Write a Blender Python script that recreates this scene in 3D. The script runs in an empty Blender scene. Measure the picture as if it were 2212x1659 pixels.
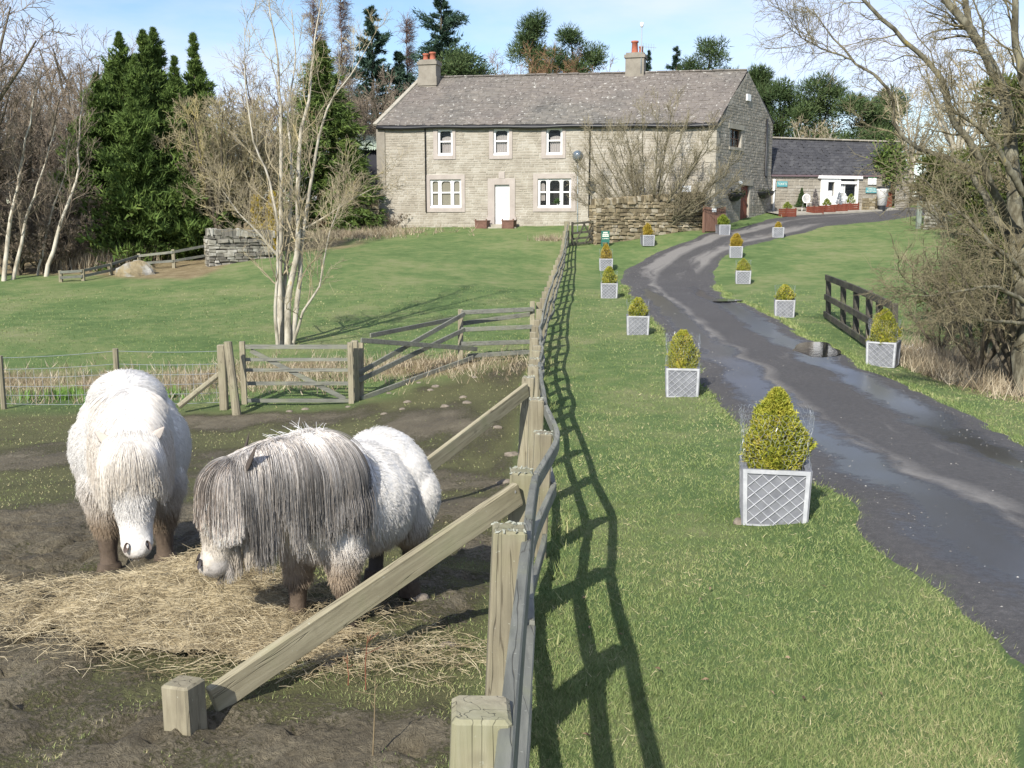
import bpy, math, random
import numpy as np
from mathutils import Vector, Matrix

scene = bpy.context.scene
# ------------------------------------------------------------------ camera, sky, sun, exposure
CZ = 2.15                                   # camera height
PITCH = math.atan((829.5 - 470.0) / 2212.0) # looking down by about nine degrees
cam_data = bpy.data.cameras.new("camera")
cam_data.sensor_width = 36.0
cam_data.lens = 36.0
cam_data.clip_start = 0.05
cam_data.clip_end = 3000.0
cam = bpy.data.objects.new("camera", cam_data)
scene.collection.objects.link(cam)
cam.location = (0, 0, CZ)
cam.rotation_euler = (math.pi / 2 - PITCH, 0, 0)
scene.camera = cam
scene.render.resolution_x, scene.render.resolution_y = 1024, 768

SUN_AZ, SUN_EL = math.radians(24), math.radians(36)
sun_dir = Vector((math.sin(SUN_AZ) * math.cos(SUN_EL), math.cos(SUN_AZ) * math.cos(SUN_EL), -math.sin(SUN_EL)))
sl = bpy.data.lights.new("sun", 'SUN')
sl.energy = 4.6
sl.angle = math.radians(0.53)
sl.color = (1.0, 0.95, 0.86)
sun = bpy.data.objects.new("sun", sl)
sun.rotation_euler = sun_dir.to_track_quat('-Z', 'Y').to_euler()
sun.location = (-20, -30, 40)
scene.collection.objects.link(sun)

world = bpy.data.worlds.new("World")
scene.world = world
world.use_nodes = True
wn, wl = world.node_tree.nodes, world.node_tree.links
wn.clear()
w_out = wn.new("ShaderNodeOutputWorld")
w_bg = wn.new("ShaderNodeBackground")
w_bg.inputs[1].default_value = 0.11
w_sky = wn.new("ShaderNodeTexSky")
w_sky.sky_type = 'NISHITA'
w_sky.sun_disc = False
w_sky.sun_elevation = SUN_EL
w_sky.sun_rotation = math.pi + SUN_AZ
w_sky.air_density = 1.0
w_sky.dust_density = 0.15
w_sky.ozone_density = 3.0
# thin clouds spread over the whole sky dome
w_tc = wn.new("ShaderNodeTexCoord")
w_map = wn.new("ShaderNodeMapping")
w_map.inputs['Scale'].default_value = (1.0, 1.0, 3.2)
w_map.inputs['Location'].default_value = (0.35, 0.1, 0.2)
w_n1 = wn.new("ShaderNodeTexNoise")
w_n1.inputs['Scale'].default_value = 2.6
w_n1.inputs['Detail'].default_value = 7
w_n1.inputs['Roughness'].default_value = 0.55
w_ramp = wn.new("ShaderNodeValToRGB")
w_ramp.color_ramp.elements[0].position = 0.37
w_ramp.color_ramp.elements[1].position = 0.63
w_ramp.color_ramp.elements[1].color = (0.75, 0.75, 0.75, 1)
w_mix = wn.new("ShaderNodeMixRGB")
w_mix.inputs[2].default_value = (5.9, 6.1, 7.6, 1)
wl.new(w_tc.outputs['Generated'], w_map.inputs[0])
wl.new(w_map.outputs[0], w_n1.inputs[0])
wl.new(w_n1.outputs[0], w_ramp.inputs[0])
wl.new(w_ramp.outputs[0], w_mix.inputs[0])
wl.new(w_sky.outputs[0], w_mix.inputs[1])
wl.new(w_mix.outputs[0], w_bg.inputs[0])
wl.new(w_bg.outputs[0], w_out.inputs[0])

vs = scene.view_settings
vs.view_transform = 'Standard'
vs.look = 'None'
vs.exposure = 0.6
vs.gamma = 1.0
vs.use_curve_mapping = False
scene.cycles.max_bounces = 6
scene.cycles.transparent_max_bounces = 8
scene.cycles_curves.shape = 'RIBBONS'

# ------------------------------------------------------------------ helpers
COL = scene.collection
WLOC = {}                                    # world location of every parent object

def seed(n):
    return np.random.default_rng(n)

def ray(u, v):
    xc, yc = (u - 1106.0) / 2212.0, (829.5 - v) / 2212.0
    f = np.array([0, math.cos(PITCH), -math.sin(PITCH)])
    up = np.array([0, math.sin(PITCH), math.cos(PITCH)])
    return f + np.array([1.0, 0, 0]) * xc + up * yc

def P(u, v, D):
    """the point seen at (u, v) of the 2212-wide view at depth D metres"""
    return np.array([0, 0, CZ]) + ray(u, v) * D

def tag(o, label=None, cat=None, group=None, kind=None):
    if label: o["label"] = label
    if cat: o["category"] = cat
    if group: o["group"] = group
    if kind: o["kind"] = kind
    return o

def thing(name, label, cat, loc, group=None, kind=None):
    o = bpy.data.objects.new(name, None)
    o.empty_display_size = 0.1
    COL.objects.link(o)
    o.location = Vector([float(c) for c in loc])
    WLOC[o.name] = np.array(loc, float)
    return tag(o, label, cat, group, kind)

def link(o, parent=None, wl_=None):
    COL.objects.link(o)
    if parent is not None:
        o.parent = parent
    WLOC[o.name] = wl_ if wl_ is not None else (WLOC[parent.name] if parent is not None else np.zeros(3))
    return o

def np_mesh(name, V, faces, smooth=False, fattr=None, vattr=None, uv=None, mats=None, midx=None):
    """faces: list of int arrays (n,3) or (n,4)"""
    me = bpy.data.meshes.new(name)
    V = np.asarray(V, np.float32)
    faces = [np.asarray(f, np.int32) for f in faces if len(f)]
    nl = sum(f.size for f in faces); nf = sum(len(f) for f in faces)
    me.vertices.add(len(V)); me.loops.add(nl); me.polygons.add(nf)
    me.vertices.foreach_set("co", V.ravel())
    me.loops.foreach_set("vertex_index", np.concatenate([f.ravel() for f in faces]) if faces else np.zeros(0, np.int32))
    tot = np.concatenate([np.full(len(f), f.shape[1], np.int32) for f in faces])
    st = np.concatenate([[0], np.cumsum(tot)[:-1]]).astype(np.int32)
    me.polygons.foreach_set("loop_start", st)
    me.polygons.foreach_set("use_smooth", np.full(nf, bool(smooth)))
    if midx is not None:
        me.polygons.foreach_set("material_index", np.asarray(midx, np.int32))
    if vattr:
        for k, a in vattr.items():
            a = np.asarray(a, np.float32)
            if a.ndim == 2:
                at_ = me.attributes.new(k, 'FLOAT_COLOR', 'POINT')
                at_.data.foreach_set("color", np.hstack([a, np.ones((len(a), 1), np.float32)]).ravel())
            else:
                at_ = me.attributes.new(k, 'FLOAT', 'POINT')
                at_.data.foreach_set("value", a)
    if fattr:
        for k, a in fattr.items():
            at_ = me.attributes.new(k, 'FLOAT', 'FACE')
            at_.data.foreach_set("value", np.asarray(a, np.float32))
    if uv is not None:
        l = me.uv_layers.new(name="UVMap")
        allv = np.concatenate([f.ravel() for f in faces])
        l.data.foreach_set("uv", np.asarray(uv, np.float32)[allv].ravel())
    me.update(calc_edges=True)
    for m in (mats or []):
        me.materials.append(m)
    return me

class G:
    """collects shapes in world coordinates; build() links them as one mesh"""
    def __init__(s):
        s.v, s.t, s.q, s.n = [], [], [], 0
        s.tr, s.qr = [], []
    def add(s, V, tris=None, quads=None, rnd=0.0):
        V = np.asarray(V, float).reshape(-1, 3)
        if tris is not None and len(tris):
            t = np.asarray(tris, int).reshape(-1, 3) + s.n; s.t.append(t); s.tr.append(np.broadcast_to(rnd, len(t)))
        if quads is not None and len(quads):
            q = np.asarray(quads, int).reshape(-1, 4) + s.n; s.q.append(q); s.qr.append(np.broadcast_to(rnd, len(q)))
        s.v.append(V); s.n += len(V)
        return s
    def hexa(s, c8, rnd=0.0):
        return s.add(c8, None, [(3, 2, 1, 0), (4, 5, 6, 7), (0, 1, 5, 4), (1, 2, 6, 5), (2, 3, 7, 6), (3, 0, 4, 7)], rnd)
    def obox(s, c, ax, ay, az, rnd=0.0, jit=0.0, rng=None):
        """box from centre and three half-axis vectors"""
        c, ax, ay, az = [np.asarray(k, float) for k in (c, ax, ay, az)]
        p = [c - ax - ay - az, c + ax - ay - az, c + ax + ay - az, c - ax + ay - az,
             c - ax - ay + az, c + ax - ay + az, c + ax + ay + az, c - ax + ay + az]
        p = np.array(p)
        if jit and rng is not None: p = p + rng.normal(0, jit, p.shape)
        return s.hexa(p, rnd)
    def box(s, x0, x1, y0, y1, z0, z1, rnd=0.0):
        return s.obox(((x0 + x1) / 2, (y0 + y1) / 2, (z0 + z1) / 2), ((x1 - x0) / 2, 0, 0), (0, (y1 - y0) / 2, 0), (0, 0, (z1 - z0) / 2), rnd)
    def beam(s, p0, p1, w, h, up=(0, 0, 1), bev=0.0, rnd=0.0):
        """rectangular bar from p0 to p1; w across, h along up"""
        p0, p1, up = [np.asarray(k, float) for k in (p0, p1, up)]
        d = p1 - p0; L = np.linalg.norm(d); d = d / max(L, 1e-9)
        sx = np.cross(d, up); sx /= max(np.linalg.norm(sx), 1e-9); uz = np.cross(sx, d)
        if bev <= 0:
            return s.obox((p0 + p1) / 2, sx * w / 2, d * L / 2, uz * h / 2, rnd)
        a, b = w / 2, h / 2
        prof = [(-a + bev, -b), (a - bev, -b), (a, -b + bev), (a, b - bev), (a - bev, b), (-a + bev, b), (-a, b - bev), (-a, -b + bev)]
        V = []
        for t, k in ((0, 1 - bev / max(a, b)), (bev / L, 1), (1 - bev / L, 1), (1, 1 - bev / max(a, b))):
            for x, z in prof: V.append(p0 + d * L * t + sx * x * k + uz * z * k)
        n = 8; q = []
        for r in range(3):
            for i in range(n):
                j = (i + 1) % n; q.append((r * n + i, r * n + j, (r + 1) * n + j, (r + 1) * n + i))
        t = [(0, i + 1, i) for i in range(1, n - 1)] + [(3 * n, 3 * n + i, 3 * n + i + 1) for i in range(1, n - 1)]
        return s.add(V, t, q, rnd)
    def tube(s, pts, radii, sides=8, cap=True, rnd=0.0):
        pts = np.asarray(pts, float); K = len(pts)
        radii = np.broadcast_to(np.asarray(radii, float), K)
        V, q = tubes(pts[None], radii[None], sides)
        t = []
        if cap:
            t = [(0, i + 1, i) for i in range(1, sides - 1)] + [((K - 1) * sides, (K - 1) * sides + i, (K - 1) * sides + i + 1) for i in range(1, sides - 1)]
        return s.add(V, t, q, rnd)
    def lathe(s, c, prof, n=16, rnd=0.0):
        """revolve (radius, z) profile about the vertical through c"""
        c = np.asarray(c, float); V = []; q = []
        for r, z in prof:
            for i in range(n):
                a = 2 * math.pi * i / n; V.append(c + np.array([r * math.cos(a), r * math.sin(a), z]))
        for k in range(len(prof) - 1):
            for i in range(n):
                j = (i + 1) % n; q.append((k * n + i, k * n + j, (k + 1) * n + j, (k + 1) * n + i))
        return s.add(V, None, q, rnd)
    def build(s, name, mat, parent=None, smooth=False, label=None, kind=None):
        if not s.v: return None
        V = np.concatenate(s.v)
        loc = WLOC[parent.name] if parent is not None else V.mean(0)
        if parent is None: loc = np.array([loc[0], loc[1], V[:, 2].min()])
        faces = []; rn = []
        if s.t: faces.append(np.concatenate(s.t)); rn.append(np.concatenate(s.tr))
        if s.q: faces.append(np.concatenate(s.q)); rn.append(np.concatenate(s.qr))
        me = np_mesh(name, V - loc, faces, smooth, fattr={"rnd": np.concatenate(rn)}, mats=[mat])
        o = bpy.data.objects.new(name, me)
        link(o, parent, loc)
        if parent is None: o.location = Vector(loc)
        return tag(o, label=label, kind=kind)

def tubes(PP, RR, S):
    """PP (B,K,3), RR (B,K) -> verts, quads of B tubes with S sides"""
    B, K, _ = PP.shape
    T = np.gradient(PP, axis=1)
    T /= np.maximum(np.linalg.norm(T, axis=2, keepdims=True), 1e-9)
    ref = np.where(np.abs(T[:, :1, 2:3]) > 0.9, np.array([1.0, 0, 0]), np.array([0, 0, 1.0]))
    ref = np.broadcast_to(ref, T.shape)
    A = np.cross(T, ref); A /= np.maximum(np.linalg.norm(A, axis=2, keepdims=True), 1e-9)
    C = np.cross(T, A)
    ang = np.arange(S) * 2 * math.pi / S
    V = PP[:, :, None, :] + RR[:, :, None, None] * (A[:, :, None, :] * np.cos(ang)[:, None] + C[:, :, None, :] * np.sin(ang)[:, None])
    base = (np.arange(B) * K * S)[:, None, None] + (np.arange(K - 1) * S)[None, :, None]
    i = np.arange(S)[None, None, :]; j = (i + 1) % S
    q = np.stack([base + i, base + j, base + S + j, base + S + i], -1).reshape(-1, 4)
    return V.reshape(-1, 3), q

# ------------------------------------------------------------------ materials
def _nodes(name):
    m = bpy.data.materials.new(name); m.use_nodes = True
    nt = m.node_tree; b = nt.nodes["Principled BSDF"]
    return m, nt.nodes, nt.links, b

def ramp(n, stops, interp='LINEAR'):
    r = n.new("ShaderNodeValToRGB"); cr = r.color_ramp; cr.interpolation = interp
    while len(cr.elements) < len(stops): cr.elements.new(0.5)
    for e, (p, c) in zip(cr.elements, stops):
        e.position = p; e.color = (c[0], c[1], c[2], 1)
    return r

def noise(n, l, scale, detail=4, rough=0.6, vec=None, dist=0.0):
    t = n.new("ShaderNodeTexNoise"); t.inputs['Scale'].default_value = scale
    t.inputs['Detail'].default_value = detail; t.inputs['Roughness'].default_value = rough
    t.inputs['Distortion'].default_value = dist
    if vec is not None: l.new(vec, t.inputs['Vector'])
    return t

def mixc(n, l, fac, a, b, mode='MIX'):
    m = n.new("ShaderNodeMixRGB"); m.blend_type = mode
    for s, k in ((0, fac), (1, a), (2, b)):
        if isinstance(k, (int, float)): m.inputs[s].default_value = k if s == 0 else (k, k, k, 1)
        elif isinstance(k, tuple): m.inputs[s].default_value = (k[0], k[1], k[2], 1)
        else: l.new(k, m.inputs[s])
    return m.outputs[0]

def mmath(n, l, op, a, b=0.0, clamp=False):
    m = n.new("ShaderNodeMath"); m.operation = op; m.use_clamp = clamp
    for s, k in ((0, a), (1, b)):
        if isinstance(k, (int, float)): m.inputs[s].default_value = k
        else: l.new(k, m.inputs[s])
    return m.outputs[0]

def attr(n, name):
    a = n.new("ShaderNodeAttribute"); a.attribute_name = name
    return a

def bump(n, l, b, h, strength=0.4, dist=0.01):
    bp = n.new("ShaderNodeBump"); bp.inputs['Strength'].default_value = strength
    bp.inputs['Distance'].default_value = dist
    l.new(h, bp.inputs['Height']); l.new(bp.outputs[0], b.inputs['Normal'])
    return bp

def coord(n, kind='Object', scale=(1, 1, 1), l=None):
    tc = n.new("ShaderNodeTexCoord")
    if kind == 'World':
        g = n.new("ShaderNodeNewGeometry"); o = g.outputs['Position']
    else:
        o = tc.outputs[kind]
    if scale != (1, 1, 1):
        mp = n.new("ShaderNodeMapping"); mp.inputs['Scale'].default_value = scale
        l.new(o, mp.inputs[0]); o = mp.outputs[0]
    return o

def nmat(name, stops, scale=3.0, rough=0.85, bmp=0.3, bdist=0.01, bscale=None, kind='World', vscale=(1, 1, 1), detail=5, spec=0.3, rnd=None, rndamt=0.25, metal=0.0):
    """colour ramp over noise, fine bump; rnd = 'attr' or 'obj' shifts each piece's colour"""
    m, n, l, b = _nodes(name)
    c = coord(n, kind, vscale, l)
    t = noise(n, l, scale, detail, 0.6, c)
    f = t.outputs[0]
    if rnd:
        r = attr(n, "rnd").outputs['Fac'] if rnd == 'attr' else n.new("ShaderNodeObjectInfo").outputs['Random']
        r2 = mmath(n, l, 'SUBTRACT', r, 0.5); r3 = mmath(n, l, 'MULTIPLY', r2, rndamt * 2)
        f = mmath(n, l, 'ADD', f, r3, True)
    rp = ramp(n, stops); l.new(f, rp.inputs[0]); l.new(rp.outputs[0], b.inputs['Base Color'])
    b.inputs['Roughness'].default_value = rough
    b.inputs['Specular IOR Level'].default_value = spec
    b.inputs['Metallic'].default_value = metal
    if bmp:
        t2 = noise(n, l, bscale or scale * 4, 6, 0.65, c)
        bump(n, l, b, t2.outputs[0], bmp, bdist)
    return m

def flat(name, c, rough=0.6, spec=0.4, metal=0.0):
    m, n, l, b = _nodes(name)
    t = noise(n, l, 9.0, 4, 0.6, coord(n, 'World'))
    col = mixc(n, l, t.outputs[0], tuple(k * 0.88 for k in c), tuple(min(1, k * 1.1) for k in c))
    l.new(col, b.inputs['Base Color'])
    b.inputs['Roughness'].default_value = rough
    b.inputs['Specular IOR Level'].default_value = spec
    b.inputs['Metallic'].default_value = metal
    return m
# ------------------------------------------------------------------ terrain: heights measured at things of known size
CTRL_PX = [  # u, v, depth
    (1686,1133,8.1),(1478,860,16.1),(1380,725,24.0),(1317,644,31.8),(1310,587,39.8),(1400,534,44.4),(1683,516,47.2),
    (1592,558,41.5),(1608,614,36.0),(1699,685,27.4),(1917,788,18.7),
    (300,1215,6.4),(760,1345,5.5),(885,1300,5.8),(100,1600,4.2),(405,1565,4.36),(100,1300,5.9),(1000,1620,4.0),
    (620,872,17.6),(770,874,17.6),(510,905,16.8),(995,778,20.0),(1150,772,20.5),(2,890,17.4),(250,885,17.2),
    (700,1000,12.5),(250,960,13.2),(1050,900,14.2),(0,1010,12.0),
    (620,800,20.3),(300,830,20.0),(0,840,19.5),(620,745,23.0),(850,745,23.0),(300,740,23.5),(0,745,23.0),
    (300,690,27.5),(900,660,29.5),(0,690,27.5),(280,598,37.0),(520,568,39.2),(590,553,39.7),(130,603,36.5),(0,612,36.0),(900,590,36.8),(1100,560,41),
    (1000,520,46.3),(700,545,43.5),(870,497,51.5),(1070,496,50.2),(1150,500,49.0),(1230,530,44.5),(1287,528,44.8),(1522,499,46.8),
    (1548,503,47.8),(1608,488,49.5),(1670,471,52.5),(1700,467,53.2),(1850,462,55.0),(1980,452,57.0),
    (1800,486,50.5),(1900,478,52.0),(1980,466,54.5),(1900,560,40.5),(2000,520,45.0),(1790,690,27.0),(1950,640,32.0),(2100,560,39.0),
    (2212,955,12.1),(2109,1368,5.55),(2212,1450,5.2),(1763,1061,9.0),(2060,872,14.7),(1884,801,17.9),(1612,917,13.6),
    (2150,850,18.0),(2050,800,19.5),(2212,760,22.0),
]
CTRL_W = [(0.05,2.25,0.06),(0.05,3.9,-0.02),(0.06,5.65,-0.17),(0.2,7.35,-0.34),(0.15,9.0,-0.46),(0.2,12.3,-0.66),(0.3,16,-0.72),
          (0,-3,0.2),(-6,-3,0.1),(6,-3,0.15),(-6,2,0.05),(10,5,-0.1),(14,12,-0.5),(-30,0,0.2),(30,0,0.2),(-14,16,-1.0),(-25,20,-0.8),
          (22,25,-0.7),(35,40,0.3),(40,60,2.2),(-35,40,0.2),(-40,60,1.4),(0,75,3.2),(-20,75,2.4),(20,75,3.6),(40,85,3.6),(-45,90,3.0),(0,100,4.2),(-25,55,1.0),(-14,58,1.7)]
_c = [P(*c) for c in CTRL_PX] + [np.array(c, float) for c in CTRL_W]
_c = np.array(_c)
def _phi(r2): return 0.5 * r2 * np.log(np.maximum(r2, 1e-9))
def _tps(c, lam=2.0):
    n = len(c); xy = c[:, :2]
    K = _phi(((xy[:, None] - xy[None]) ** 2).sum(-1)) + lam * np.eye(n)
    Q = np.hstack([np.ones((n, 1)), xy])
    A = np.zeros((n + 3, n + 3)); A[:n, :n] = K; A[:n, n:] = Q; A[n:, :n] = Q.T
    return np.linalg.solve(A, np.concatenate([c[:, 2], np.zeros(3)]))
_w = _tps(_c)
def hz(x, y):
    """ground height"""
    x = np.clip(np.asarray(x, float), -46, 46); y = np.clip(np.asarray(y, float), -5, 100)
    sh = x.shape; x = x.ravel(); y = y.ravel(); out = np.empty(len(x))
    for i in range(0, len(x), 20000):
        xx, yy = x[i:i + 20000], y[i:i + 20000]
        r2 = (xx[:, None] - _c[None, :, 0]) ** 2 + (yy[:, None] - _c[None, :, 1]) ** 2
        out[i:i + 20000] = _phi(r2) @ _w[:-3] + _w[-3] + _w[-2] * xx + _w[-1] * yy
    return out.reshape(sh)
def gz(x, y): return float(hz(np.array([x]), np.array([y]))[0])
def at(u, v, dmin=2.0, dmax=140.0):
    """where the sight line through (u, v) meets the ground"""
    d = ray(u, v); D = np.arange(dmin, dmax, 0.08)
    p = np.array([0, 0, CZ]) + D[:, None] * d
    g = p[:, 2] - hz(p[:, 0], p[:, 1])
    i = np.argmax(g < 0)
    if g[i] >= 0: i = len(D) - 1
    t = D[i - 1] + 0.08 * g[i - 1] / max(g[i - 1] - g[i], 1e-9) if i > 0 else D[0]
    q = np.array([0, 0, CZ]) + t * d
    q[2] = gz(q[0], q[1]); return q
def on(x, y, dz=0.0): return np.array([x, y, gz(x, y) + dz])

def vnoise(x, y, s, sd):
    """smooth value noise"""
    r = seed(sd).random((64, 64)); x = np.asarray(x) * s + 31.7; y = np.asarray(y) * s + 17.3
    i = np.floor(x).astype(int); j = np.floor(y).astype(int); fx = x - i; fy = y - j
    fx = fx * fx * (3 - 2 * fx); fy = fy * fy * (3 - 2 * fy); i %= 64; j %= 64; i1 = (i + 1) % 64; j1 = (j + 1) % 64
    return (r[i, j] * (1 - fx) + r[i1, j] * fx) * (1 - fy) + (r[i, j1] * (1 - fx) + r[i1, j1] * fx) * fy
def sstep(a, b, x): t = np.clip((np.asarray(x, float) - a) / (b - a), 0, 1); return t * t * (3 - 2 * t)

# main fence line in plan (posts), near to far
FENCE_PX = [(1040,2.25),(1101,3.9),(1127,5.65),(1174,7.35),(1159,9.0),(1142,10.6),(1152,12.3),(1156,13.2),(1158,14.1),(1160,15.0),(1155,15.9),(1152,16.8),
            (1156,17.7),(1160,18.6),(1165,19.6),(1164,20.7),(1172,22.2),(1176,23.7),(1181,25.2),(1186,26.7),(1190,28.2),(1195,29.7),(1199,31.3),(1203,32.9),
            (1206,34.5),(1209,36.1),(1212,37.7),(1214,39.3),(1216,40.9),(1218,42.5),(1221,44.1)]
FENCE_XY = np.array([(P(u, 700, D)[0], P(u, 700, D)[1] if False else D) for u, D in FENCE_PX])
FENCE_XY[:, 1] *= 1.0
def fence_x(y): return np.interp(y, FENCE_XY[:, 1], FENCE_XY[:, 0])

# drive edges
L_px = [(2212,1451),(2109,1368),(1991,1266),(1894,1178),(1841,1128),(1800,1085),(1763,1055),(1690,990),(1612,917),(1560,865),(1512,814),(1430,725),(1403,690),(1362,640),(1338,604),(1352,583),(1389,557),(1456,531),(1556,501),(1600,491),(1660,474),(1705,467),(1850,455),(1985,447)]
R_px = [(2212,955),(2124,913),(2060,872),(1966,833),(1884,801),(1834,778),(1778,743),(1717,713),(1676,690),(1629,666),(1573,640),(1550,619),(1541,596),(1553,573),(1579,549),(1614,532),(1673,517),(1745,501),(1800,487),(1880,480),(1985,466)]
EL = np.array([at(*p) for p in L_px]); ER = np.array([at(*p) for p in R_px])
EL = np.vstack([[(2.5,-14,0),(2.52,-5,0),(2.56,2,0)], EL, [(30,60.5,0)]]); ER = np.vstack([[(5.9,-14,0),(5.9,-5,0),(5.95,4,0)], ER, [(31,56.0,0)]])
def resample(p, n):
    d = np.concatenate([[0], np.cumsum(np.linalg.norm(np.diff(p[:, :2], axis=0), axis=1))])
    t = np.linspace(0, d[-1], n * 6)
    q = np.stack([np.interp(t, d, p[:, k]) for k in range(2)], 1)
    k = 13; w = np.hanning(k + 2)[1:-1]; w /= w.sum()
    qq = np.vstack([np.repeat(q[:1], k // 2, 0), q, np.repeat(q[-1:], k // 2, 0)])
    q = np.stack([np.convolve(qq[:, i], w, 'valid') for i in range(2)], 1)
    d = np.concatenate([[0], np.cumsum(np.linalg.norm(np.diff(q, axis=0), axis=1))])
    t = np.linspace(0, d[-1], n)
    return np.stack([np.interp(t, d, q[:, i]) for i in range(2)], 1)
NS = 420
EL2, ER2 = resample(EL, NS), resample(ER, NS)
# ragged verge
for E, sd, sg in ((EL2, 3, 1), (ER2, 4, -1)):
    s_ = np.arange(NS) * 0.19
    wob = (vnoise(s_, s_ * 0 + sd, 0.9, 5) - 0.5) * 0.34 + (vnoise(s_, s_ * 0 + sd, 3.7, 6) - 0.5) * 0.14
    E[:, 0] += wob
ROADC = (EL2 + ER2) / 2
def road_dist(x, y):
    """signed distance outside the drive (negative on it)"""
    x = np.asarray(x, float).ravel(); y = np.asarray(y, float).ravel(); out = np.empty(len(x))
    hw = np.linalg.norm(EL2 - ER2, axis=1) / 2
    for i in range(0, len(x), 20000):
        d = np.hypot(x[i:i+20000, None] - ROADC[None, ::3, 0], y[i:i+20000, None] - ROADC[None, ::3, 1]) - hw[None, ::3]
        out[i:i+20000] = d.min(1)
    return out

# ---- ground sheet
def axis(fine0, fine1, df, lo, hi, g=1.09, mx=1.2):
    a = list(np.arange(fine0, fine1, df)); s = df; x = a[-1]
    while x < hi: s = min(s * g, mx if abs(x) < 75 else 200); x += s; a.append(x)
    s = df; x = a[0]; b = []
    while x > lo: s = min(s * g, mx if abs(x) < 75 else 200); x -= s; b.append(x)
    return np.array(b[::-1] + a)
gx = axis(-4.6, 0.3, 0.041, -900, 900); gy = axis(3.4, 8.6, 0.043, -300, 1500)
GX, GY = np.meshgrid(gx, gy)
GZ = hz(GX, GY)
fx_ = fence_x(GY)
pend = np.interp(GX, [-2.7, 0.3], [17.0, 20.2])
pad = sstep(-0.05, 0.35, fx_ - GX) * (1 - sstep(-0.5, 0.4, GY - pend)) * sstep(-4, 0, GY)
n1 = vnoise(GX, GY, 0.55, 11); n2 = vnoise(GX, GY, 1.7, 12); n3 = vnoise(GX, GY, 5.0, 13); n4 = vnoise(GX, GY, 12.0, 14)
mudness = 0.50 * n1 + 0.3 * n2 + 0.2 * n3
# churned near the hay, along the fence, less behind the ponies
near_hay = np.exp(-(((GX + 2.0) / 1.9) ** 2 + ((GY - 5.0) / 1.5) ** 2))
alongf = np.exp(-((fx_ - GX - 1.3) / 1.1) ** 2) * sstep(6.5, 8.5, GY) * (1 - sstep(17.5, 20, GY))
back = sstep(7.6, 9.6, GY)
mud = pad * np.clip(0.5 + (mudness - 0.5) * 1.5 + 0.07 + 0.10 * near_hay + 0.20 * alongf - 0.20 * back, 0, 1)
clod = pad * (1 - 0.75 * back) * (0.45 + 0.55 * sstep(0.40, 0.58, mud))
GZ = GZ + clod * ((n3 - 0.5) * 0.035 + (n4 - 0.5) * 0.05 + (vnoise(GX, GY, 24.0, 15) - 0.5) * 0.035 - 0.05 * sstep(.72, .85, vnoise(GX, GY, 6.5, 16))) + pad * (n2 - 0.5) * 0.05
rd = road_dist(GX, GY).reshape(GX.shape)
GZ = GZ - 0.03 * (1 - sstep(-0.35, 0.0, rd))            # the bed of the drive lies a little lower
verge = (1 - pad) * (1 - sstep(0.05, 0.9, rd)) * sstep(-0.3, 0.05, rd)
lumps = (1 - pad) * sstep(-0.2, 0.5, rd)
GZ += lumps * ((n2 - 0.5) * 0.05 + (n3 - 0.5) * 0.02)
# rough dead grass: ditch behind the gate, wood edge, right bank by the tree
dead = np.exp(-((GY - 19.8 + 0.0 * GX) / 1.5) ** 2) * sstep(-0.2, 0.5, fence_x(GY) - GX) * (0.30 + 0.65 * n2)
dead = np.maximum(dead, sstep(34.6, 38.5, GY + 0.32 * (GX + 14) + (n1 - 0.5) * 2) * (1 - sstep(-11.6, -9.8, GX)) * (0.65 + 0.4 * n2))
dead = np.maximum(dead, np.exp(-(((GX - 9.3) / 2.2) ** 2 + ((GY - 17.5) / 3.4) ** 2)) * (0.6 + 0.8 * n2))
dead = np.maximum(dead, np.exp(-(((GX + 9.3) / 2.8) ** 2 + ((GY - 47.0) / 3.0) ** 2)) * (0.55 + 0.7 * n2))
dead = np.maximum(dead, sstep(56, 62, GY) * 0.6)
dead = np.clip(dead, 0, 1)
nx_, ny_ = len(gx), len(gy)
idx = np.arange(nx_ * ny_).reshape(ny_, nx_)
quads = np.stack([idx[:-1, :-1], idx[:-1, 1:], idx[1:, 1:], idx[1:, :-1]], -1).reshape(-1, 4)

m, n, l, b = _nodes("ground_turf_and_mud")
c = coord(n, 'World')
big = noise(n, l, 0.35, 5, 0.6, c).outputs[0]
mid = noise(n, l, 2.3, 6, 0.65, c).outputs[0]
fine = noise(n, l, 38.0, 5, 0.75, c).outputs[0]
fine2 = noise(n, l, 130.0, 3, 0.7, c).outputs[0]
gfac = mmath(n, l, 'ADD', mmath(n, l, 'MULTIPLY', big, 0.52), mmath(n, l, 'ADD', mmath(n, l, 'MULTIPLY', mid, 0.42), mmath(n, l, 'MULTIPLY', fine, 0.14)))
rg = ramp(n, [(0.40, (0.08, 0.132, 0.042)), (0.51, (0.12, 0.18, 0.06)), (0.58, (0.17, 0.21, 0.08)), (0.70, (0.24, 0.245, 0.12))])
l.new(gfac, rg.inputs[0])
mfac = mmath(n, l, 'ADD', mmath(n, l, 'MULTIPLY', mid, 0.55), mmath(n, l, 'MULTIPLY', fine, 0.45))
rm = ramp(n, [(0.32, (0.085, 0.072, 0.048)), (0.46, (0.165, 0.14, 0.094)), (0.58, (0.23, 0.20, 0.138)), (0.72, (0.32, 0.28, 0.205))])
l.new(mfac, rm.inputs[0])
rdead = ramp(n, [(0.3, (0.12, 0.085, 0.042)), (0.5, (0.24, 0.19, 0.105)), (0.7, (0.36, 0.30, 0.18))])
l.new(mfac, rdead.inputs[0])
am = attr(n, "mud").outputs['Fac']; ad = attr(n, "dead").outputs['Fac']
mk_ = mmath(n, l, 'ADD', am, mmath(n, l, 'MULTIPLY', mmath(n, l, 'SUBTRACT', fine, 0.5), 1.15))
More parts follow.
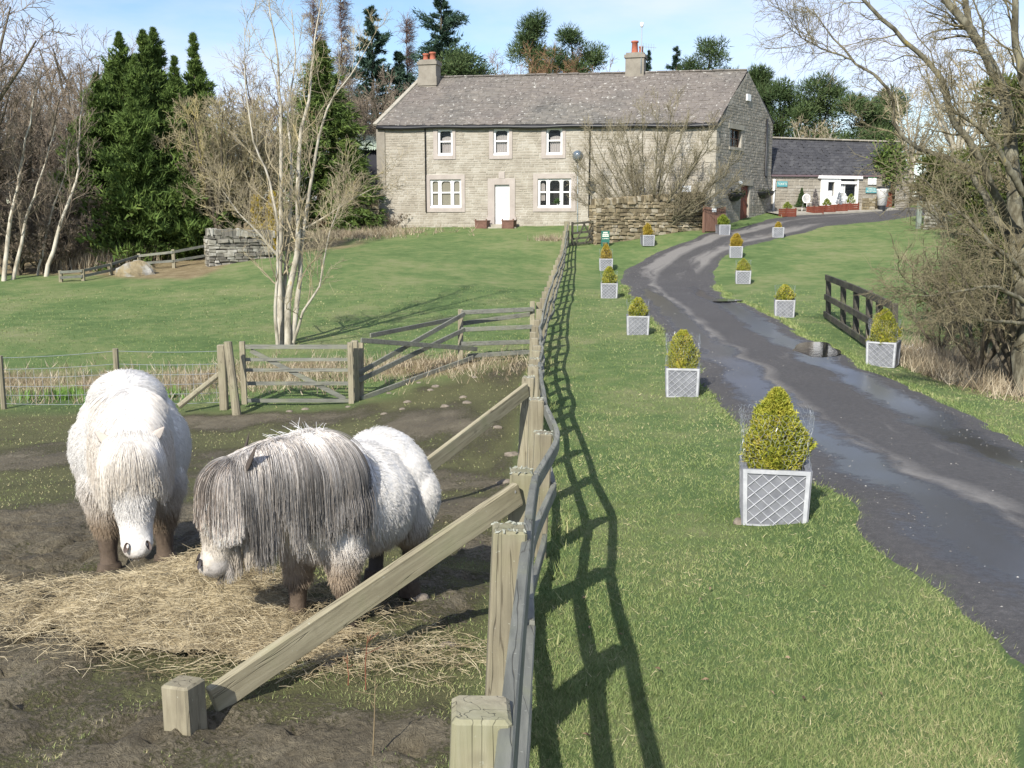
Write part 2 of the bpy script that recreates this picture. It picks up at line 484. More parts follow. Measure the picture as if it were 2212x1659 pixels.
rmm = ramp(n, [(0.40, (0, 0, 0)), (0.56, (1, 1, 1))]); l.new(mk_, rmm.inputs[0])
dk = mmath(n, l, 'ADD', ad, mmath(n, l, 'MULTIPLY', mmath(n, l, 'SUBTRACT', fine, 0.5), 0.7))
rdd = ramp(n, [(0.36, (0, 0, 0)), (0.60, (1, 1, 1))]); l.new(dk, rdd.inputs[0])
pg = mixc(n, l, attr(n, "pad").outputs['Fac'], rg.outputs[0], mixc(n, l, mid, (0.085, 0.088, 0.038), (0.155, 0.15, 0.07)))
c1 = mixc(n, l, rdd.outputs[0], pg, rdead.outputs[0])
c2 = mixc(n, l, rmm.outputs[0], c1, rm.outputs[0])
l.new(c2, b.inputs['Base Color'])
wet = ramp(n, [(0.35, (0.55,) * 3), (0.6, (0.95,) * 3)]); l.new(mid, wet.inputs[0])
l.new(mixc(n, l, rmm.outputs[0], (0.95, 0.95, 0.95), wet.outputs[0]), b.inputs['Roughness'])
b.inputs['Specular IOR Level'].default_value = 0.2
clodn = noise(n, l, 15.0, 6, 0.75, c, 0.8).outputs[0]
hsum = mmath(n, l, 'ADD', mmath(n, l, 'ADD', fine, mmath(n, l, 'MULTIPLY', fine2, 0.5)), mmath(n, l, 'MULTIPLY', mmath(n, l, 'MULTIPLY', clodn, rmm.outputs[0]), 3.2))
bump(n, l, b, hsum, 0.9, 0.032)
M_ground = m
me = np_mesh("ground", np.stack([GX, GY, GZ], -1).reshape(-1, 3), [quads], True,
             vattr={"mud": mud.ravel(), "dead": dead.ravel(), "pad": pad.ravel()}, mats=[M_ground])
ground = link(bpy.data.objects.new("ground", me)); tag(ground, "green sloping turf with a churned muddy paddock", kind="structure")

# ---- drive
NT = 22
tt = np.linspace(0, 1, NT)
RX = EL2[:, None, 0] * (1 - tt) + ER2[:, None, 0] * tt
RY = EL2[:, None, 1] * (1 - tt) + ER2[:, None, 1] * tt
slen = np.concatenate([[0], np.cumsum(np.linalg.norm(np.diff(ROADC, axis=0), axis=1))])
prof = 0.035 * (1 - (2 * tt - 1) ** 2) - 0.022 * (np.exp(-((tt - 0.2) / 0.09) ** 2) + np.exp(-((tt - 0.76) / 0.09) ** 2)) + 0.012
prof[0] = prof[-1] = -0.03
RZ = hz(RX, RY) + prof[None, :]
idx = np.arange(NS * NT).reshape(NS, NT)
rq = np.stack([idx[:-1, :-1], idx[:-1, 1:], idx[1:, 1:], idx[1:, :-1]], -1).reshape(-1, 4)
ruv = np.stack([np.broadcast_to(tt, (NS, NT)), np.broadcast_to(slen[:, None], (NS, NT))], -1).reshape(-1, 2)
m, n, l, b = _nodes("drive_tarmac")
c = coord(n, 'World')
uvn = n.new("ShaderNodeUVMap"); uvn.uv_map = "UVMap"
sx = n.new("ShaderNodeSeparateXYZ"); l.new(uvn.outputs[0], sx.inputs[0])
T, S = sx.outputs[0], sx.outputs[1]
mp = n.new("ShaderNodeMapping"); mp.inputs['Scale'].default_value = (9.0, 0.55, 1); l.new(uvn.outputs[0], mp.inputs[0])
streak = noise(n, l, 1.0, 5, 0.6, mp.outputs[0], 0.6).outputs[0]
patch = noise(n, l, 0.55, 4, 0.6, c).outputs[0]
midn = noise(n, l, 3.0, 5, 0.6, c).outputs[0]
grit = noise(n, l, 95.0, 4, 0.8, c).outputs[0]
vor = n.new("ShaderNodeTexVoronoi"); vor.inputs['Scale'].default_value = 62.0; l.new(c, vor.inputs['Vector'])
def track(center, width):
    d = mmath(n, l, 'ABSOLUTE', mmath(n, l, 'SUBTRACT', mmath(n, l, 'ADD', T, mmath(n, l, 'MULTIPLY', mmath(n, l, 'SUBTRACT', streak, 0.5), 0.16)), center))
    return mmath(n, l, 'SUBTRACT', 1.0, mmath(n, l, 'DIVIDE', d, width), True)
t1, t2 = track(0.23, 0.15), track(0.78, 0.15)
# wet along the wheel tracks in the dip, dry on the climb to the house
wa = attr(n, "wet").outputs['Fac']
wraw = mmath(n, l, 'MULTIPLY', mmath(n, l, 'MAXIMUM', t1, t2), wa)
coarse = noise(n, l, 17.0, 5, 0.7, c).outputs[0]
wsum = mmath(n, l, 'ADD', mmath(n, l, 'ADD', wraw, mmath(n, l, 'MULTIPLY', mmath(n, l, 'SUBTRACT', midn, 0.5), 0.75)), mmath(n, l, 'MULTIPLY', mmath(n, l, 'SUBTRACT', coarse, 0.5), 0.55))
rw = ramp(n, [(0.16, (0, 0, 0)), (0.52, (1, 1, 1))]); l.new(wsum, rw.inputs[0])
d1, d2 = track(0.36, 0.12), track(0.62, 0.10)
dry = mmath(n, l, 'ADD', mmath(n, l, 'MAXIMUM', mmath(n, l, 'MULTIPLY', d1, 0.42), mmath(n, l, 'MULTIPLY', d2, 0.22)), mmath(n, l, 'MULTIPLY', mmath(n, l, 'SUBTRACT', streak, 0.5), 0.9))
dry = mmath(n, l, 'ADD', dry, mmath(n, l, 'MULTIPLY', attr(n, "dryup").outputs['Fac'], mmath(n, l, 'ADD', 0.12, mmath(n, l, 'MULTIPLY', mmath(n, l, 'MAXIMUM', t1, t2), 0.55))))
rdry = ramp(n, [(0.25, (0, 0, 0)), (0.55, (1, 1, 1))]); l.new(dry, rdry.inputs[0])
base = ramp(n, [(0.38, (0.015, 0.013, 0.013)), (0.48, (0.034, 0.031, 0.029)), (0.57, (0.062, 0.056, 0.052)), (0.67, (0.14, 0.13, 0.12))])
l.new(mmath(n, l, 'ADD', mmath(n, l, 'MULTIPLY', grit, 0.45), mmath(n, l, 'ADD', mmath(n, l, 'MULTIPLY', coarse, 0.4), mmath(n, l, 'MULTIPLY', patch, 0.15))), base.inputs[0])
col = mixc(n, l, rdry.outputs[0], base.outputs[0], mixc(n, l, coarse, (0.10, 0.092, 0.083), (0.25, 0.235, 0.21)))
peb = ramp(n, [(0.0, (1, 1, 1)), (0.16, (1, 1, 1)), (0.2, (0, 0, 0))]); l.new(vor.outputs['Distance'], peb.inputs[0])
edge = mmath(n, l, 'ADD', attr(n, "edge").outputs['Fac'], mmath(n, l, 'MULTIPLY', mmath(n, l, 'SUBTRACT', midn, 0.5), 0.7), True)
pebm = mmath(n, l, 'MULTIPLY', peb.outputs[0], mmath(n, l, 'MULTIPLY', edge, vor.outputs['Color']), True)
col = mixc(n, l, pebm, col, (0.30, 0.29, 0.27))
moss = mmath(n, l, 'MULTIPLY', mmath(n, l, 'SUBTRACT', mmath(n, l, 'MULTIPLY', edge, midn), 0.36), 3.0, True)
col = mixc(n, l, moss, col, (0.07, 0.085, 0.035))
colw = mixc(n, l, rw.outputs[0], col, (0.018, 0.018, 0.020))
l.new(colw, b.inputs['Base Color'])
l.new(mixc(n, l, rw.outputs[0], (0.86, 0.86, 0.86), (0.30, 0.30, 0.30)), b.inputs['Roughness'])
l.new(mmath(n, l, 'MULTIPLY', rw.outputs[0], 0.7), b.inputs['Coat Weight']); b.inputs['Coat Roughness'].default_value = 0.3; b.inputs['Coat IOR'].default_value = 1.5
b.inputs['Specular IOR Level'].default_value = 1.0
bstr = mmath(n, l, 'MULTIPLY', mmath(n, l, 'ADD', mmath(n, l, 'ADD', grit, mmath(n, l, 'MULTIPLY', coarse, 1.4)), mmath(n, l, 'MULTIPLY', peb.outputs[0], 0.4)), mmath(n, l, 'SUBTRACT', 1.025, rw.outputs[0]))
bump(n, l, b, bstr, 0.8, 0.014)
M_drive = m
yy = RY.ravel()
wetv = (1 - sstep(31, 38, yy)) * (0.78 + 0.22 * sstep(11, 16, yy))
edgev = np.clip(1 - np.minimum(np.broadcast_to(tt, (NS, NT)), 1 - np.broadcast_to(tt, (NS, NT))) / 0.14, 0, 1).ravel()
me = np_mesh("drive", np.stack([RX, RY, RZ], -1).reshape(-1, 3), [rq], True, uv=ruv,
             vattr={"wet": wetv, "edge": edgev, "dryup": sstep(36, 42, yy) * (1 - sstep(50, 53, yy))}, mats=[M_drive])
drive = link(bpy.data.objects.new("drive", me)); tag(drive, "narrow wet tarmac drive winding up to the farmhouse", kind="structure")
def road_z(x, y):
    d = np.hypot(RX - x, RY - y); k = np.unravel_index(d.argmin(), d.shape); return RZ[k]

# ---- puddles standing in the wheel tracks
m, n, l, b = _nodes("puddle_water")
b.inputs['Base Color'].default_value = (0.012, 0.012, 0.014, 1)
b.inputs['Roughness'].default_value = 0.03
b.inputs['IOR'].default_value = 1.33
b.inputs['Specular IOR Level'].default_value = 0.75
tw = noise(n, l, 9.0, 3, 0.5, coord(n, 'World')); bump(n, l, b, tw.outputs[0], 0.10, 0.012)
M_water = m
def road_h(x, y):
    """height of the drive's surface"""
    i = int(np.argmin(np.hypot(ROADC[:, 0] - x, ROADC[:, 1] - y))); e = ER2[i] - EL2[i]; t = float(np.dot(np.array([x, y]) - EL2[i], e) / np.dot(e, e))
    return gz(x, y) + float(np.interp(t, tt, prof))
PUD = [(1756, 762, 54, 15, "oval puddle mirroring a tree on the right wheel track"), (1568, 651, 30, 4, "thin bright puddle at the bend of the drive")]
for k, (u, v, ru, rv, lab) in enumerate(PUD):
    rg_ = seed(70 + k); g = G(); N = 48; ring = []
    for i in range(N):
        a = 2 * math.pi * i / N; r = 1 + 0.13 * math.sin(3 * a + k) + 0.08 * math.sin(5 * a + 2 * k)
        ring.append(at(u + ru * r * math.cos(a), v + rv * r * math.sin(a)))
    ring = np.array(ring); cc = ring.mean(0); allp = []; zlev = np.median([road_h(p[0], p[1]) for p in cc + (ring - cc) * .8]) + .016
    for f in (0.0, 0.2, 0.4, 0.6, 0.8, 1.0):
        for p in ring:
            q = cc + (p - cc) * f; allp.append((q[0], q[1], zlev))
    q = [(r * N + i, r * N + (i + 1) % N, (r + 1) * N + (i + 1) % N, (r + 1) * N + i) for r in range(5) for i in range(N)]
    g.add(np.array(allp), None, q)
    o = g.build("puddle", M_water, None, True); tag(o, lab, kind="structure")
# ------------------------------------------------------------------ masonry
STONE = [(0.0, (0.20, 0.178, 0.145)), (0.3, (0.28, 0.25, 0.202)), (0.55, (0.335, 0.303, 0.248)), (0.75, (0.385, 0.358, 0.305)), (1.0, (0.48, 0.46, 0.415))]
GREYST = [(0.0, (0.075, 0.07, 0.06)), (0.35, (0.16, 0.15, 0.125)), (0.6, (0.26, 0.245, 0.20)), (0.8, (0.36, 0.345, 0.30)), (1.0, (0.50, 0.49, 0.45))]
BROWNST = [(0.0, (0.09, 0.072, 0.045)), (0.35, (0.19, 0.155, 0.095)), (0.6, (0.28, 0.23, 0.145)), (0.8, (0.33, 0.29, 0.215)), (1.0, (0.42, 0.37, 0.28))]
SLATE = [(0.0, (0.055, 0.056, 0.06)), (0.3, (0.105, 0.102, 0.10)), (0.5, (0.15, 0.14, 0.125)), (0.68, (0.20, 0.19, 0.17)), (0.80, (0.28, 0.27, 0.24)), (0.93, (0.52, 0.51, 0.47))]
def pairmat(name, stops, scale, amt=0.3, bmp=0.6, bd=0.015, rough=0.9):
    return (nmat(name, stops, scale, rough, bmp, bd, rnd='obj', rndamt=amt), nmat(name + "_bulk", stops, scale, rough, bmp, bd, rnd='attr', rndamt=amt))
M_stone = pairmat("sandstone", STONE, 1.3, 0.17)
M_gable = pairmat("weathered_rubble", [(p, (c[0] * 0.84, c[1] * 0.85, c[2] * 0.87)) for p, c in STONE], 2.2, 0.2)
M_grey = pairmat("lichened_grey_stone", GREYST, 5.0, 0.3)
M_brown = pairmat("brown_field_stone", BROWNST, 4.0, 0.34)
def slatemat(name, rnd):
    """stone slates: grey to reddish, freckled with pale lichen"""
    m = nmat(name, [(0.2, (0.09, 0.087, 0.080)), (0.5, (0.135, 0.127, 0.113)), (0.8, (0.185, 0.17, 0.146))], 0.9, 0.9, 0.5, 0.01, 16, rnd=rnd, rndamt=0.16)
    n, l = m.node_tree.nodes, m.node_tree.links; b = n["Principled BSDF"]; src = b.inputs['Base Color'].links[0].from_socket
    c = coord(n, 'World'); big = noise(n, l, .16, 3, .5, c).outputs[0]; rb = ramp(n, [(.45, (0, 0, 0)), (.6, (1, 1, 1))]); l.new(big, rb.inputs[0])
    col = mixc(n, l, mmath(n, l, 'MULTIPLY', rb.outputs[0], .4), src, (0.20, 0.165, 0.145))
    sp = noise(n, l, 5.5, 5, .65, c).outputs[0]; rs = ramp(n, [(.60, (0, 0, 0)), (.66, (1, 1, 1))]); l.new(sp, rs.inputs[0])
    l.new(mixc(n, l, mmath(n, l, 'MULTIPLY', rs.outputs[0], .85), col, (0.46, 0.45, 0.41)), b.inputs['Base Color']); return m
M_slate = (slatemat("stone_slate", 'obj'), slatemat("stone_slate_bulk", 'attr'))
M_slate2 = pairmat("dark_slate", [(0.0, (0.035, 0.036, 0.042)), (0.5, (0.062, 0.062, 0.068)), (0.8, (0.09, 0.09, 0.094)), (1.0, (0.22, 0.22, 0.2))], 2.0, 0.16)
M_mortar = nmat("lime_mortar", [(0.3, (0.31, 0.285, 0.235)), (0.6, (0.44, 0.415, 0.36)), (0.8, (0.56, 0.54, 0.49))], 1.3, 0.95, 0.5, 0.02, 18)
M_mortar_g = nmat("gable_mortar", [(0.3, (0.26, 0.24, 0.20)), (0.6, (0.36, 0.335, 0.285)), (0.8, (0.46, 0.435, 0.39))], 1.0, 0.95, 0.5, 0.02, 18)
M_hearting = nmat("wall_hearting", [(0.3, (0.035, 0.032, 0.026)), (0.7, (0.09, 0.082, 0.065))], 6, 0.95, 0.5, 0.02)
M_dress = nmat("dressed_surround", [(0.3, (0.335, 0.295, 0.265)), (0.7, (0.41, 0.365, 0.33))], 2.5, 0.85, 0.2, 0.006, 30)
M_quoin = nmat("quoin_stone", [(0.3, (0.27, 0.25, 0.20)), (0.7, (0.40, 0.37, 0.31))], 2.5, 0.9, 0.4, 0.01, 22)
M_white = flat("white_paint", (0.80, 0.80, 0.79), 0.45)
M_black = flat("black_gutter_paint", (0.022, 0.023, 0.026), 0.4)
M_clay = nmat("red_clay_pot", [(0.3, (0.30, 0.085, 0.05)), (0.7, (0.42, 0.15, 0.095))], 5, 0.8, 0.1)
M_lead = flat("lead_flashing", (0.30, 0.33, 0.35), 0.5)
M_curtain = flat("curtain_cloth", (0.62, 0.58, 0.55), 0.9)
M_blind = flat("linen_blind", (0.46, 0.43, 0.33), 0.9)
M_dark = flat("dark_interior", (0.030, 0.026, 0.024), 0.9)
M_redwood = nmat("stained_red_wood", [(0.3, (0.13, 0.035, 0.022)), (0.7, (0.21, 0.065, 0.04))], 7, 0.6, 0.2, 0.004, vscale=(1, 1, 0.2))
M_brownwood = nmat("brown_gate_wood", [(0.3, (0.12, 0.065, 0.045)), (0.7, (0.22, 0.13, 0.095))], 6, 0.7, 0.3, 0.006, vscale=(1, 1, 0.15))
m, n, l, b = _nodes("window_glass")
b.inputs['Base Color'].default_value = (0.02, 0.025, 0.03, 1); b.inputs['Roughness'].default_value = 0.04
b.inputs['Alpha'].default_value = 0.35; b.inputs['Specular IOR Level'].default_value = 0.6
M_glass = m

def _stone_variant(k, rough=1.0):
    r = seed(900 + k); V = []
    base = np.array([(-1, -1), (1, -1), (1, 1), (-1, 1)], float)
    for d, f in ((-0.4, 1.0), (0.62, 0.99), (1.0, 0.84)):
        for (x, z) in base:
            V.append((x * f + r.normal(0, 0.05 * rough), d + (r.normal(0, 0.10 * rough) if d > 0 else 0), z * f + r.normal(0, 0.07 * rough)))
    q = []
    for a in (0, 4):
        for i in range(4):
            j = (i + 1) % 4; q.append((a + i, a + j, a + 4 + j, a + 4 + i))
    q.append((8, 9, 10, 11))
    return np.array(V), np.array(q)
STV = [_stone_variant(k) for k in range(8)]
STVR = [_stone_variant(k + 20, 2.2) for k in range(10)]
_smesh = {}
def stone_mesh(k, rough, mat):
    key = (k, rough, mat.name)
    if key not in _smesh:
        V, q = (STVR if rough else STV)[k]
        _smesh[key] = np_mesh("stone", V, [q], False, mats=[mat])
    return _smesh[key]

def lay_pieces(parent, pieces, mats, name="stone", bulk="stonework", nobj=300, rough=False, variants=None):
    """pieces: (centre, ax(half), ay(out), az(half)); the largest in view become parts, the rest one bulk part"""
    cam_p = np.array([0, 0, CZ])
    size = np.array([np.linalg.norm(p[1]) * np.linalg.norm(p[3]) / max(((p[0] - cam_p) ** 2).sum(), 1) for p in pieces])
    order = np.argsort(-size); single = set(order[:nobj].tolist())
    r = seed(len(pieces)); g = G(); lo = WLOC[parent.name]
    VV = STVR if rough else STV
    for i, (c, ax, ay, az) in enumerate(pieces):
        k = int(r.integers(len(VV)))
        if i in single:
            o = bpy.data.objects.new(name, stone_mesh(k, rough, mats[0]))
            M = Matrix.Identity(4)
            for col, vec in enumerate((ax, ay, az)):
                for row in range(3): M[row][col] = float(vec[row])
            for row in range(3): M[row][3] = float(c[row] - lo[row])
            link(o, parent); o.matrix_basis = M
        else:
            V, q = VV[k]
            g.add(c + V[:, :1] * ax + V[:, 1:2] * ay + V[:, 2:3] * az, None, q, float(r.random()))
    if g.v:
        g.build(bulk, mats[1], parent, False, kind="stuff")

class Wall:
    """vertical plane from plan point a to plan point b, facing the viewer"""
    def __init__(s, a, b):
        s.a = np.array([a[0], a[1], 0.0]); d = np.array([b[0] - a[0], b[1] - a[1], 0.0]); s.L = np.linalg.norm(d); s.d = d / s.L
        s.n = np.array([s.d[1], -s.d[0], 0.0])
    def hit(s, u, v):
        r = ray(u, v); c = np.array([0, 0, CZ]); t = np.dot(s.a - c, s.n) / np.dot(r, s.n); p = c + t * r
        return float(np.dot(p - s.a, s.d)), float(p[2])
    def pt(s, x, z, out=0.0): return s.a + s.d * x + s.n * out + np.array([0, 0, z])
    def rect(s, u0, v0, u1, v1):
        (x0, z1), (x1, z0) = s.hit(u0, v0), s.hit(u1, v1); return [x0, x1, z0, z1]
    def bar(s, g, x0, x1, z0, z1, o0, o1, rnd=0.0):
        """block on the wall between outward offsets o0..o1"""
        c = s.pt((x0 + x1) / 2, (z0 + z1) / 2, (o0 + o1) / 2)
        g.obox(c, s.d * (x1 - x0) / 2, s.n * (o1 - o0) / 2, np.array([0, 0, (z1 - z0) / 2]), rnd)
    def courses(s, x0, x1, z0, z1, holes, top, bot, hr, lr, rng, proud=(0.02, 0.045), joint=0.012, jit=0.0):
        out = []; z = z0
        up = np.array([0, 0, 1.0])
        while z < z1:
            h = rng.uniform(*hr); zb, zt = z, z + h; z = zt
            blk = sorted([(a, b_) for a, b_, c_, d_ in holes if c_ < zt - 0.02 and d_ > zb + 0.02])
            free = []; x = x0
            for a, b_ in blk:
                if a > x: free.append((x, a))
                x = max(x, b_)
            if x < x1: free.append((x, x1))
            for f0, f1 in free:
                x = f0
                while x < f1 - 0.05:
                    w = rng.uniform(*lr)
                    if f1 - (x + w) < lr[0] * 0.6: w = f1 - x
                    xm = x + w / 2; zm = (zb + zt) / 2
                    if zt < top(xm) - 0.01 and zm > bot(xm):
                        c = s.pt(xm, zm + rng.normal(0, jit))
                        out.append((c, -s.d * (w / 2 - joint / 2), s.n * rng.uniform(*proud), up * (h / 2 - joint / 2)))
                    x += w
        return out
    def sheet(s, g, xs, holes, top, bot, depth, out=0.0):
        """the wall's own face with openings and reveals"""
        xe = sorted(set([round(k, 4) for k in xs] + [round(k, 4) for h in holes for k in h[:2]]))
        for x0, x1 in zip(xe[:-1], xe[1:]):
            xm = (x0 + x1) / 2
            hs = sorted([(h[2], h[3]) for h in holes if h[0] < xm < h[1]])
            segs = []; cur = None; lo0, lo1 = bot(x0), bot(x1)
            prev = None
            for a, b_ in hs:
                segs.append((prev, a)); prev = b_
            segs.append((prev, None))
            for a, b_ in segs:
                z00 = lo0 if a is None else a; z01 = lo1 if a is None else a
                z10 = top(x0) if b_ is None else b_; z11 = top(x1) if b_ is None else b_
                g.add([s.pt(x0, z00, out), s.pt(x1, z01, out), s.pt(x1, z11, out), s.pt(x0, z10, out)], None, [(0, 1, 2, 3)])
        for h in holes:
            x0, x1, z0, z1 = h[:4]
            f = [(x0, z0), (x1, z0), (x1, z1), (x0, z1)]
            for i in range(4):
                p, q = f[i], f[(i + 1) % 4]
                g.add([s.pt(*p, out), s.pt(*q, out), s.pt(*q, -depth), s.pt(*p, -depth)], None, [(3, 2, 1, 0)])

def slates(e0, e1, r0, r1, expo, wr, thick, rng, sag=0.0):
    """pieces over the roof quad e0-e1 (eaves) to r0-r1 (ridge)"""
    out = []; e0, e1, r0, r1 = [np.asarray(k, float) for k in (e0, e1, r0, r1)]
    slope = np.linalg.norm((r0 + r1) / 2 - (e0 + e1) / 2); nrow = int(slope / expo)
    for i in range(nrow):
        t0, t1 = i / nrow, min((i + 1.25) / nrow, 1.0)
        a0, b0 = e0 + (r0 - e0) * t0, e1 + (r1 - e1) * t0
        a1, b1 = e0 + (r0 - e0) * t1, e1 + (r1 - e1) * t1
        L = np.linalg.norm(b0 - a0); x = -rng.uniform(0, wr[0])
        while x < L:
            w = rng.uniform(*wr); s0, s1 = max(x, 0) / L, min(x + w, L) / L
            if s1 - s0 > 0.002:
                p = [a0 + (b0 - a0) * s0, a0 + (b0 - a0) * s1, a1 + (b1 - a1) * s1, a1 + (b1 - a1) * s0]
                c = sum(p) / 4; ax = (p[1] - p[0] + p[2] - p[3]) / 4; az = (p[3] - p[0] + p[2] - p[1]) / 4
                nn = np.cross(ax, az); nn /= np.linalg.norm(nn)
                if nn[2] < 0: nn = -nn
                az2 = az + nn * (-thick * 0.5)                  # each slate's tail rides on the course below
                c = c + nn * (thick * 0.55 + rng.normal(0, thick * 0.12)) + np.array([0, 0, sag * math.sin(math.pi * ((s0 + s1) / 2)) * 0])
                out.append((c, -ax * 0.985, nn * thick * rng.uniform(0.8, 1.3), az2))
            x += w
    return out

# ------------------------------------------------------------------ farmhouse
Ae, Be = P(818, 268, 52.2), P(1548, 262, 48.0)
Ce = P(1670, 265, 54.0)
Rr = P(1612, 155, 51.0)
Rl = P(917, 171, 55.2)
De = Ae + (Ce - Be); De[2] = Ae[2] + 0.2
FR = Wall(Ae, Be); GB = Wall(Be, Ce)
house = thing("stone_farmhouse", "long two storey stone farmhouse with stone slate roof, white sash windows and two chimneys", "house", [(Ae[0] + Be[0]) / 2, (Ae[1] + Be[1]) / 2, gz(1.0, 50)])
rg_ = seed(1)
ftop = lambda x: Ae[2] + (Be[2] - Ae[2]) * x / FR.L - 0.05
fbot = lambda x: min(gz(*FR.pt(x, 0)[:2]), 1.9) - 0.25
def gtop(x):
    t = x / GB.L
    return (Be[2] + (Rr[2] - Be[2]) * t / 0.5 if t < 0.5 else Rr[2] + (Ce[2] - Rr[2]) * (t - 0.5) / 0.5) - 0.06
gbot = lambda x: gz(*GB.pt(x, 0)[:2]) - 0.25
W_up = [((945.5, 280, 978, 335.8), (936, 272, 984.7, 344)), ((1065.8, 278.7, 1100, 335), (1056.6, 271.7, 1107, 343)), ((1180, 277, 1214.7, 334.4), (1170, 269.5, 1221.7, 342))]
W_lo = [((929, 388, 997, 449), (918.7, 378, 1005, 458)), ((1162, 386, 1233.7, 449), (1152, 375.8, 1244, 457))]
holes = [FR.rect(*w[0]) for w in W_up + W_lo]; surr = [FR.rect(*w[1]) for w in W_up + W_lo]
dr = FR.rect(1068.6, 399, 1100.8, 484); dr_s = FR.rect(1054, 386, 1113, 487)
holes_f = holes + [dr]; surr_f = surr + [dr_s, FR.rect(1077.6, 371.6, 1090.7, 386)]
g = G()
FR.sheet(g, [0, 3, 6, 9, 12, 15, FR.L], holes_f, ftop, fbot, 0.2)
gw = GB.rect(1578, 277, 1601, 320); gd = GB.rect(1601, 400, 1616.5, 487)
holes_g = [gw, gd]
gm = G()
GB.sheet(gm, [0, GB.L * 0.25, GB.L / 2, GB.L * 0.75, GB.L], holes_g, gtop, gbot, 0.22)
# hidden rear and left walls close the shell
A0, B0, C0, D0 = [np.array([p[0], p[1], 1.0]) for p in (Ae, Be, Ce, De)]
for p, q, pe, qe in ((C0, D0, Ce, De),):
    gm.add([p, q, qe - (0, 0, 0.05), pe - (0, 0, 0.05)], None, [(0, 1, 2, 3)])
gm.add([D0, A0, Ae - (0, 0, 0.06), Rl - (0, 0, 0.08), De - (0, 0, 0.06)], [(0, 1, 2), (0, 2, 3), (0, 3, 4)])
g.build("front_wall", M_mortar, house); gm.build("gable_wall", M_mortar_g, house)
pc = FR.courses(0.32, FR.L - 0.3, fbot(8), ftop(0) + 0.1, surr_f, lambda x: ftop(x) + 0.02, fbot, (0.085, 0.15), (0.14, 0.42), rg_, (0.006, 0.022), 0.03)
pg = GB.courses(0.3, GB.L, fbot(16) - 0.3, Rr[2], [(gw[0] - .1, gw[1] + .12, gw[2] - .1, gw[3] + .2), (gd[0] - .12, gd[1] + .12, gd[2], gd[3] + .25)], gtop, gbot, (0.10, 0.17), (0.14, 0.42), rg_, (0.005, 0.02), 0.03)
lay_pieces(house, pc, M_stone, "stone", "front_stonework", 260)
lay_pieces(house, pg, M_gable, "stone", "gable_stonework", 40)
# quoins on the front corner
for k in range(19):
    g = G(); z0 = fbot(FR.L) + 0.2 + k * 0.285; z1 = z0 + 0.272
    if z1 > ftop(FR.L): break
    la, lb = (0.46, 0.24) if k % 2 else (0.26, 0.42)
    FR.bar(g, FR.L - la, FR.L + 0.02, z0, z1, -0.1, 0.036); GB.bar(g, -0.02, lb, z0, z1, -0.1, 0.034)
    g.build("quoin", M_quoin, house)
g = G(); FR.bar(g, -0.12, 0.34, fbot(0) + 1.9, ftop(0), -0.3, 0.07); g.build("corner_buttress", M_gable[1], house)
# roof: deck, slates, ridge, verge
up = np.array([0, 0, 1.0])
eo = FR.n * 0.16 - up * 0.10
e0, e1 = Ae + eo - FR.d * 0.05, Be + eo + FR.d * 0.06
r0, r1 = Rl + up * 0.04 - FR.d * 0.05, Rr + up * 0.04 + FR.d * 0.06
b0, b1 = De + up * 0.0 - FR.d * 0.05, Ce + up * 0.0 + FR.d * 0.06
g = G(); th = up * 0.10
g.add([e0, e1, r1, r0, e0 - th, e1 - th, r1 - th, r0 - th], None, [(0, 1, 2, 3), (7, 6, 5, 4), (0, 4, 5, 1), (1, 5, 6, 2), (3, 7, 4, 0)])
g.add([b1, b0, r0, r1, b1 - th, b0 - th, r0 - th, r1 - th], None, [(0, 1, 2, 3), (7, 6, 5, 4), (0, 4, 5, 1), (1, 5, 6, 2), (3, 7, 4, 0)])
roof = g.build("roof", M_slate2[1], house)
ps = slates(e0 + up * 0.005, e1 + up * 0.005, r0 + up * 0.005, r1 + up * 0.005, 0.185, (0.2, 0.42), 0.026, rg_)
lay_pieces(roof, ps, M_slate, "slate", "slating", 300)
for k in range(30):
    g = G(); a, b_ = r0 + (r1 - r0) * k / 30, r0 + (r1 - r0) * (k + 0.985) / 30
    jz = up * (0.05 + rg_.normal(0, 0.008)); g.beam(a + jz, b_ + jz, 0.26, 0.09, bev=0.03, rnd=rg_.random()); g.build("ridge_stone", M_slate[1], roof)
for k in range(9):                                  # skew stones on the left verge
    g = G(); a, b_ = e0 + (r0 - e0) * (k / 9), e0 + (r0 - e0) * ((k + 0.97) / 9)
    g.beam(a + up * 0.06 - FR.d * 0.1, b_ + up * 0.06 - FR.d * 0.1, 0.26, 0.12, bev=0.02, rnd=rg_.random()); g.build("skew_stone", M_quoin, roof)
g = G(); N = 40
gp = [e0 + (e1 - e0) * t - up * (0.10 + 0.035 * math.sin(t * 9) * math.sin(t * 23)) + FR.n * 0.05 for t in np.linspace(0, 1, N)]
g.tube(gp, 0.075, 8); g.build("gutter", M_black, house, True)
for (u, v0, v1) in ((919, 268, 458), (1275, 267, 470)):
    g = G(); (x, z1), (_, z0) = FR.hit(u, v0), FR.hit(u, v1); g.tube([FR.pt(x, z0, .07), FR.pt(x, z1 - .2, .07), FR.pt(x, z1, .16)], 0.035, 8); g.build("downpipe", M_black, house, True)

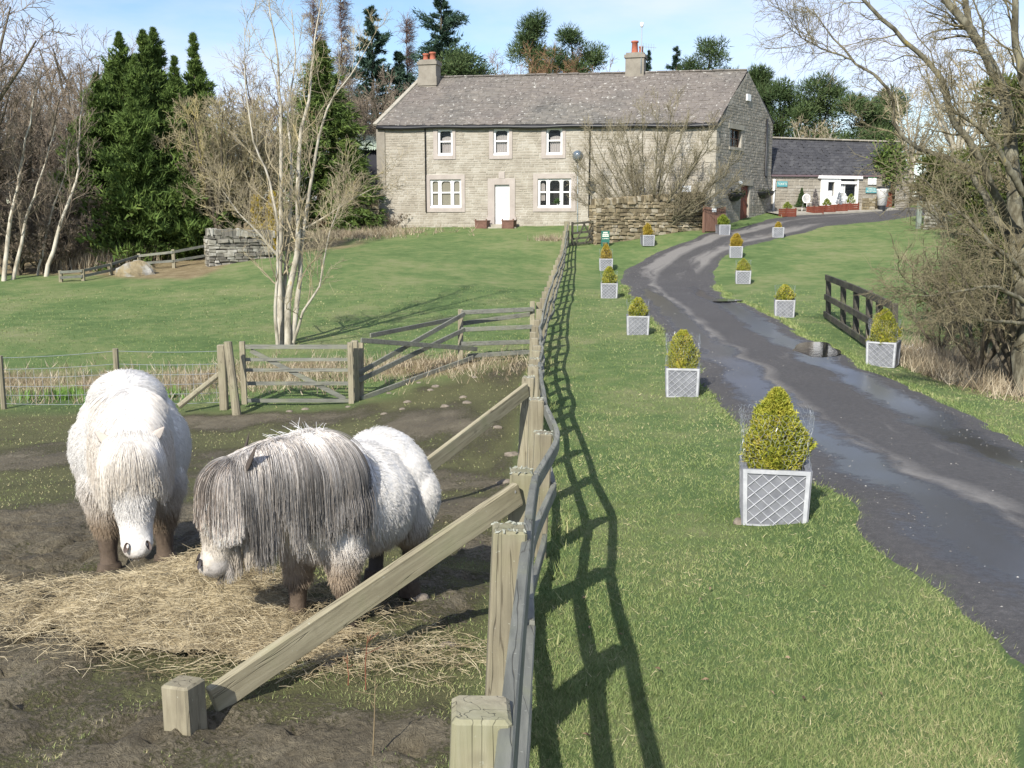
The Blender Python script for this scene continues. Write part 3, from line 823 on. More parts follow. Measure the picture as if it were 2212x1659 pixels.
def arch_fill(W, g, x, z, r, sx, o):
    """filled corner that rounds off a sash"""
    pts = [W.pt(x, z, o)] + [W.pt(x + sx * r * (1 - math.sin(a)), z - r * (1 - math.cos(a)), o) for a in np.linspace(0, math.pi / 2, 7)]
    # fan between the square corner and the arc
    V = np.array(pts); V2 = V - W.n * 0.03
    n_ = len(V); t = [(0, i, i + 1) for i in range(1, n_ - 1)] + [(0, i + 1, i) for i in range(1, n_ - 1)]
    q = [(i, i + 1, n_ + i + 1, n_ + i) for i in range(1, n_ - 1)]
    g.add(np.vstack([V, V2]), t, q)
def window(W, hole, sur, ncol, inner, lab=None):
    x0, x1, z0, z1 = hole; sx0, sx1, sz0, sz1 = sur
    g = G(); f = 0.055 if ncol == 1 else 0.06; o0, o1 = -0.11, -0.04
    W.bar(g, x0, x0 + f, z0, z1, o0, o1); W.bar(g, x1 - f, x1, z0, z1, o0, o1)
    W.bar(g, x0 + f, x1 - f, z1 - f, z1, o0, o1 - .002); W.bar(g, x0 - .03, x1 + .03, z0, z0 + f * 1.3, o0, o1 + 0.06)
    fr = g.build("window", M_white, house, label=lab)
    cols = [(x0 + f, x1 - f)] if ncol == 1 else None
    if ncol == 3:
        w = (x1 - x0 - 2 * f); c0, c1 = x0 + f + w * 0.285, x1 - f - w * 0.285
        cols = [(x0 + f, c0 - .04), (c0 + .04, c1 - .04), (c1 + .04, x1 - f)]
        for c_ in (c0, c1):
            g = G(); W.bar(g, c_ - .05, c_ + .05, z0 + f, z1 - f, o0, o1 - .004); g.build("mullion", M_white, fr)
    zm = z0 + (z1 - z0) * 0.54
    g = G(); W.bar(g, x0 + f, x1 - f, zm - .035, zm + .035, o0 + .01, o1 - .012); g.build("meeting_rail", M_white, fr)
    for (a, b_) in cols:
        g = G(); s_ = 0.045
        W.bar(g, a, a + s_, z0 + f, z1 - f, o0 + .01, o1 - .018); W.bar(g, b_ - s_, b_, z0 + f, z1 - f, o0 + .01, o1 - .018)
        W.bar(g, a + s_, b_ - s_, z1 - f - .03, z1 - f + .01, o0 + .01, o1 - .02); W.bar(g, a + s_, b_ - s_, z0 + f, z0 + f + .07, o0 + .01, o1 - .02)
        r = min(0.17, (b_ - a) * 0.28)
        arch_fill(W, g, a + s_, z1 - f - .03, r, 1, o1 - .022); arch_fill(W, g, b_ - s_, z1 - f - .03, r, -1, o1 - .022)
        g.build("sash", M_white, fr)
        for (p, q) in ((z0 + f, zm), (zm, z1 - f)):
            g = G(); g.add([W.pt(a + .01, p, -.085), W.pt(b_ - .01, p, -.085), W.pt(b_ - .01, q, -.085), W.pt(a + .01, q, -.085)], None, [(0, 1, 2, 3)]); g.build("pane", M_glass, fr)
    g = G(); g.box(0, 0.001, 0, 0.001, 0, 0.001) if False else None
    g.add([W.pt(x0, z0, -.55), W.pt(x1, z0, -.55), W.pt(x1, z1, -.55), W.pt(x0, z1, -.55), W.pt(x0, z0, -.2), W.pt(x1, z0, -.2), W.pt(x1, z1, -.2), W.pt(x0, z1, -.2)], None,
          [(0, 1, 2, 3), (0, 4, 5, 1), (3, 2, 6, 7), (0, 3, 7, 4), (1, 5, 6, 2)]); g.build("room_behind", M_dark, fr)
    if inner == 'blind':
        for (a, b_) in cols:
            g = G(); W.bar(g, a + .02, b_ - .02, z0 + .1, z1 - .12, -.15, -.14); g.build("blind", M_blind, fr)
    elif inner:
        for (fa, fb, fz0, fz1) in inner:
            g = G(); N = 36; V = []; xa, xb = x0 + (x1 - x0) * fa, x0 + (x1 - x0) * fb; za, zb = z0 + (z1 - z0) * fz0, z0 + (z1 - z0) * fz1
            for i in range(N):
                t = i / (N - 1); o = -.19 + .03 * math.sin(t * 42) + .01 * math.sin(t * 97)
                zt = zb - (zb - za) * 0.10 * (t - .5) ** 2 * 4
                V += [W.pt(xa + (xb - xa) * t, za, o), W.pt(xa + (xb - xa) * t, zt, o)]
            g.add(V, None, [(2 * i, 2 * i + 2, 2 * i + 3, 2 * i + 1) for i in range(N - 1)]); g.build("curtain", M_curtain, fr, True)
    g = G(); e = 0.0
    W.bar(g, sx0, x0, sz0, sz1, -.1, .045); W.bar(g, x1, sx1, sz0, sz1, -.1, .045)
    W.bar(g, x0, x1, z1, sz1, -.1, .043); W.bar(g, x0, x1, sz0, z0, -.1, .055)
    g.build("surround", M_dress, fr)
ins = [[(.22, .98, .04, .74)], [(.14, .95, .04, .78)], [(.2, .96, .04, .72)]]
for h, s_, i_ in zip(holes[:3], surr[:3], ins): window(FR, h, s_, 1, i_)
window(FR, holes[3], surr[3], 3, 'blind', "wide three light window with drawn linen blinds")
window(FR, holes[4], surr[4], 3, [(.06, .2, .25, .85)], "wide three light window with a pot plant on the sill")
# pot plant on the inside sill
g = G(); x = holes[4][0] + 1.0; g.lathe(FR.pt(x, holes[4][2] + .06, -.17), [(0.0, 0), (.07, 0), (.09, .14), (.0, .14)], 12); o = g.build("plant_pot", M_white, house, True)
g = G(); rr = seed(8)
for k in range(60):
    d = rr.normal(0, 1, 3); d[2] = abs(d[2]) + .3; d /= np.linalg.norm(d); c = FR.pt(x, holes[4][2] + .2, -.17); s_ = np.cross(d, rr.normal(0, 1, 3)); s_ = s_ / np.linalg.norm(s_) * .025
    g.add([c, c + d * .18 + s_, c + d * .34, c + d * .18 - s_], None, [(0, 1, 2, 3)])
M_leafgreen = nmat("leaf_green", [(0.3, (0.03, 0.07, 0.018)), (0.7, (0.075, 0.14, 0.035))], 8, 0.6, 0)
g.build("house_plant", M_leafgreen, o)
# front door
x0, x1, z0, z1 = dr; g = G(); FR.bar(g, x0, x1, z0, z1, -.14, -.09)
for (a, b_, p, q) in ((.12, .46, .06, .28), (.54, .88, .06, .28), (.12, .46, .33, .52), (.54, .88, .33, .52)):
    FR.bar(g, x0 + (x1 - x0) * a, x0 + (x1 - x0) * b_, z0 + (z1 - z0) * p, z0 + (z1 - z0) * q, -.09, -.075)
door = g.build("front_door", M_white, house)
M_lace = flat("blue_lace_glass", (0.46, 0.50, 0.64), 0.15)
for a in (.26, .60):
    for p in (.56, .75):
        g = G(); FR.bar(g, x0 + (x1 - x0) * a, x0 + (x1 - x0) * (a + .31), z0 + (z1 - z0) * p, z0 + (z1 - z0) * (p + .17), -.088, -.083); g.build("pane", M_lace, door)
g = G(); g.lathe(FR.pt(x0 + .1, z0 + .95, -.07), [(0, -.03), (.03, -.02), (.03, .02), (0, .03)], 8); g.build("door_knob", M_black, door)
g = G(); sx0, sx1, sz0, sz1 = dr_s
FR.bar(g, sx0, x0, sz0, sz1, -.1, .05); FR.bar(g, x1, sx1, sz0, sz1, -.1, .05); FR.bar(g, x0, x1, z1, sz1, -.1, .048)
k0 = FR.rect(1077.6, 371.6, 1090.7, 386); FR.bar(g, k0[0], k0[1], sz1, k0[3], -.1, .06)
FR.bar(g, sx0 - .06, x0 + .0, sz0 - .02, sz0 + .42, -.1, .075); FR.bar(g, x1, sx1 + .06, sz0 - .02, sz0 + .42, -.1, .075)
g.build("door_surround", M_dress, door)
g = G(); FR.bar(g, x0 - .35, x1 + .35, z0 - .3, z0 - .01, -.1, .45); FR.bar(g, x0 - .5, x1 + .5, z0 - .5, z0 - .14, .45, .75); g.build("doorstep", M_quoin, house)
# gable window, door, lamp, pipe, alarm box
x0, x1, z0, z1 = gw
g = G()
for a in (0, .5, .96): GB.bar(g, x0 + (x1 - x0) * a, x0 + (x1 - x0) * a + .06, z0, z1, -.2, -.15)
for a in (0, .46, .95): GB.bar(g, x0, x1, z0 + (z1 - z0) * a, z0 + (z1 - z0) * a + .05, -.2, -.152)
w_ = g.build("window", M_brownwood, house, label="small unpainted window high in the gable")
g = G(); GB.bar(g, x0, x1, z0, z1, -.19, -.18); g.build("pane", M_glass, w_)
g = G(); GB.bar(g, x0, x1, z0, z1, -.6, -.5); g.build("room_behind", M_dark, w_)
g = G(); GB.bar(g, x0 - .25, x1 + .25, z1, z1 + .24, -.1, .04); GB.bar(g, x0 - .15, x1 + .15, z0 - .14, z0, -.1, .06); g.build("lintel_and_sill", M_quoin, w_)
x0, x1, z0, z1 = gd
g = G()
for k in range(5): GB.bar(g, x0 + (x1 - x0) * k / 5 + .004, x0 + (x1 - x0) * (k + 1) / 5 - .004, z0, z1, -.16, -.11, rg_.random())
dd = g.build("side_door", M_redwood, house, label="dark red plank door in the gable")
g = G(); GB.bar(g, x0 + .08, x0 + .2, z0 + .95, z0 + 1.08, -.11, -.07); g.build("latch", M_black, dd)
g = G(); GB.bar(g, x0 - .3, x1 + .35, z1, z1 + .28, -.1, .045); g.build("lintel", M_quoin, dd)
(sx_, sz_) = GB.hit(1590, 395); (a0, b0_), (a1, b1_) = GB.hit(1655, 257), GB.hit(1655, 379)
g = G(); g.tube([GB.pt(a0, b0_, .07), GB.pt(a0, b1_, .07), GB.pt(a0, b1_ - .12, .16)], .05, 8); g.build("downpipe", M_black, house, True)
xr = GB.rect(1611.5, 203, 1618.5, 219); g = G(); GB.bar(g, *xr, 0.01, .09); g.build("alarm_box", M_white, house)
xl, zl = GB.hit(1595.5, 395); g = G(); g.lathe(GB.pt(xl, zl, .12), [(0, .1), (.05, .09), (.1, 0), (.085, -.06), (.0, -.06)], 12); GB.bar(g, xl - .02, xl + .02, zl + .02, zl + .08, 0, .12); g.build("wall_lamp", M_lead, house)
# chimneys
def chimney(c, w, d, z0, z1, pots, lab):
    g = G(); dx, dy = FR.d, FR.n
    def blk(w_, d_, a, b_): g.obox(np.array([c[0], c[1], (a + b_) / 2]), dx * w_ / 2, dy * d_ / 2, np.array([0, 0, (b_ - a) / 2]))
    blk(w, d, z0, z1 - .22); blk(w + .12, d + .12, z1 - .22, z1 - .06); blk(w - .04, d - .04, z1 - .06, z1 + .04)
    blk(w + .09, d + .09, z0 + .3, z0 + .75)
    ch = g.build("chimney", M_gable[1], roof, label=lab)
    for (ox, oy, h, r) in pots:
        g = G(); p = np.array([c[0], c[1], z1 + .03]) + dx * ox + dy * oy
        g.lathe(p, [(r * 1.1, 0), (r, .08), (r * .85, h - .1), (r * 1.12, h - .08), (r * 1.12, h), (r * .7, h), (r * .7, h - .2)], 14)
        g.build("chimney_pot", M_clay, roof, True)
    return ch
cL = P(928, 160, 54.6); zt = P(928, 133, 54.6)[2]
chimney(cL, 0.98, .8, Rl[2] - 0.75, zt, [(-.2, 0, .36, .15), (.18, 0, .42, .16)], "broad stone stack with two short red pots")
cR = P(1373, 150, 52.4); zt = P(1373, 118, 52.4)[2]
chimney(cR, .95, .8, Rr[2] - .95, zt, [(-.06, 0, .62, .17), (.28, .1, .34, .11)], "stone stack with one tall red pot")
# TV mast on the right stack
mast = thing("aerial_mast", "thin aerial mast with small dish strapped to the right hand chimney", "aerial", [cR[0] + .25, cR[1] - .5, zt - 1.0])
g = G(); pz = P(1381, 60, 51.9)[2]; mp_ = np.array([cR[0] + .22, cR[1] - .48, 0]); g.tube([mp_ + up * (zt - 1.0), mp_ + up * pz], .028, 6); g.build("mast_pole", M_lead, mast, True)
g = G(); g.tube([mp_ + up * (pz - .05), mp_ + up * (pz + .03), mp_ + up * (pz + .2), mp_ + up * (pz + .22)], [.02, .09, .09, .02], 10); g.build("aerial_head", M_white, mast, True)
g = G(); g.tube([mp_ + up * (pz - .95) - FR.d * .1, mp_ + up * (pz - 1.05) + FR.d * .75], .014, 5)
for k in range(5): q = mp_ + up * (pz - .95 - .02 * k) + FR.d * (.1 + .13 * k); g.tube([q - up * .16, q + up * .16], .009, 4)
g.build("antenna", M_lead, mast)
M_rust = nmat('rusty_iron', [(0.3, (0.10, 0.055, 0.04)), (0.7, (0.18, 0.10, 0.075))], 6, .85, .3)
# planter boxes either side of the front door
for k, (ua, ub, lab) in enumerate(((1037, 1062, "rusty brown tub left of the white front door"), (1094, 1119, "rusty brown tub right of the white front door"))):
    xa, za = FR.hit(ua, 480); xb, zb = FR.hit(ub, 494); zb = gz(*FR.pt((xa + xb) / 2, 0, .5)[:2]); za = zb + .37
    t = thing("door_tub", lab, "planter", FR.pt((xa + xb) / 2, zb, .55), "tubs by the front door"); g = G(); wd = xb - xa
    FR.bar(g, xa, xb, zb - .05, za - .06, .3, .3 + wd); t0 = g.build("tub_body", M_rust, t)
    g = G(); FR.bar(g, xa - .02, xb + .02, za - .06, za, .28, .32 + wd); g.build("tub_rim", M_rust, t)
    for sx in (xa, xb - .05):
        g = G(); FR.bar(g, sx, sx + .06, za, za + .06, .3 + wd - .06, .3 + wd); g.build("finial", M_rust, t)
# hanging baskets on the gable
for k, (u0, v0, u1, v1, lab) in enumerate(((1571.6, 417, 1592.6, 436, "black half round wall basket left of the red side door"), (1636, 414, 1657, 430, "black half round wall basket right of the red side door"))):
    xa, xb, za, zb = GB.rect(u0, v0, u1, v1); t = thing("wall_basket", lab, "basket", GB.pt((xa + xb) / 2, za), "wall baskets on the gable"); g = G(); N = 13
    r_ = (xb - xa) / 2; V = []
    prof_ = [(1.0, zb), (1.05, zb - .04), (.92, zb - .16), (.55, za + .05), (.2, za)]
    for f, z in prof_:
        for i in range(N):
            a = math.pi * i / (N - 1); V.append(GB.pt((xa + xb) / 2 - r_ * f * math.cos(a), z, .02 + r_ * .75 * f * math.sin(a)))
    g.add(V, None, [(j * N + i, j * N + i + 1, (j + 1) * N + i + 1, (j + 1) * N + i) for j in range(len(prof_) - 1) for i in range(N - 1)])
    g.build("basket_cage", M_black, t)
    g = G(); rr = seed(30 + k)
    for i in range(160):
        c = GB.pt((xa + xb) / 2 + rr.uniform(-r_, r_) * .9, zb - .06 + rr.uniform(0, .08), .05 + rr.uniform(0, r_ * .6)); d = rr.normal(0, 1, 3) * .07; s_ = rr.normal(0, 1, 3) * .03
        g.add([c, c + d + s_, c + d * 1.6, c + d - s_], None, [(0, 1, 2, 3)])
    g.build("moss_lining", nmat("dark_moss_%d" % k, [(0.3, (0.02, 0.025, 0.012)), (0.7, (0.05, 0.055, 0.03))], 9, 0.9, 0), t)
xr = FR.rect(1474, 401.5, 1492.5, 414.5); g = G(); FR.bar(g, *xr, .05, .08)
o = g.build("wall_notice", flat("pale_notice", (0.66, 0.70, 0.74), 0.5)); tag(o, "pale blank notice board fixed on the barn wall", "sign")
# ------------------------------------------------------------------ annex beside the farmhouse
E0, E1 = P(1655, 376, 54.6), P(1912, 377.5, 57.4)
E0 = E0 - (E1 - E0) / np.linalg.norm(E1 - E0) * 2.6
AN = Wall(E0, E1)
an_back = (Ce - Be); an_back[2] = 0; an_back = an_back / np.linalg.norm(an_back)
annex = thing("stone_annex", "low stone outbuilding with dark slate roof and white painted entrance", "building", [(E0[0] + E1[0]) / 2, (E0[1] + E1[1]) / 2, gz((E0[0] + E1[0]) / 2, E0[1])])
hw_ = 2.4
Rz = P(1925, 311, 59.4)[2]; R0a = E0 + an_back * hw_; R1a = E1 + an_back * hw_; R0a[2] = R1a[2] = Rz
B0a = E0 + an_back * 2 * hw_; B1a = E1 + an_back * 2 * hw_
atop = lambda x: E0[2] + (E1[2] - E0[2]) * x / AN.L - 0.02
abot = lambda x: gz(*AN.pt(x, 0)[:2]) - 0.3
bay = AN.rect(1773.6, 377.5, 1851, 449)
awin = AN.rect(1788, 393, 1800.5, 423); adoor = AN.rect(1815, 397.5, 1848, 446); atr = AN.rect(1817, 384.5, 1847, 392)
holes_a = [awin, adoor, atr]
g = G(); AN.sheet(g, [0, 2, 4, AN.L], holes_a, atop, abot, .16)
AG = Wall(E1, B1a)
g.add([np.array([E1[0], E1[1], 1.0]), np.array([B1a[0], B1a[1], 1.0]), B1a, R1a - up * .05, E1 - up * .02], [(0, 1, 2), (0, 2, 3), (0, 3, 4)])
g.add([np.array([B1a[0], B1a[1], 1.0]), np.array([B0a[0], B0a[1], 1.0]), B0a, B1a], None, [(0, 1, 2, 3)])
g.build("front_wall", M_mortar, annex)
pa = AN.courses(0, AN.L, abot(4), atop(0), [(bay[0], bay[1], abot(5) - 1, 99)], atop, abot, (.13, .2), (.22, .5), seed(3), (.012, .03), .02)
lay_pieces(annex, pa, M_stone, "stone", "front_stonework", 200)
pgA = AG.courses(0, AG.L, abot(8), Rz, [], lambda x: (E1[2] + (Rz - E1[2]) * (1 - abs(x / AG.L - .5) * 2)) - .08, lambda x: gz(*AG.pt(x, 0)[:2]) - .2, (.13, .2), (.22, .5), seed(4), (.01, .025), .02)
lay_pieces(annex, pgA, M_gable, "stone", "gable_stonework", 30)
eo = AN.n * .05 - up * .03
e0, e1 = E0 + eo, E1 + eo + AN.d * .12; r0, r1 = R0a + up * .05, R1a + up * .05 + AN.d * .12; b0, b1 = B0a, B1a + AN.d * .12
g = G()
g.add([e0, e1, r1, r0, e0 - th, e1 - th, r1 - th, r0 - th], None, [(0, 1, 2, 3), (7, 6, 5, 4), (0, 4, 5, 1), (1, 5, 6, 2)])
g.add([b1, b0, r0, r1, b1 - th, b0 - th, r0 - th, r1 - th], None, [(0, 1, 2, 3), (7, 6, 5, 4), (0, 4, 5, 1), (3, 7, 4, 0)])
aroof = g.build("roof", M_slate2[1], annex)
lay_pieces(aroof, slates(e0, e1, r0, r1, .24, (.22, .36), .018, seed(5)), M_slate2, "slate", "slating", 120)
rr = seed(6)
for k in range(18):
    g = G(); a, b_ = r0 + (r1 - r0) * k / 18, r0 + (r1 - r0) * (k + .98) / 18; g.beam(a + up * .04, b_ + up * .04, .3, .1, bev=.03, rnd=rr.random()); g.build("ridge_stone", M_stone[1], aroof)
g = G(); g.beam(e0 + AN.n * .03 - up * .05, e1 + AN.n * .03 - up * .05, .09, .09); g.build("gutter", flat("mauve_gutter", (0.17, 0.12, 0.13), .5), annex)
# white entrance bay
gwh = G(); x0, x1 = bay[0], bay[1]; zt_ = atop(x0); zb_ = abot(x0)
def panel(a, b_, p, q): AN.bar(gwh, a, b_, p, q, .0, .06)
panel(x0, awin[0], zb_, zt_); panel(awin[0], awin[1], awin[3], zt_); panel(awin[0], awin[1], zb_, awin[2]); panel(awin[1], adoor[0], zb_, zt_)
panel(adoor[0], adoor[1], atr[3], zt_); panel(adoor[0], adoor[1], adoor[3], atr[2]); panel(adoor[1], x1, zb_, zt_); panel(adoor[0], adoor[1], zb_, adoor[2])
AN.bar(gwh, x0 - .25, x1 + .2, zt_ - .2, zt_ - .04, .06, .13)
bay_o = gwh.build("entrance_bay", M_white, annex)
for h, nm in ((awin, "window"), (atr, "fanlight")):
    g = G(); AN.bar(g, *h, -.08, -.06); g.build(nm, M_glass, annex)
g = G(); AN.bar(g, awin[0] + .06, awin[1] - .06, awin[2] + .02, awin[2] + .28, -.055, -.045); g.build("window_notice", M_white, annex)
g = G(); AN.bar(g, *adoor[:2], adoor[2], adoor[3], -.10, -.08); dd = g.build("glazed_door", M_glass, annex)
g = G(); xa, xb = adoor[:2]
for a in (0, .3, .96): AN.bar(g, xa + (xb - xa) * a, xa + (xb - xa) * a + .05, adoor[2], adoor[3], -.08, -.05)
AN.bar(g, xa + .05, xb - .03, adoor[2], adoor[2] + .55, -.078, -.052); g.build("door_frame", M_white, dd)
g = G(); AN.bar(g, xa + .06, xa + .3, adoor[3] - .45, adoor[3] - .06, -.076, -.066); g.build("door_notice", M_white, dd)
g = G(); q0 = np.array([E0[0], E0[1], 1.5])
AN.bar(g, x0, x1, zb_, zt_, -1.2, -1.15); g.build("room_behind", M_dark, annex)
xd, zd1 = AN.hit(1671, 387); g = G(); g.tube([AN.pt(xd, abot(xd) + .3, .08), AN.pt(xd, zd1, .08)], .06, 8); g.build("downpipe", M_white, annex, True)
# signs with lettering
def sign(W, u0, v0, u1, v1, board_mat, lines, txt_mat, label, out=.05, tilt=None, name="sign_board"):
    x0, x1, z0, z1 = W.rect(u0, v0, u1, v1)
    t = thing(name, label, "sign", W.pt((x0 + x1) / 2, z0, out))
    g = G(); W.bar(g, x0, x1, z0, z1, out, out + .025); g.build("board", board_mat, t)
    lettering(t, W, x0, x1, z0, z1, lines, txt_mat, out + .03)
    return t
def lettering(t, W, x0, x1, z0, z1, lines, txt_mat, out, R=None):
    n_ = len(lines); hh = (z1 - z0) / (n_ + .35)
    for i, s_ in enumerate(lines):
        cu = bpy.data.curves.new("lettering", 'FONT'); cu.body = s_; cu.align_x = 'CENTER'; cu.align_y = 'CENTER'
        cu.size = hh * 1.0; cu.extrude = .003
        o = bpy.data.objects.new("lettering", cu); cu.materials.append(txt_mat)
        link(o, t)
        M = Matrix(((W.d[0], 0, W.n[0], 0), (W.d[1], 0, W.n[1], 0), (0, 1, 0, 0), (0, 0, 0, 1)))
        p = W.pt((x0 + x1) / 2, z1 - hh * (i + .68), out) - WLOC[t.name]
        M.translation = Vector(p); o.matrix_basis = M
        bpy.context.view_layer.update()
        wd = o.dimensions[0] if o.dimensions[0] > 0 else 1
        k = min(1.0, (x1 - x0) * .9 / wd)
        me_ = bpy.data.meshes.new_from_object(o.evaluated_get(bpy.context.evaluated_depsgraph_get()))
        bpy.data.objects.remove(o); o = bpy.data.objects.new("lettering", me_); link(o, t)
        o.matrix_basis = M @ Matrix.Diagonal((k, max(k, .75) if k < 1 else 1, 1, 1))
M_teal = flat("teal_sign_board", (0.10, 0.33, 0.36), .4)
M_cream = flat("cream_lettering", (0.80, 0.79, 0.68), .5)
sign(AN, 1677, 391.5, 1699, 403.5, M_teal, ["TOILETS"], M_cream, "teal sign lettered TOILETS on the stone annex")
sign(AN, 1869, 405, 1892, 417, M_teal, ["OFFICE &", "RECEPTION"], M_cream, "teal sign lettered RECEPTION beside the annex entrance")
t = sign(AN, 1874, 381, 1891, 399, M_white, [], M_cream, "white notice board with green top under the annex eaves")
xr = AN.rect(1874, 381, 1891, 399); g = G(); AN.bar(g, xr[0], xr[1], xr[3] - .09, xr[3], .076, .082); g.build("header_strip", flat("green_strip", (0.10, 0.35, 0.16)), t)
# pale paving in front of the annex
g = G(); pv = [at(1678, 471), at(1860, 458.5), None, None]
pts = [AN.pt(2.3, 0, .06), AN.pt(AN.L, 0, .06), AN.pt(AN.L, 0, 1.25), AN.pt(2.3, 0, 1.9)]
N = 14; V = []
for i in range(N):
    s_ = i / (N - 1); a = pts[0] + (pts[1] - pts[0]) * s_; b_ = pts[3] + (pts[2] - pts[3]) * s_
    for k_ in range(5):
        p = a + (b_ - a) * k_ / 4; V.append((p[0], p[1], gz(p[0], p[1]) + .09))
    V.append((b_[0], b_[1], gz(b_[0], b_[1]) - .1))
q = [(i * 6 + k_, i * 6 + k_ + 1, (i + 1) * 6 + k_ + 1, (i + 1) * 6 + k_) for i in range(N - 1) for k_ in range(5)]
g.add(V, None, q); o = g.build("paving", nmat("pale_paving", [(0.3, (0.26, 0.24, 0.2)), (0.7, (0.38, 0.36, 0.31))], 3, .9, .3)); tag(o, "pale paved strip in front of the annex", kind="structure")
def pz(p): return np.array([p[0], p[1], gz(p[0], p[1]) + .09])

# conifer and shrub foliage used in tubs and planters
def spray(g, c, d, L, w, rng, n=7, rnd=0.0, droop=0.0, flat_=0.35):
    """a flat feathery spray: a stalk with side leaflets"""
    d = d / np.linalg.norm(d); s_ = np.cross(d, rng.normal(0, 1, 3)); s_ /= max(np.linalg.norm(s_), 1e-6)
    for i in range(n):
        t = (i + .5) / n; b_ = c + d * L * t * .8; sg = 1 if i % 2 else -1
        dd_ = d * .75 + s_ * sg * .65 + rng.normal(0, .15, 3); e = b_ + dd_ * L * .42
        ww = np.cross(dd_, rng.normal(0, 1, 3)); ww = ww / max(np.linalg.norm(ww), 1e-6) * w
        g.add([b_ - ww * .4, b_ + ww * .4, e], [(0, 1, 2)], None, rnd)
    ww = np.cross(d, rng.normal(0, 1, 3)); ww = ww / max(np.linalg.norm(ww), 1e-6) * w
    g.add([c - ww * .5, c + ww * .5, c + d * L], [(0, 1, 2)], None, rnd)
def conefoliage(base, h, r, rng, n, L, w, prof=None, lean=(0, 0), zs=0.0):
    """dense upright foliage following a radius profile"""
    g = G(); prof = prof or (lambda t: (1 - t) ** .8 * (1 if t > .08 else .75 + 3 * t))
    for i in range(n):
        t = rng.random() ** 1.25; a = rng.uniform(0, 2 * math.pi); lob = 1 + .14 * math.sin(3 * a + 7 * t) + .1 * math.sin(5 * a - 9 * t)
        rad = r * prof(t) * lob * (0.55 + .45 * rng.random() ** .5)
        c = np.array([base[0] + rad * math.cos(a) + lean[0] * t, base[1] + rad * math.sin(a) + lean[1] * t, base[2] + zs + h * t * .93])
        d = np.array([math.cos(a) * .55, math.sin(a) * .55, .85]) + rng.normal(0, .28, 3)
        spray(g, c, d, L * rng.uniform(.7, 1.25) * (1 - .35 * t), w, rng, 5, rng.random())
    return g
def leafmat(name, stops, rough=.55):
    m = nmat(name, stops, 5, rough, 0, rnd='attr', rndamt=.3, spec=.25)
    b = m.node_tree.nodes["Principled BSDF"]
    return m
M_gold = leafmat("golden_conifer", [(0.1, (0.15, 0.18, 0.02)), (0.45, (0.27, 0.285, 0.035)), (0.8, (0.42, 0.385, 0.06)), (1, (0.5, 0.34, 0.10))])
M_gold2 = leafmat("yellow_conifer", [(0.1, (0.2, 0.15, 0.02)), (0.5, (0.38, 0.28, 0.04)), (1, (0.5, 0.38, 0.08))])
M_ygreen = leafmat("yellow_green_conifer", [(0.1, (0.09, 0.13, 0.02)), (0.5, (0.17, 0.22, 0.03)), (1, (0.3, 0.32, 0.06))])
M_dkgreen = leafmat("dark_green_conifer", [(0.1, (0.018, 0.04, 0.012)), (0.5, (0.045, 0.085, 0.025)), (1, (0.09, 0.14, 0.04))])
M_purple = leafmat("purplish_shrub", [(0.1, (0.06, 0.055, 0.06)), (0.5, (0.13, 0.115, 0.12)), (1, (0.22, 0.2, 0.2))])
M_silver = leafmat("silver_shrub", [(0.1, (0.20, 0.23, 0.26)), (0.5, (0.34, 0.37, 0.41)), (1, (0.5, 0.52, 0.56))])
M_stem = nmat("woody_stem", [(0.3, (0.09, 0.06, 0.035)), (0.7, (0.17, 0.12, 0.08))], 12, .9, .3)
M_soil = nmat("dark_compost", [(0.3, (0.02, 0.014, 0.01)), (0.7, (0.05, 0.036, 0.026))], 30, .95, .6, .01)

RED = [(1684, 1711, 470, .32, M_ygreen, .24, "yellow green conifer", "on its own below the TOILETS sign"), (1744, 1770, 465, .95, M_purple, .17, "tall dark pointed shrub", "first of the row of four"),
       (1770, 1796, 463, .34, M_ygreen, .2, "low rounded green shrub", "second of the row of four"), (1796, 1822, 461, .66, M_silver, .15, "slim silvery shrub", "third of the row of four"), (1822, 1847, 458.7, .5, M_ygreen, .24, "bushy yellow green conifer", "last of the row of four")]
for k, (u0, u1, v, ph, pm, pr, pn, where) in enumerate(RED):
    c = at((u0 + u1) / 2, v - 2); D_ = c[1]; wd = (u1 - u0) * D_ / 2212 * .96; hd = 17 * D_ / 2212; c = c + an_back * wd * .3
    c[2] = gz(c[0], c[1])
    t = thing("wooden_tub", "square reddish wooden tub by the annex, %s" % where, "planter", c, "red wooden tubs by the annex")
    g = G()
    for i in range(4):
        z0, z1 = c[2] - .02 + i * hd / 4, c[2] - .02 + (i + 1) * hd / 4 - .008
        gg = G(); gg.obox([c[0], c[1], (z0 + z1) / 2], AN.d * wd / 2, AN.n * wd / 2, [0, 0, (z1 - z0) / 2], i * .2); gg.build("board", M_redwood, t)
    for sx in (-1, 1):
        gg = G(); p = c + AN.d * sx * (wd / 2 - .02) + AN.n * wd / 2; gg.obox(p + up * hd / 2, AN.d * .035, AN.n * .02, up * (hd / 2 + .01)); gg.build("corner_post", M_redwood, t)
    tp = thing("tub_plant", "%s in the red tub, %s" % (pn, where), "plant", c + up * hd)
    rr = seed(50 + k); g = conefoliage(c + up * (hd - .02), ph, pr, rr, 260, .13, .022); g.build("foliage", pm, tp)
    g = G(); g.tube([c + up * (hd - .05), c + up * (hd + ph * .5)], .015, 5); g.build("stem", M_stem, tp)
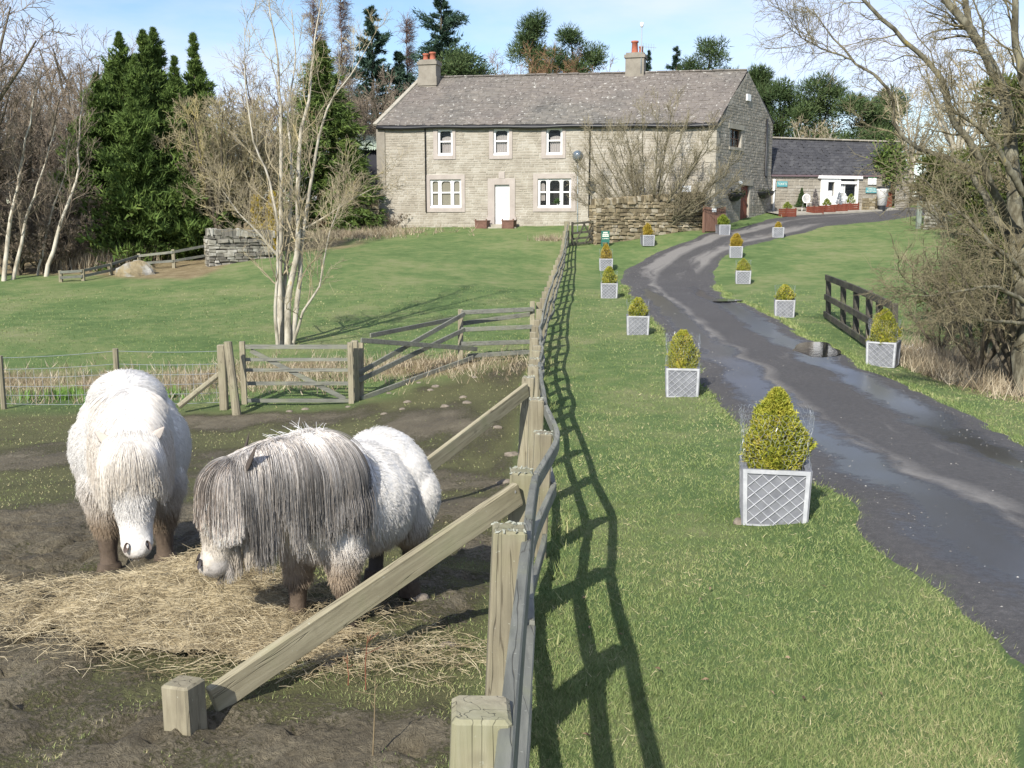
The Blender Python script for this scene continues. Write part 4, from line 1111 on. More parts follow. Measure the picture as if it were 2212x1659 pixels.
# cone of clipped yew on a stone bench against the wall
c = AN.pt(AN.hit(1721, 440)[0], 0, .4); c = pz(c); bz = AN.hit(1721, 449)[1]
t = thing("stone_bench", "low stone bench against the annex wall under the clipped cone", "bench", c)
g = G(); g.obox([c[0], c[1], bz - .04], AN.d * .55, AN.n * .2, [0, 0, .06]); g.build("seat", M_quoin, t)
for sx in (-1, 1):
    g = G(); p = c + AN.d * sx * .4; hb = bz - .1 - c[2]; g.obox([p[0], p[1], c[2] + hb / 2], AN.d * .09, AN.n * .17, [0, 0, max(hb, .1) / 2]); g.build("leg", M_quoin, t)
hcone = AN.hit(1721, 406)[1] - bz
t = thing("clipped_conifer", "tall dark green clipped cone standing on the stone bench", "conifer", [c[0], c[1], bz + .02])
conefoliage([c[0], c[1], bz + .04], hcone, .30, seed(60), 1500, .09, .02, prof=lambda t: 1 - t).build("foliage", M_dkgreen, t)
g = G(); g.tube([[c[0], c[1], bz + .02], [c[0], c[1], bz + hcone * .8]], .02, 5); g.build("stem", M_stem, t)
# white garden chairs
def chair(u, v, lab, rot):
    c = at(u, v); c = c + an_back * .3; c[2] = gz(c[0], c[1]) + .08
    t = thing("garden_chair", lab, "chair", c, "white garden chairs"); R = np.array([[math.cos(rot), -math.sin(rot), 0], [math.sin(rot), math.cos(rot), 0], [0, 0, 1]])
    def W_(p): return c + R @ np.array(p)
    for x in (-.2, .2):
        for y in (-.18, .2):
            g = G(); g.tube([W_((x * 1.15, y * 1.15, 0)), W_((x, y, .44))], .018, 6); g.build("leg", M_white, t)
    g = G(); ring = [W_((.24 * math.cos(a), .23 * math.sin(a), .45)) for a in np.linspace(0, 2 * math.pi, 16, endpoint=False)]
    V = ring + [p + up * .03 for p in ring]; g.add(V, [(16, 16 + i, 17 + i) for i in range(1, 15)], [(i, (i + 1) % 16, 16 + (i + 1) % 16, 16 + i) for i in range(16)]); g.build("seat", M_white, t)
    g = G(); bk = [W_((.23 * math.cos(a), .2, .68 + .24 * math.sin(a))) for a in np.linspace(0, 2 * math.pi, 19)]; g.tube(bk, .024, 6); g.build("back_hoop", M_white, t, True)
    for x in np.linspace(-.16, .16, 6):
        g = G(); h = .24 * math.sqrt(max(0, 1 - (x / .23) ** 2)); g.tube([W_((x, .2, .68 - h)), W_((x, .2, .68 + h))], .014, 5); g.build("back_slat", M_white, t)
chair(1741, 461, "white round backed garden chair beside the tall dark shrub", .3)
chair(1814, 456, "white round backed garden chair behind the silvery shrub", -.2)
# stone pillar, white water butt, small outbuilding, slatted gate, post
def pillar(u0, u1, v0, v1, name, lab, mats, dd_=.5, n=120):
    c = at((u0 + u1) / 2, v1); D_ = c[1]; w_ = (u1 - u0) * D_ / 2212; h_ = (v1 - v0) * D_ / 2212
    W_ = Wall(c - AN.d * w_ / 2, c + AN.d * w_ / 2); t = thing(name, lab, "wall", c)
    g = G(); g.obox(c + an_back * dd_ / 2 + up * (h_ / 2 - .1), AN.d * (w_ / 2 - .02), an_back * dd_ / 2, up * (h_ / 2 + .1)); g.build("core", M_mortar_g, t)
    pcs = W_.courses(0, w_, c[2] - .1, c[2] + h_ - .05, [], lambda x: c[2] + h_, lambda x: c[2] - .2, (.1, .18), (.18, .45), seed(int(u0)), (.02, .05), .02)
    S_ = Wall(c + AN.d * w_ / 2, c + AN.d * w_ / 2 + an_back * dd_)
    pcs += S_.courses(0, dd_, c[2] - .1, c[2] + h_ - .05, [], lambda x: c[2] + h_, lambda x: c[2] - .2, (.1, .18), (.18, .45), seed(int(u0) + 1), (.02, .05), .02)
    lay_pieces(t, pcs, mats, "stone", "stonework", n, rough=True); return t, c, w_, h_
pillar(1858, 1892, 425, 457, "stone_pillar", "short rough stone pier left of the white water butt", M_brown)
c = at(1904, 456); D_ = c[1]
t = thing("water_butt", "tall white tapered tub with dark base and lid beside the stone pier", "tub", c)
r_ = 12.5 * D_ / 2212; g = G(); g.lathe(c, [(r_ * .62, 0), (r_ * .66, .02), (r_ * .66, .3), (0, .3)], 20); g.build("base_stand", M_black, t)
g = G(); g.lathe(c + up * .3, [(0, 0), (r_ * .76, 0), (r_ * .97, .82), (r_ * 1.02, .84), (r_ * 1.02, .9), (0, .9)], 24); g.build("tub_body", M_white, t, True)
g = G(); g.lathe(c + up * 1.2, [(r_ * 1.04, 0), (r_ * 1.04, .07), (r_ * .9, .12), (0, .14)], 24); g.build("lid", M_black, t)
# narrow stone outbuilding end
c0, c1 = at(1932, 449.5), at(1963, 449); OB = Wall(c0, c1); D_ = c0[1]
hb = 93 * D_ / 2212; t = thing("stone_outbuilding", "narrow grey stone outbuilding end with steep pointed gable", "building", c0)
apex = .62
otop = lambda x: c0[2] + hb * (0.72 + .28 * (x / OB.L) / apex if x / OB.L < apex else 1 - .27 * (x / OB.L - apex) / (1 - apex))
g = G()
V = [OB.pt(0, c0[2] - .3), OB.pt(OB.L, c0[2] - .3), OB.pt(OB.L, otop(OB.L)), OB.pt(OB.L * apex, otop(OB.L * apex)), OB.pt(0, otop(0))]
V2 = [v + np.array([.345, .94, 0]) * 3 for v in V]
g.add(V + V2, [(0, 1, 2), (0, 2, 3), (0, 3, 4), (5, 7, 6), (5, 8, 7), (5, 9, 8)], [(1, 6, 7, 2), (2, 7, 8, 3), (3, 8, 9, 4), (4, 9, 5, 0)]); g.build("gable_wall", M_mortar_g, t)
lay_pieces(t, OB.courses(.02, OB.L, c0[2] - .2, c0[2] + hb, [], lambda x: otop(x), lambda x: c0[2] - .3, (.12, .2), (.2, .5), seed(12), (.01, .03), .02), M_gable, "stone", "stonework", 60)
g = G(); xa = OB.pt(-.75, c0[2]); g.obox(xa + an_back * .6 + up * 1.0, OB.d * .42, an_back * .04, up * 1.0); dr_ = g.build("side_door", M_redwood, t, label="red framed door beside the ivy")
for k in (-1, 1):
    g = G(); g.obox(xa + an_back * .55 + up * 1.35 + OB.d * k * .18, OB.d * .12, an_back * .012, up * .4); g.build("pane", flat("pale_pane%d" % k, (.5, .55, .6), .2), dr_)
# slatted gate
c0, c1 = at(1962, 441), at(1989, 440); SG = Wall(c0, c1); D_ = c0[1]; hg = 54 * D_ / 2212
t = thing("slatted_gate", "grey wooden gate of wide horizontal slats beside the outbuilding", "gate", (c0 + c1) / 2)
for k in range(7):
    g = G(); z = c0[2] + .1 + hg * k / 7; SG.bar(g, 0, SG.L, z, z + hg / 7 * .62, 0, .03, k / 7); g.build("slat", None or nmat("slat_wood%d" % k, [(0.3, (0.20, 0.185, 0.14)), (0.7, (0.3, 0.28, 0.22))], 8, .8, .2), t)
for x in (.0, SG.L - .1):
    g = G(); SG.bar(g, x, x + .1, c0[2] - .1, c0[2] + hg + .05, -.09, -.002); g.build("post", M_brownwood, t)
# grey post and stone wall at the edge of the lawn
c = at(1983.5, 494); D_ = c[1]; g = G(); hp = 58 * D_ / 2212; g.beam(c - up * .2, c + up * hp, .22, .2, up=(0, 1, 0), bev=.02)
o = g.build("gate_post", nmat("grey_green_post", [(0.3, (0.15, 0.18, 0.15)), (0.7, (0.24, 0.27, 0.23))], 5, .85, .3)); tag(o, "stout grey green post at the end of the lawn wall", "post")
pillar(1990, 2036, 437, 494, "lawn_wall", "rough stone wall end beside the grey green post", M_grey, 1.2, 160)
# parked car behind the gate, seen between the branches
def parked_car(c, rot, lab):
    t = thing("parked_car", lab, "car", c); R = np.array([[math.cos(rot), -math.sin(rot), 0], [math.sin(rot), math.cos(rot), 0], [0, 0, 1]])
    def W_(p): return c + R @ np.array(p, float)
    M_car = flat("dark_car_paint", (0.018, 0.02, 0.026), .18, .6); M_tyre = flat("tyre_rubber", (0.02, 0.02, 0.02), .8)
    sec = [(-2.0, .78, .45, .95), (-1.9, .84, .32, 1.05), (-1.2, .86, .28, 1.02), (0, .87, .27, .98), (1.2, .85, .28, .92), (1.9, .76, .34, .80), (2.05, .66, .42, .70)]
    g = G(); V = []
    for y, w, z0, z1 in sec:
        for x, z in ((-w * .92, z0), (w * .92, z0), (w, (z0 + z1) / 2), (w * .95, z1), (-w * .95, z1), (-w, (z0 + z1) / 2)): V.append(W_((x, y, z)))
    q = [(a * 6 + i, a * 6 + (i + 1) % 6, (a + 1) * 6 + (i + 1) % 6, (a + 1) * 6 + i) for a in range(len(sec) - 1) for i in range(6)]
    tr = [(0, i + 1, i) for i in range(1, 5)] + [(36, 36 + i, 37 + i) for i in range(1, 5)]
    g.add(V, tr, q); body = g.build("body", M_car, t, True)
    g = G(); V = []
    for y, w, z in ((-1.95, .74, 1.0), (-1.6, .62, 1.46), (.3, .62, 1.5), (1.0, .74, .95)):
        V += [W_((-w, y, z)), W_((w, y, z))]
    V += [W_((-.82, -1.95, .98)), W_((.82, -1.95, .98)), W_((.82, 1.0, .93)), W_((-.82, 1.0, .93))]
    g.add(V, [(2, 8, 0), (2, 11, 8), (4, 11, 2), (4, 6, 11), (1, 9, 3), (9, 10, 3), (3, 10, 5), (10, 7, 5)], [(0, 1, 3, 2), (2, 3, 5, 4), (4, 5, 7, 6)]); g.build("cabin", M_car, t)
    g = G(); g.add([W_((-.64, -1.93, 1.04)), W_((.64, -1.93, 1.04)), W_((.54, -1.66, 1.41)), W_((-.54, -1.66, 1.41))], None, [(0, 1, 2, 3)]); g.build("rear_window", M_glass, t)
    for x in (-.8, .8):
        for y in (-1.3, 1.3):
            g = G(); g.tube([W_((x - .1, y, .31)), W_((x + .1, y, .31))], .31, 18); wh = g.build("wheel", M_tyre, t)
            g = G(); g.tube([W_((x - .105, y, .31)), W_((x + .105, y, .31))], .19, 12); g.build("rim", M_lead, wh)
        g = G(); g.obox(W_((x * .9, -2.0, .86)), R @ (.09, 0, 0), R @ (0, .03, 0), (0, 0, .1)); g.build("tail_light", flat("red_lens", (.25, .01, .01), .2), t)
    g = G(); g.obox(W_((0, -2.05, .62)), R @ (.26, 0, 0), R @ (0, .01, 0), (0, 0, .055)); g.build("number_plate", flat("yellow_plate", (.62, .40, .05), .4), t)
pcar = P(2020, 440, 62.0); pcar[2] = gz(pcar[0], pcar[1]); parked_car(pcar, -.33, "dark parked car with yellow rear plate glimpsed behind the slatted gate")
# shed behind the left end of the house
t0 = P(740, 322, 60); t1 = P(840, 320, 60.5); SH = Wall(t0, t1); shed = thing("farm_shed", "shed with pale green sheet roof behind the left end of the house", "building", [t0[0], t0[1], gz(t0[0], t0[1])])
g = G(); gzb = gz(t0[0], t0[1]) - .3
g.add([SH.pt(0, gzb), SH.pt(SH.L, gzb), SH.pt(SH.L, t0[2]), SH.pt(0, t0[2]), SH.pt(0, gzb, -4), SH.pt(SH.L, gzb, -4), SH.pt(SH.L, t0[2] + 1, -4), SH.pt(0, t0[2] + 1, -4)], None, [(0, 1, 2, 3), (4, 7, 6, 5), (0, 3, 7, 4), (1, 5, 6, 2)]); g.build("wall", flat("dark_boarding", (.035, .036, .045), .8), shed)
g = G(); N = 90; V = []; zr = P(790, 290, 62)[2]
for i in range(N):
    x = -.2 + (SH.L + .4) * i / (N - 1); o = .03 * (1 if i % 4 < 2 else -1); V += [SH.pt(x, t0[2] - .03 + o, .3), SH.pt(x, zr + o, -2.2)]
g.add(V, None, [(2 * i, 2 * i + 2, 2 * i + 3, 2 * i + 1) for i in range(N - 1)]); g.build("roof_sheet", flat("pale_green_sheet", (.36, .42, .34), .5), shed)

# ------------------------------------------------------------------ field walls
def drywall(name, lab, a, b_, h0, h1, mats, sd, thick=.55, cope=True, hr=(.09, .2), lr=(.16, .48), nobj=240, ends=True):
    W_ = Wall(a, b_); t = thing(name, lab, "wall", (np.array(a) + np.array(b_)) / 2); r = seed(sd)
    bot = lambda x: gz(*W_.pt(x, 0)[:2]) - .12
    hh = lambda x: h0 + (h1 - h0) * x / W_.L
    ct = .24 if cope else 0
    top = lambda x: gz(*W_.pt(x, 0)[:2]) + hh(x) - ct
    tz0, tz1 = top(0), top(W_.L)
    top = lambda x: tz0 + (tz1 - tz0) * x / W_.L
    g = G(); V = []
    xs = np.linspace(0.02, W_.L - .02, 8)
    for x in xs: V += [W_.pt(x, bot(x), -.04), W_.pt(x, top(x), -.04), W_.pt(x, top(x), -thick + .04), W_.pt(x, bot(x), -thick + .04)]
    q = [(4 * i + k, 4 * i + 4 + k, 4 * i + 4 + (k + 1) % 4, 4 * i + (k + 1) % 4) for i in range(7) for k in range(4)] + [(0, 1, 2, 3), (31, 30, 29, 28)]
    g.add(V, None, q); g.build("core", M_hearting, t)
    zlo = min(bot(0), bot(W_.L)); zhi = max(top(0), top(W_.L)); pcs = []
    # rubble courses that ride with the slope
    x0 = 0; z = 0; sl = lambda x: bot(x) * .55 + .45 * bot(W_.L / 2)
    fr_ = W_.courses(0, W_.L, zlo, zhi, [], lambda x: top(x) + .05, lambda x: bot(x) - .05, hr, lr, r, (.03, .085), .018, jit=.012)
    for (c, ax, ay, az) in fr_:
        tl = r.normal(0, .05); ax2 = ax + up * np.linalg.norm(ax) * tl; az2 = az - (ax / np.linalg.norm(ax)) * np.linalg.norm(az) * tl
        pcs.append((c - W_.n * .04, ax2, ay, az2 * r.uniform(.9, 1.08)))
    for e, dir_ in ((W_.pt(W_.L, 0), 1), (W_.pt(0, 0), -1)) if ends else ():
        Ee = Wall(e, e - W_.n * thick) if dir_ > 0 else Wall(e - W_.n * thick, e)
        xx = W_.L if dir_ > 0 else 0
        pcs += [(c - Ee.n * .03, ax, ay, az) for c, ax, ay, az in Ee.courses(0, thick, bot(xx), top(xx), [], lambda x: top(xx) + .03, lambda x: bot(xx) - .05, hr, lr, r, (.03, .07), .018)]
    if cope:
        x = 0
        while x < W_.L:
            w = r.uniform(.09, .2); c = W_.pt(x + w / 2, top(x + w / 2) + .1 + r.normal(0, .015), -thick / 2)
            tl = r.normal(0, .12); ax = -W_.d * w * .52; az = up * r.uniform(.12, .17) + W_.d * tl * .14
            pcs.append((c - W_.n * (-thick * .0) + W_.n * thick * .36, ax, W_.n * thick * .16, az)); pcs.append((c, ax, W_.n * thick * .40, az))
            x += w
    lay_pieces(t, pcs, mats, "stone", "stonework", nobj, rough=True)
    return t
drywall("garden_wall", "mortared brown stone garden wall in front of the barn end", at(1287, 529), at(1521, 498), 1.95, 1.78, M_brown, 21, nobj=300)
drywall("field_wall", "short grey dry stone wall beside the golden cypresses", P(452, 582, 38.6) * (1, 1, 0), P(590, 553, 39.7) * (1, 1, 0), 1.42, 1.02, M_grey, 22, nobj=300)
drywall("yard_wall", "low crumbling stone wall running left from the house corner", P(735, 480, 51.5) * (1, 1, 0), P(819, 470, 52.0) * (1, 1, 0), 1.55, 1.75, M_brown, 23, cope=False, nobj=120)
# boulder in the field
def rock(name, lab, c, sx, sy, sz, sd, mat, cat="rock", group=None, sub=14):
    r = seed(sd); g = G(); V = []; nu, nv = sub * 2, sub; off = r.uniform(0, 60, 2)
    for j in range(nv + 1):
        ph = math.pi / 2 * (1 - j / nv) if False else math.pi * j / nv
        for i in range(nu):
            a = 2 * math.pi * i / nu; d = np.array([math.cos(a) * math.sin(ph), math.sin(a) * math.sin(ph), math.cos(ph)])
            f = .75 + .5 * float(vnoise(d[0] * 1.3 + off[0] + d[2], d[1] * 1.3 + off[1], 1.0, sd)) + .12 * float(vnoise(d[0] * 4 + off[1], d[1] * 4 + d[2] * 3, 1.0, sd + 1))
            f = round(f * 7) / 7 * .7 + f * .3
            V.append(np.array(c) + d * f * np.array([sx, sy, sz]))
    q = [(j * nu + i, j * nu + (i + 1) % nu, (j + 1) * nu + (i + 1) % nu, (j + 1) * nu + i) for j in range(nv) for i in range(nu)]
    g.add(V, None, q); o = g.build(name, mat); return tag(o, lab, cat, group)
M_boulder = nmat("lichened_boulder", [(0.3, (0.14, 0.115, 0.07)), (0.48, (0.24, 0.195, 0.115)), (0.58, (0.25, 0.235, 0.195)), (0.72, (0.38, 0.37, 0.335))], 2.2, .9, .8, .04, 9)
c = at(282, 598); rock("boulder", "large lichen covered boulder in the field before the rail fence", c + (0, .5, .03), .60, .42, .44, 5, M_boulder)
# ------------------------------------------------------------------ timber
def woodmat(name, stops, along='z', rnd='obj'):
    m, n, l, b = _nodes(name)
    oi = n.new("ShaderNodeObjectInfo")
    c0 = coord(n, 'Object')
    if not isinstance(along, str):                       # grain follows a sloping timber
        d_ = np.array(along) / np.linalg.norm(along); e1_ = np.cross(d_, (0, 0, 1)); e1_ /= np.linalg.norm(e1_); e2_ = np.cross(e1_, d_); cb_ = n.new("ShaderNodeCombineXYZ")
        for k_, ax_ in enumerate((d_, e1_, e2_)):
            vm = n.new("ShaderNodeVectorMath"); vm.operation = 'DOT_PRODUCT'; l.new(c0, vm.inputs[0]); vm.inputs[1].default_value = [float(q) for q in ax_]; l.new(vm.outputs['Value'], cb_.inputs[k_])
        c0 = cb_.outputs[0]; along = 'x'
    add_ = n.new("ShaderNodeVectorMath"); add_.operation = 'ADD'; l.new(c0, add_.inputs[0])
    cmb = n.new("ShaderNodeCombineXYZ"); r9 = mmath(n, l, 'MULTIPLY', oi.outputs['Random'], 40.0); l.new(r9, cmb.inputs[0]); l.new(r9, cmb.inputs[1]); l.new(cmb.outputs[0], add_.inputs[1])
    mp = n.new("ShaderNodeMapping"); sc = {'x': (0.09, 1, 1), 'y': (1, 0.09, 1), 'z': (1, 1, 0.09)}[along]; mp.inputs['Scale'].default_value = sc; l.new(add_.outputs[0], mp.inputs[0])
    grain = noise(n, l, 26, 6, .65, mp.outputs[0], .4).outputs[0]; blot = noise(n, l, 2.6, 4, .6, add_.outputs[0]).outputs[0]
    f = mmath(n, l, 'ADD', mmath(n, l, 'MULTIPLY', grain, .55), mmath(n, l, 'ADD', mmath(n, l, 'MULTIPLY', blot, .45), mmath(n, l, 'MULTIPLY', mmath(n, l, 'SUBTRACT', oi.outputs['Random'], .5), .12)))
    rp = ramp(n, stops); l.new(f, rp.inputs[0])
    gm_ = ramp(n, [(.52, (0, 0, 0)), (.7, (1, 1, 1))]); l.new(blot, gm_.inputs[0])
    col = mixc(n, l, mmath(n, l, 'MULTIPLY', gm_.outputs[0], .45), rp.outputs[0], (0.15, 0.165, 0.075))
    sp = noise(n, l, 60, 2, .5, c0).outputs[0]; rs = ramp(n, [(.70, (0, 0, 0)), (.76, (1, 1, 1))]); l.new(sp, rs.inputs[0])
    col = mixc(n, l, mmath(n, l, 'MULTIPLY', rs.outputs[0], .5), col, (0.42, 0.43, 0.36))
    mp2 = n.new("ShaderNodeMapping"); mp2.inputs['Scale'].default_value = {'x': (0.05, 1, 1), 'y': (1, 0.05, 1), 'z': (1, 1, 0.05)}[along]; l.new(add_.outputs[0], mp2.inputs[0])
    ck = noise(n, l, 11, 3, .5, mp2.outputs[0], .2).outputs[0]; ca = mmath(n, l, 'ABSOLUTE', mmath(n, l, 'SUBTRACT', ck, .5)); rc = ramp(n, [(0.0, (1, 1, 1)), (0.0015, (1, 1, 1)), (0.006, (0, 0, 0))]); l.new(ca, rc.inputs[0])
    kn = n.new("ShaderNodeTexVoronoi"); kn.inputs['Scale'].default_value = 3.1; l.new(add_.outputs[0], kn.inputs['Vector']); rk = ramp(n, [(0.0, (1, 1, 1)), (0.045, (1, 1, 1)), (0.10, (0, 0, 0))]); l.new(kn.outputs['Distance'], rk.inputs[0])
    dk_ = mmath(n, l, 'MAXIMUM', mmath(n, l, 'MULTIPLY', rc.outputs[0], .55), mmath(n, l, 'MULTIPLY', rk.outputs[0], .35)); col = mixc(n, l, dk_, col, (0.045, 0.035, 0.024))
    l.new(col, b.inputs['Base Color']); b.inputs['Roughness'].default_value = .85; b.inputs['Specular IOR Level'].default_value = .25
    bump(n, l, b, mmath(n, l, 'SUBTRACT', grain, rc.outputs[0]), .6, .006)
    return m
WOOD = [(0.25, (0.12, 0.105, 0.075)), (0.45, (0.22, 0.195, 0.135)), (0.62, (0.31, 0.28, 0.20)), (0.8, (0.41, 0.38, 0.295))]
WOODG = [(0.25, (0.085, 0.088, 0.075)), (0.45, (0.155, 0.158, 0.135)), (0.62, (0.225, 0.225, 0.19)), (0.8, (0.31, 0.305, 0.26))]
M_postwood = woodmat("weathered_post", WOOD, 'z'); M_railwood = woodmat("weathered_rail", WOODG, 'y'); M_railx = woodmat("weathered_rail_cross", WOODG, 'x')
M_bracewood = None and woodmat("weathered_brace", [(p, (c[0] * 1.25, c[1] * 1.25, c[2] * 1.2)) for p, c in WOOD], 'x'); M_lichen = nmat("white_lichen", [(0.3, (.26, .27, .22)), (0.7, (.45, .46, .38))], 40, .95, .8, .01)
M_darkrail = woodmat("dark_rail", [(p, (c[0] * .42, c[1] * .38, c[2] * .36)) for p, c in WOODG], 'y')
M_wire = flat("galvanised_wire", (.36, .38, .40), .4, .5, .6)

def post(g, p, h, w, lean=(0, 0), rng=None, d=None, yaw=0.0):
    d = d or w; top_ = p + np.array([lean[0], lean[1], h]); u_ = np.array([math.sin(yaw), math.cos(yaw), 0])
    g.beam(p - up * .25, top_, w, d, up=u_, bev=.009)
    return top_
# ---- main post and rail fence
fence = thing("post_and_rail_fence", "long weathered post and rail fence between the pony paddock and the lawn", "fence", on(FENCE_XY[0][0], FENCE_XY[0][1]))
TOPV = [1528,1139,1017,934,862,814,790,774,757,746,730,717,704,691,668,653]
rr = seed(40); tops = []; bases = []
for i, (u, D) in enumerate(FENCE_PX):
    x, y = FENCE_XY[i]
    if i < len(TOPV):
        tp = P(u, TOPV[i], D)
    else:
        x_, y_ = P(u, 600, D)[:2]; tp = np.array([x_, y_, gz(x_, y_) + 1.02 + rr.normal(0, .02)])
    lean = (0.055, .0) if i in (0, 1, 2, 3) else (rr.normal(0.02, .03), rr.normal(0, .02))
    h_ = tp[2] - gz(tp[0], tp[1]); w_ = .128 if i < 8 else .115
    bs = tp - np.array([lean[0], lean[1], h_])
    if i == 0: w_ = .13
    g = G(); post(g, bs, h_, w_, lean, rr, yaw=rr.normal(0, .05)); g.build("post", M_postwood, fence)
    if 0 < i < 8:
        g = G()
        for k in range(30):
            q = tp + np.array([rr.uniform(-.5, .5) * w_, rr.choice([-.5, -.45, .4, .5]) * w_ * rr.random() ** .2, .0]); s_ = rr.uniform(.0018, .0045)
            g.obox(q, rr.normal(0, 1, 3) * s_, rr.normal(0, 1, 3) * s_, rr.normal(0, 1, 3) * s_ * .8)
        g.build("lichen_crust", M_lichen, fence, kind="stuff")
    tops.append(tp); bases.append(bs)
tops = np.array(tops); bases = np.array(bases)
# rails on the lawn side: each spans two bays, slightly bowed; joints staggered
def rail_run(frac_drop, stag, t_=.038, hgt=.088):
    i = 0; N_ = len(tops)
    first = True
    while i < N_ - 1:
        j = min(i + (1 if (first and stag) else 2), N_ - 1); first = False
        idx = list(range(i, j + 1)); pts = []
        for a in idx:
            hgt_a = tops[a][2] - bases[a][2]; f = 1 - frac_drop / max(hgt_a, .4)
            lat = .082 + (.02 if a % 2 else 0)
            p = bases[a] + (tops[a] - bases[a]) * f + np.array([lat, 0, rr.normal(0, .012)]); pts.append(p)
        if i == 0: pts[0] = pts[0] - (pts[1] - pts[0]) * .75
        g = G(); V = []; q = []; K = 14; P_ = np.array(pts); tt_ = np.linspace(0, len(pts) - 1, K)
        C = np.stack([np.interp(tt_, range(len(pts)), P_[:, k]) for k in range(3)], 1)
        if len(pts) > 2:                          # springy timber: smooth the bend
            for _ in range(2): C[1:-1] = .25 * C[:-2] + .5 * C[1:-1] + .25 * C[2:]
        bow = rr.normal(0, .018); C[:, 0] += bow * np.sin(np.linspace(0, math.pi, K))
        T_ = np.gradient(C, axis=0); T_ /= np.linalg.norm(T_, axis=1, keepdims=True); tw = rr.normal(0, .06)
        for k in range(K):
            sx_ = np.cross(T_[k], up); sx_ /= np.linalg.norm(sx_); uz_ = np.cross(sx_, T_[k]); ct, st = math.cos(tw), math.sin(tw); s2 = sx_ * ct + uz_ * st; u2 = uz_ * ct - sx_ * st
            a_, b_ = t_ / 2, hgt / 2; e = .005
            for (x, z) in ((-a_ + e, -b_), (a_ - e, -b_), (a_, -b_ + e), (a_, b_ - e), (a_ - e, b_), (-a_ + e, b_), (-a_, b_ - e), (-a_, -b_ + e)): V.append(C[k] + s2 * x + u2 * z)
        for k in range(K - 1):
            for m_ in range(8): n__ = (m_ + 1) % 8; q.append((k * 8 + m_, k * 8 + n__, k * 8 + 8 + n__, k * 8 + 8 + m_))
        tr = [(0, k + 1, k) for k in range(1, 7)] + [((K - 1) * 8, (K - 1) * 8 + k, (K - 1) * 8 + k + 1) for k in range(1, 7)]
        g.add(V, tr, q); g.build("rail", M_railwood, fence)
        i = j
rail_run(.075, False); rail_run(.42, True); rail_run(.78, False)
# sloping braces with their ground stakes
M_steel = flat("nail_steel", (.5, .5, .5), .4, .5, .8)
def brace(top_p, foot, w, h, nm="brace"):
    g = G(); d = foot - top_p; side = np.cross(d, up); side /= np.linalg.norm(side)
    g.beam(foot, top_p, .045, h, up=up, bev=.006); o = g.build(nm, woodmat('brace_timber', [(p, (c[0] * 1.25, c[1] * 1.25, c[2] * 1.2)) for p, c in WOOD], top_p - foot), fence)
    return o
st = at(402, 1568); st_top = st + up * .19
g = G(); g.beam(st - up * .2, st_top + np.array([-.01, .02, 0]), .135, .13, up=(.35, .93, 0), bev=.01); g.build("brace_stake", M_postwood, fence, label="short square stake with a dark knot at the foot of the near brace")
g = G(); kc = P(424, 1520, 4.3); 
b3 = tops[2] + np.array([-.02, -.10, -.10]); fo = at(455, 1535); fo = fo + np.array([.0, .03, .03])
brace(b3, fo, .05, .135)
for (dx, dz) in ((-.06, .02), (-.02, .02), (-.06, -.05)):
    g = G(); p = b3 + np.array([dx, -.035, dz]); g.tube([p, p + np.array([0, -.012, 0])], .009, 8); g.build("nail", M_steel, fence)
b6 = tops[5] + np.array([-.02, -.09, -.12]); fo2 = on(-1.25, 8.3, .05)
brace(b6, fo2, .05, .15)
g = G(); g.beam(fo2 - up * .3 + np.array([-.1, -.05, 0]), fo2 + up * .15 + np.array([-.1, -.05, 0]), .12, .12, up=(0, 1, 0), bev=.01); g.build("brace_stake", M_postwood, fence)

# ---- field gate in the paddock corner
gl, gr = at(527, 874), at(766, 874); GD = gl[1]
gl = P(527, 873, 17.5); gr = P(766, 874, 17.5); gl[2] = min(gl[2], gz(gl[0], gl[1]) + .05)
GW = Wall(gl, gr); gateg = thing("field_gate", "low grey five bar wooden gate in the corner of the pony paddock", "gate", (gl + gr) / 2)
gb_ = gl[2]; pxm = 17.5 / 2212
def gzv(v): return P(640, v, 17.5)[2]
for (u0, u1, v0, v1, nm) in ((520, 531, 735, 873, "stile"), (752, 763, 737, 873, "stile")):
    x0, x1 = GW.hit(u0, 800)[0], GW.hit(u1, 800)[0]; g = G(); GW.bar(g, x0, x1, gzv(v1), gzv(v0), -.035, .035); g.build(nm, M_postwood, gateg)
for v0, v1 in ((742, 751), (771, 778), (794, 801), (823, 831), (847, 856), (861, 869)):
    if v0 in (794,): pass
    x0, x1 = GW.hit(531, 800)[0], GW.hit(752, 800)[0]; g = G(); GW.bar(g, x0, x1, gzv(v1), gzv(v0), -.012, .014); 
    if v0 != 847: g.build("rail", M_railx, gateg)
g = G(); g.beam(GW.pt(GW.hit(540, 755)[0], gzv(755), -.03), GW.pt(GW.hit(745, 862)[0], gzv(862), -.03), .03, .075); g.build("brace", M_railx, gateg)
# posts: hanging post, leaning strainer post, slam post
for (u, vt, vb, D_, w_, lean, nm, lab) in ((500, 738, 905, 16.9, .15, (.16, 0), "strainer_post", "leaning round post where the wire fence meets the low gate"), (484, 742, 868, 17.4, .13, (0.0, 0), "hanging_post", "upright post just behind the leaning wire fence post"), (769, 733, 872, 17.75, .12, (0, 0), "slam_post", "square post between the low gate and the sloping rails")):
    b_ = P(u, vb, D_); b_[2] = gz(b_[0], b_[1]); tz = P(u, vt, D_)[2]; g = G()
    if nm == "strainer_post":
        b2 = P(512, 905, D_); b2[2] = gz(b2[0], b2[1]); t2 = P(492, 738, D_); g.tube([b2 - up * .2, b2, (b2 + t2) / 2, t2 - up * .01, t2], [.075, .075, .072, .07, .06], 12)
    else: g.beam(b_ - up * .2, np.array([b_[0], b_[1], tz]), w_, w_, up=(0, 1, 0), bev=.012)
    o = g.build(nm, M_postwood); tag(o, lab, "post")
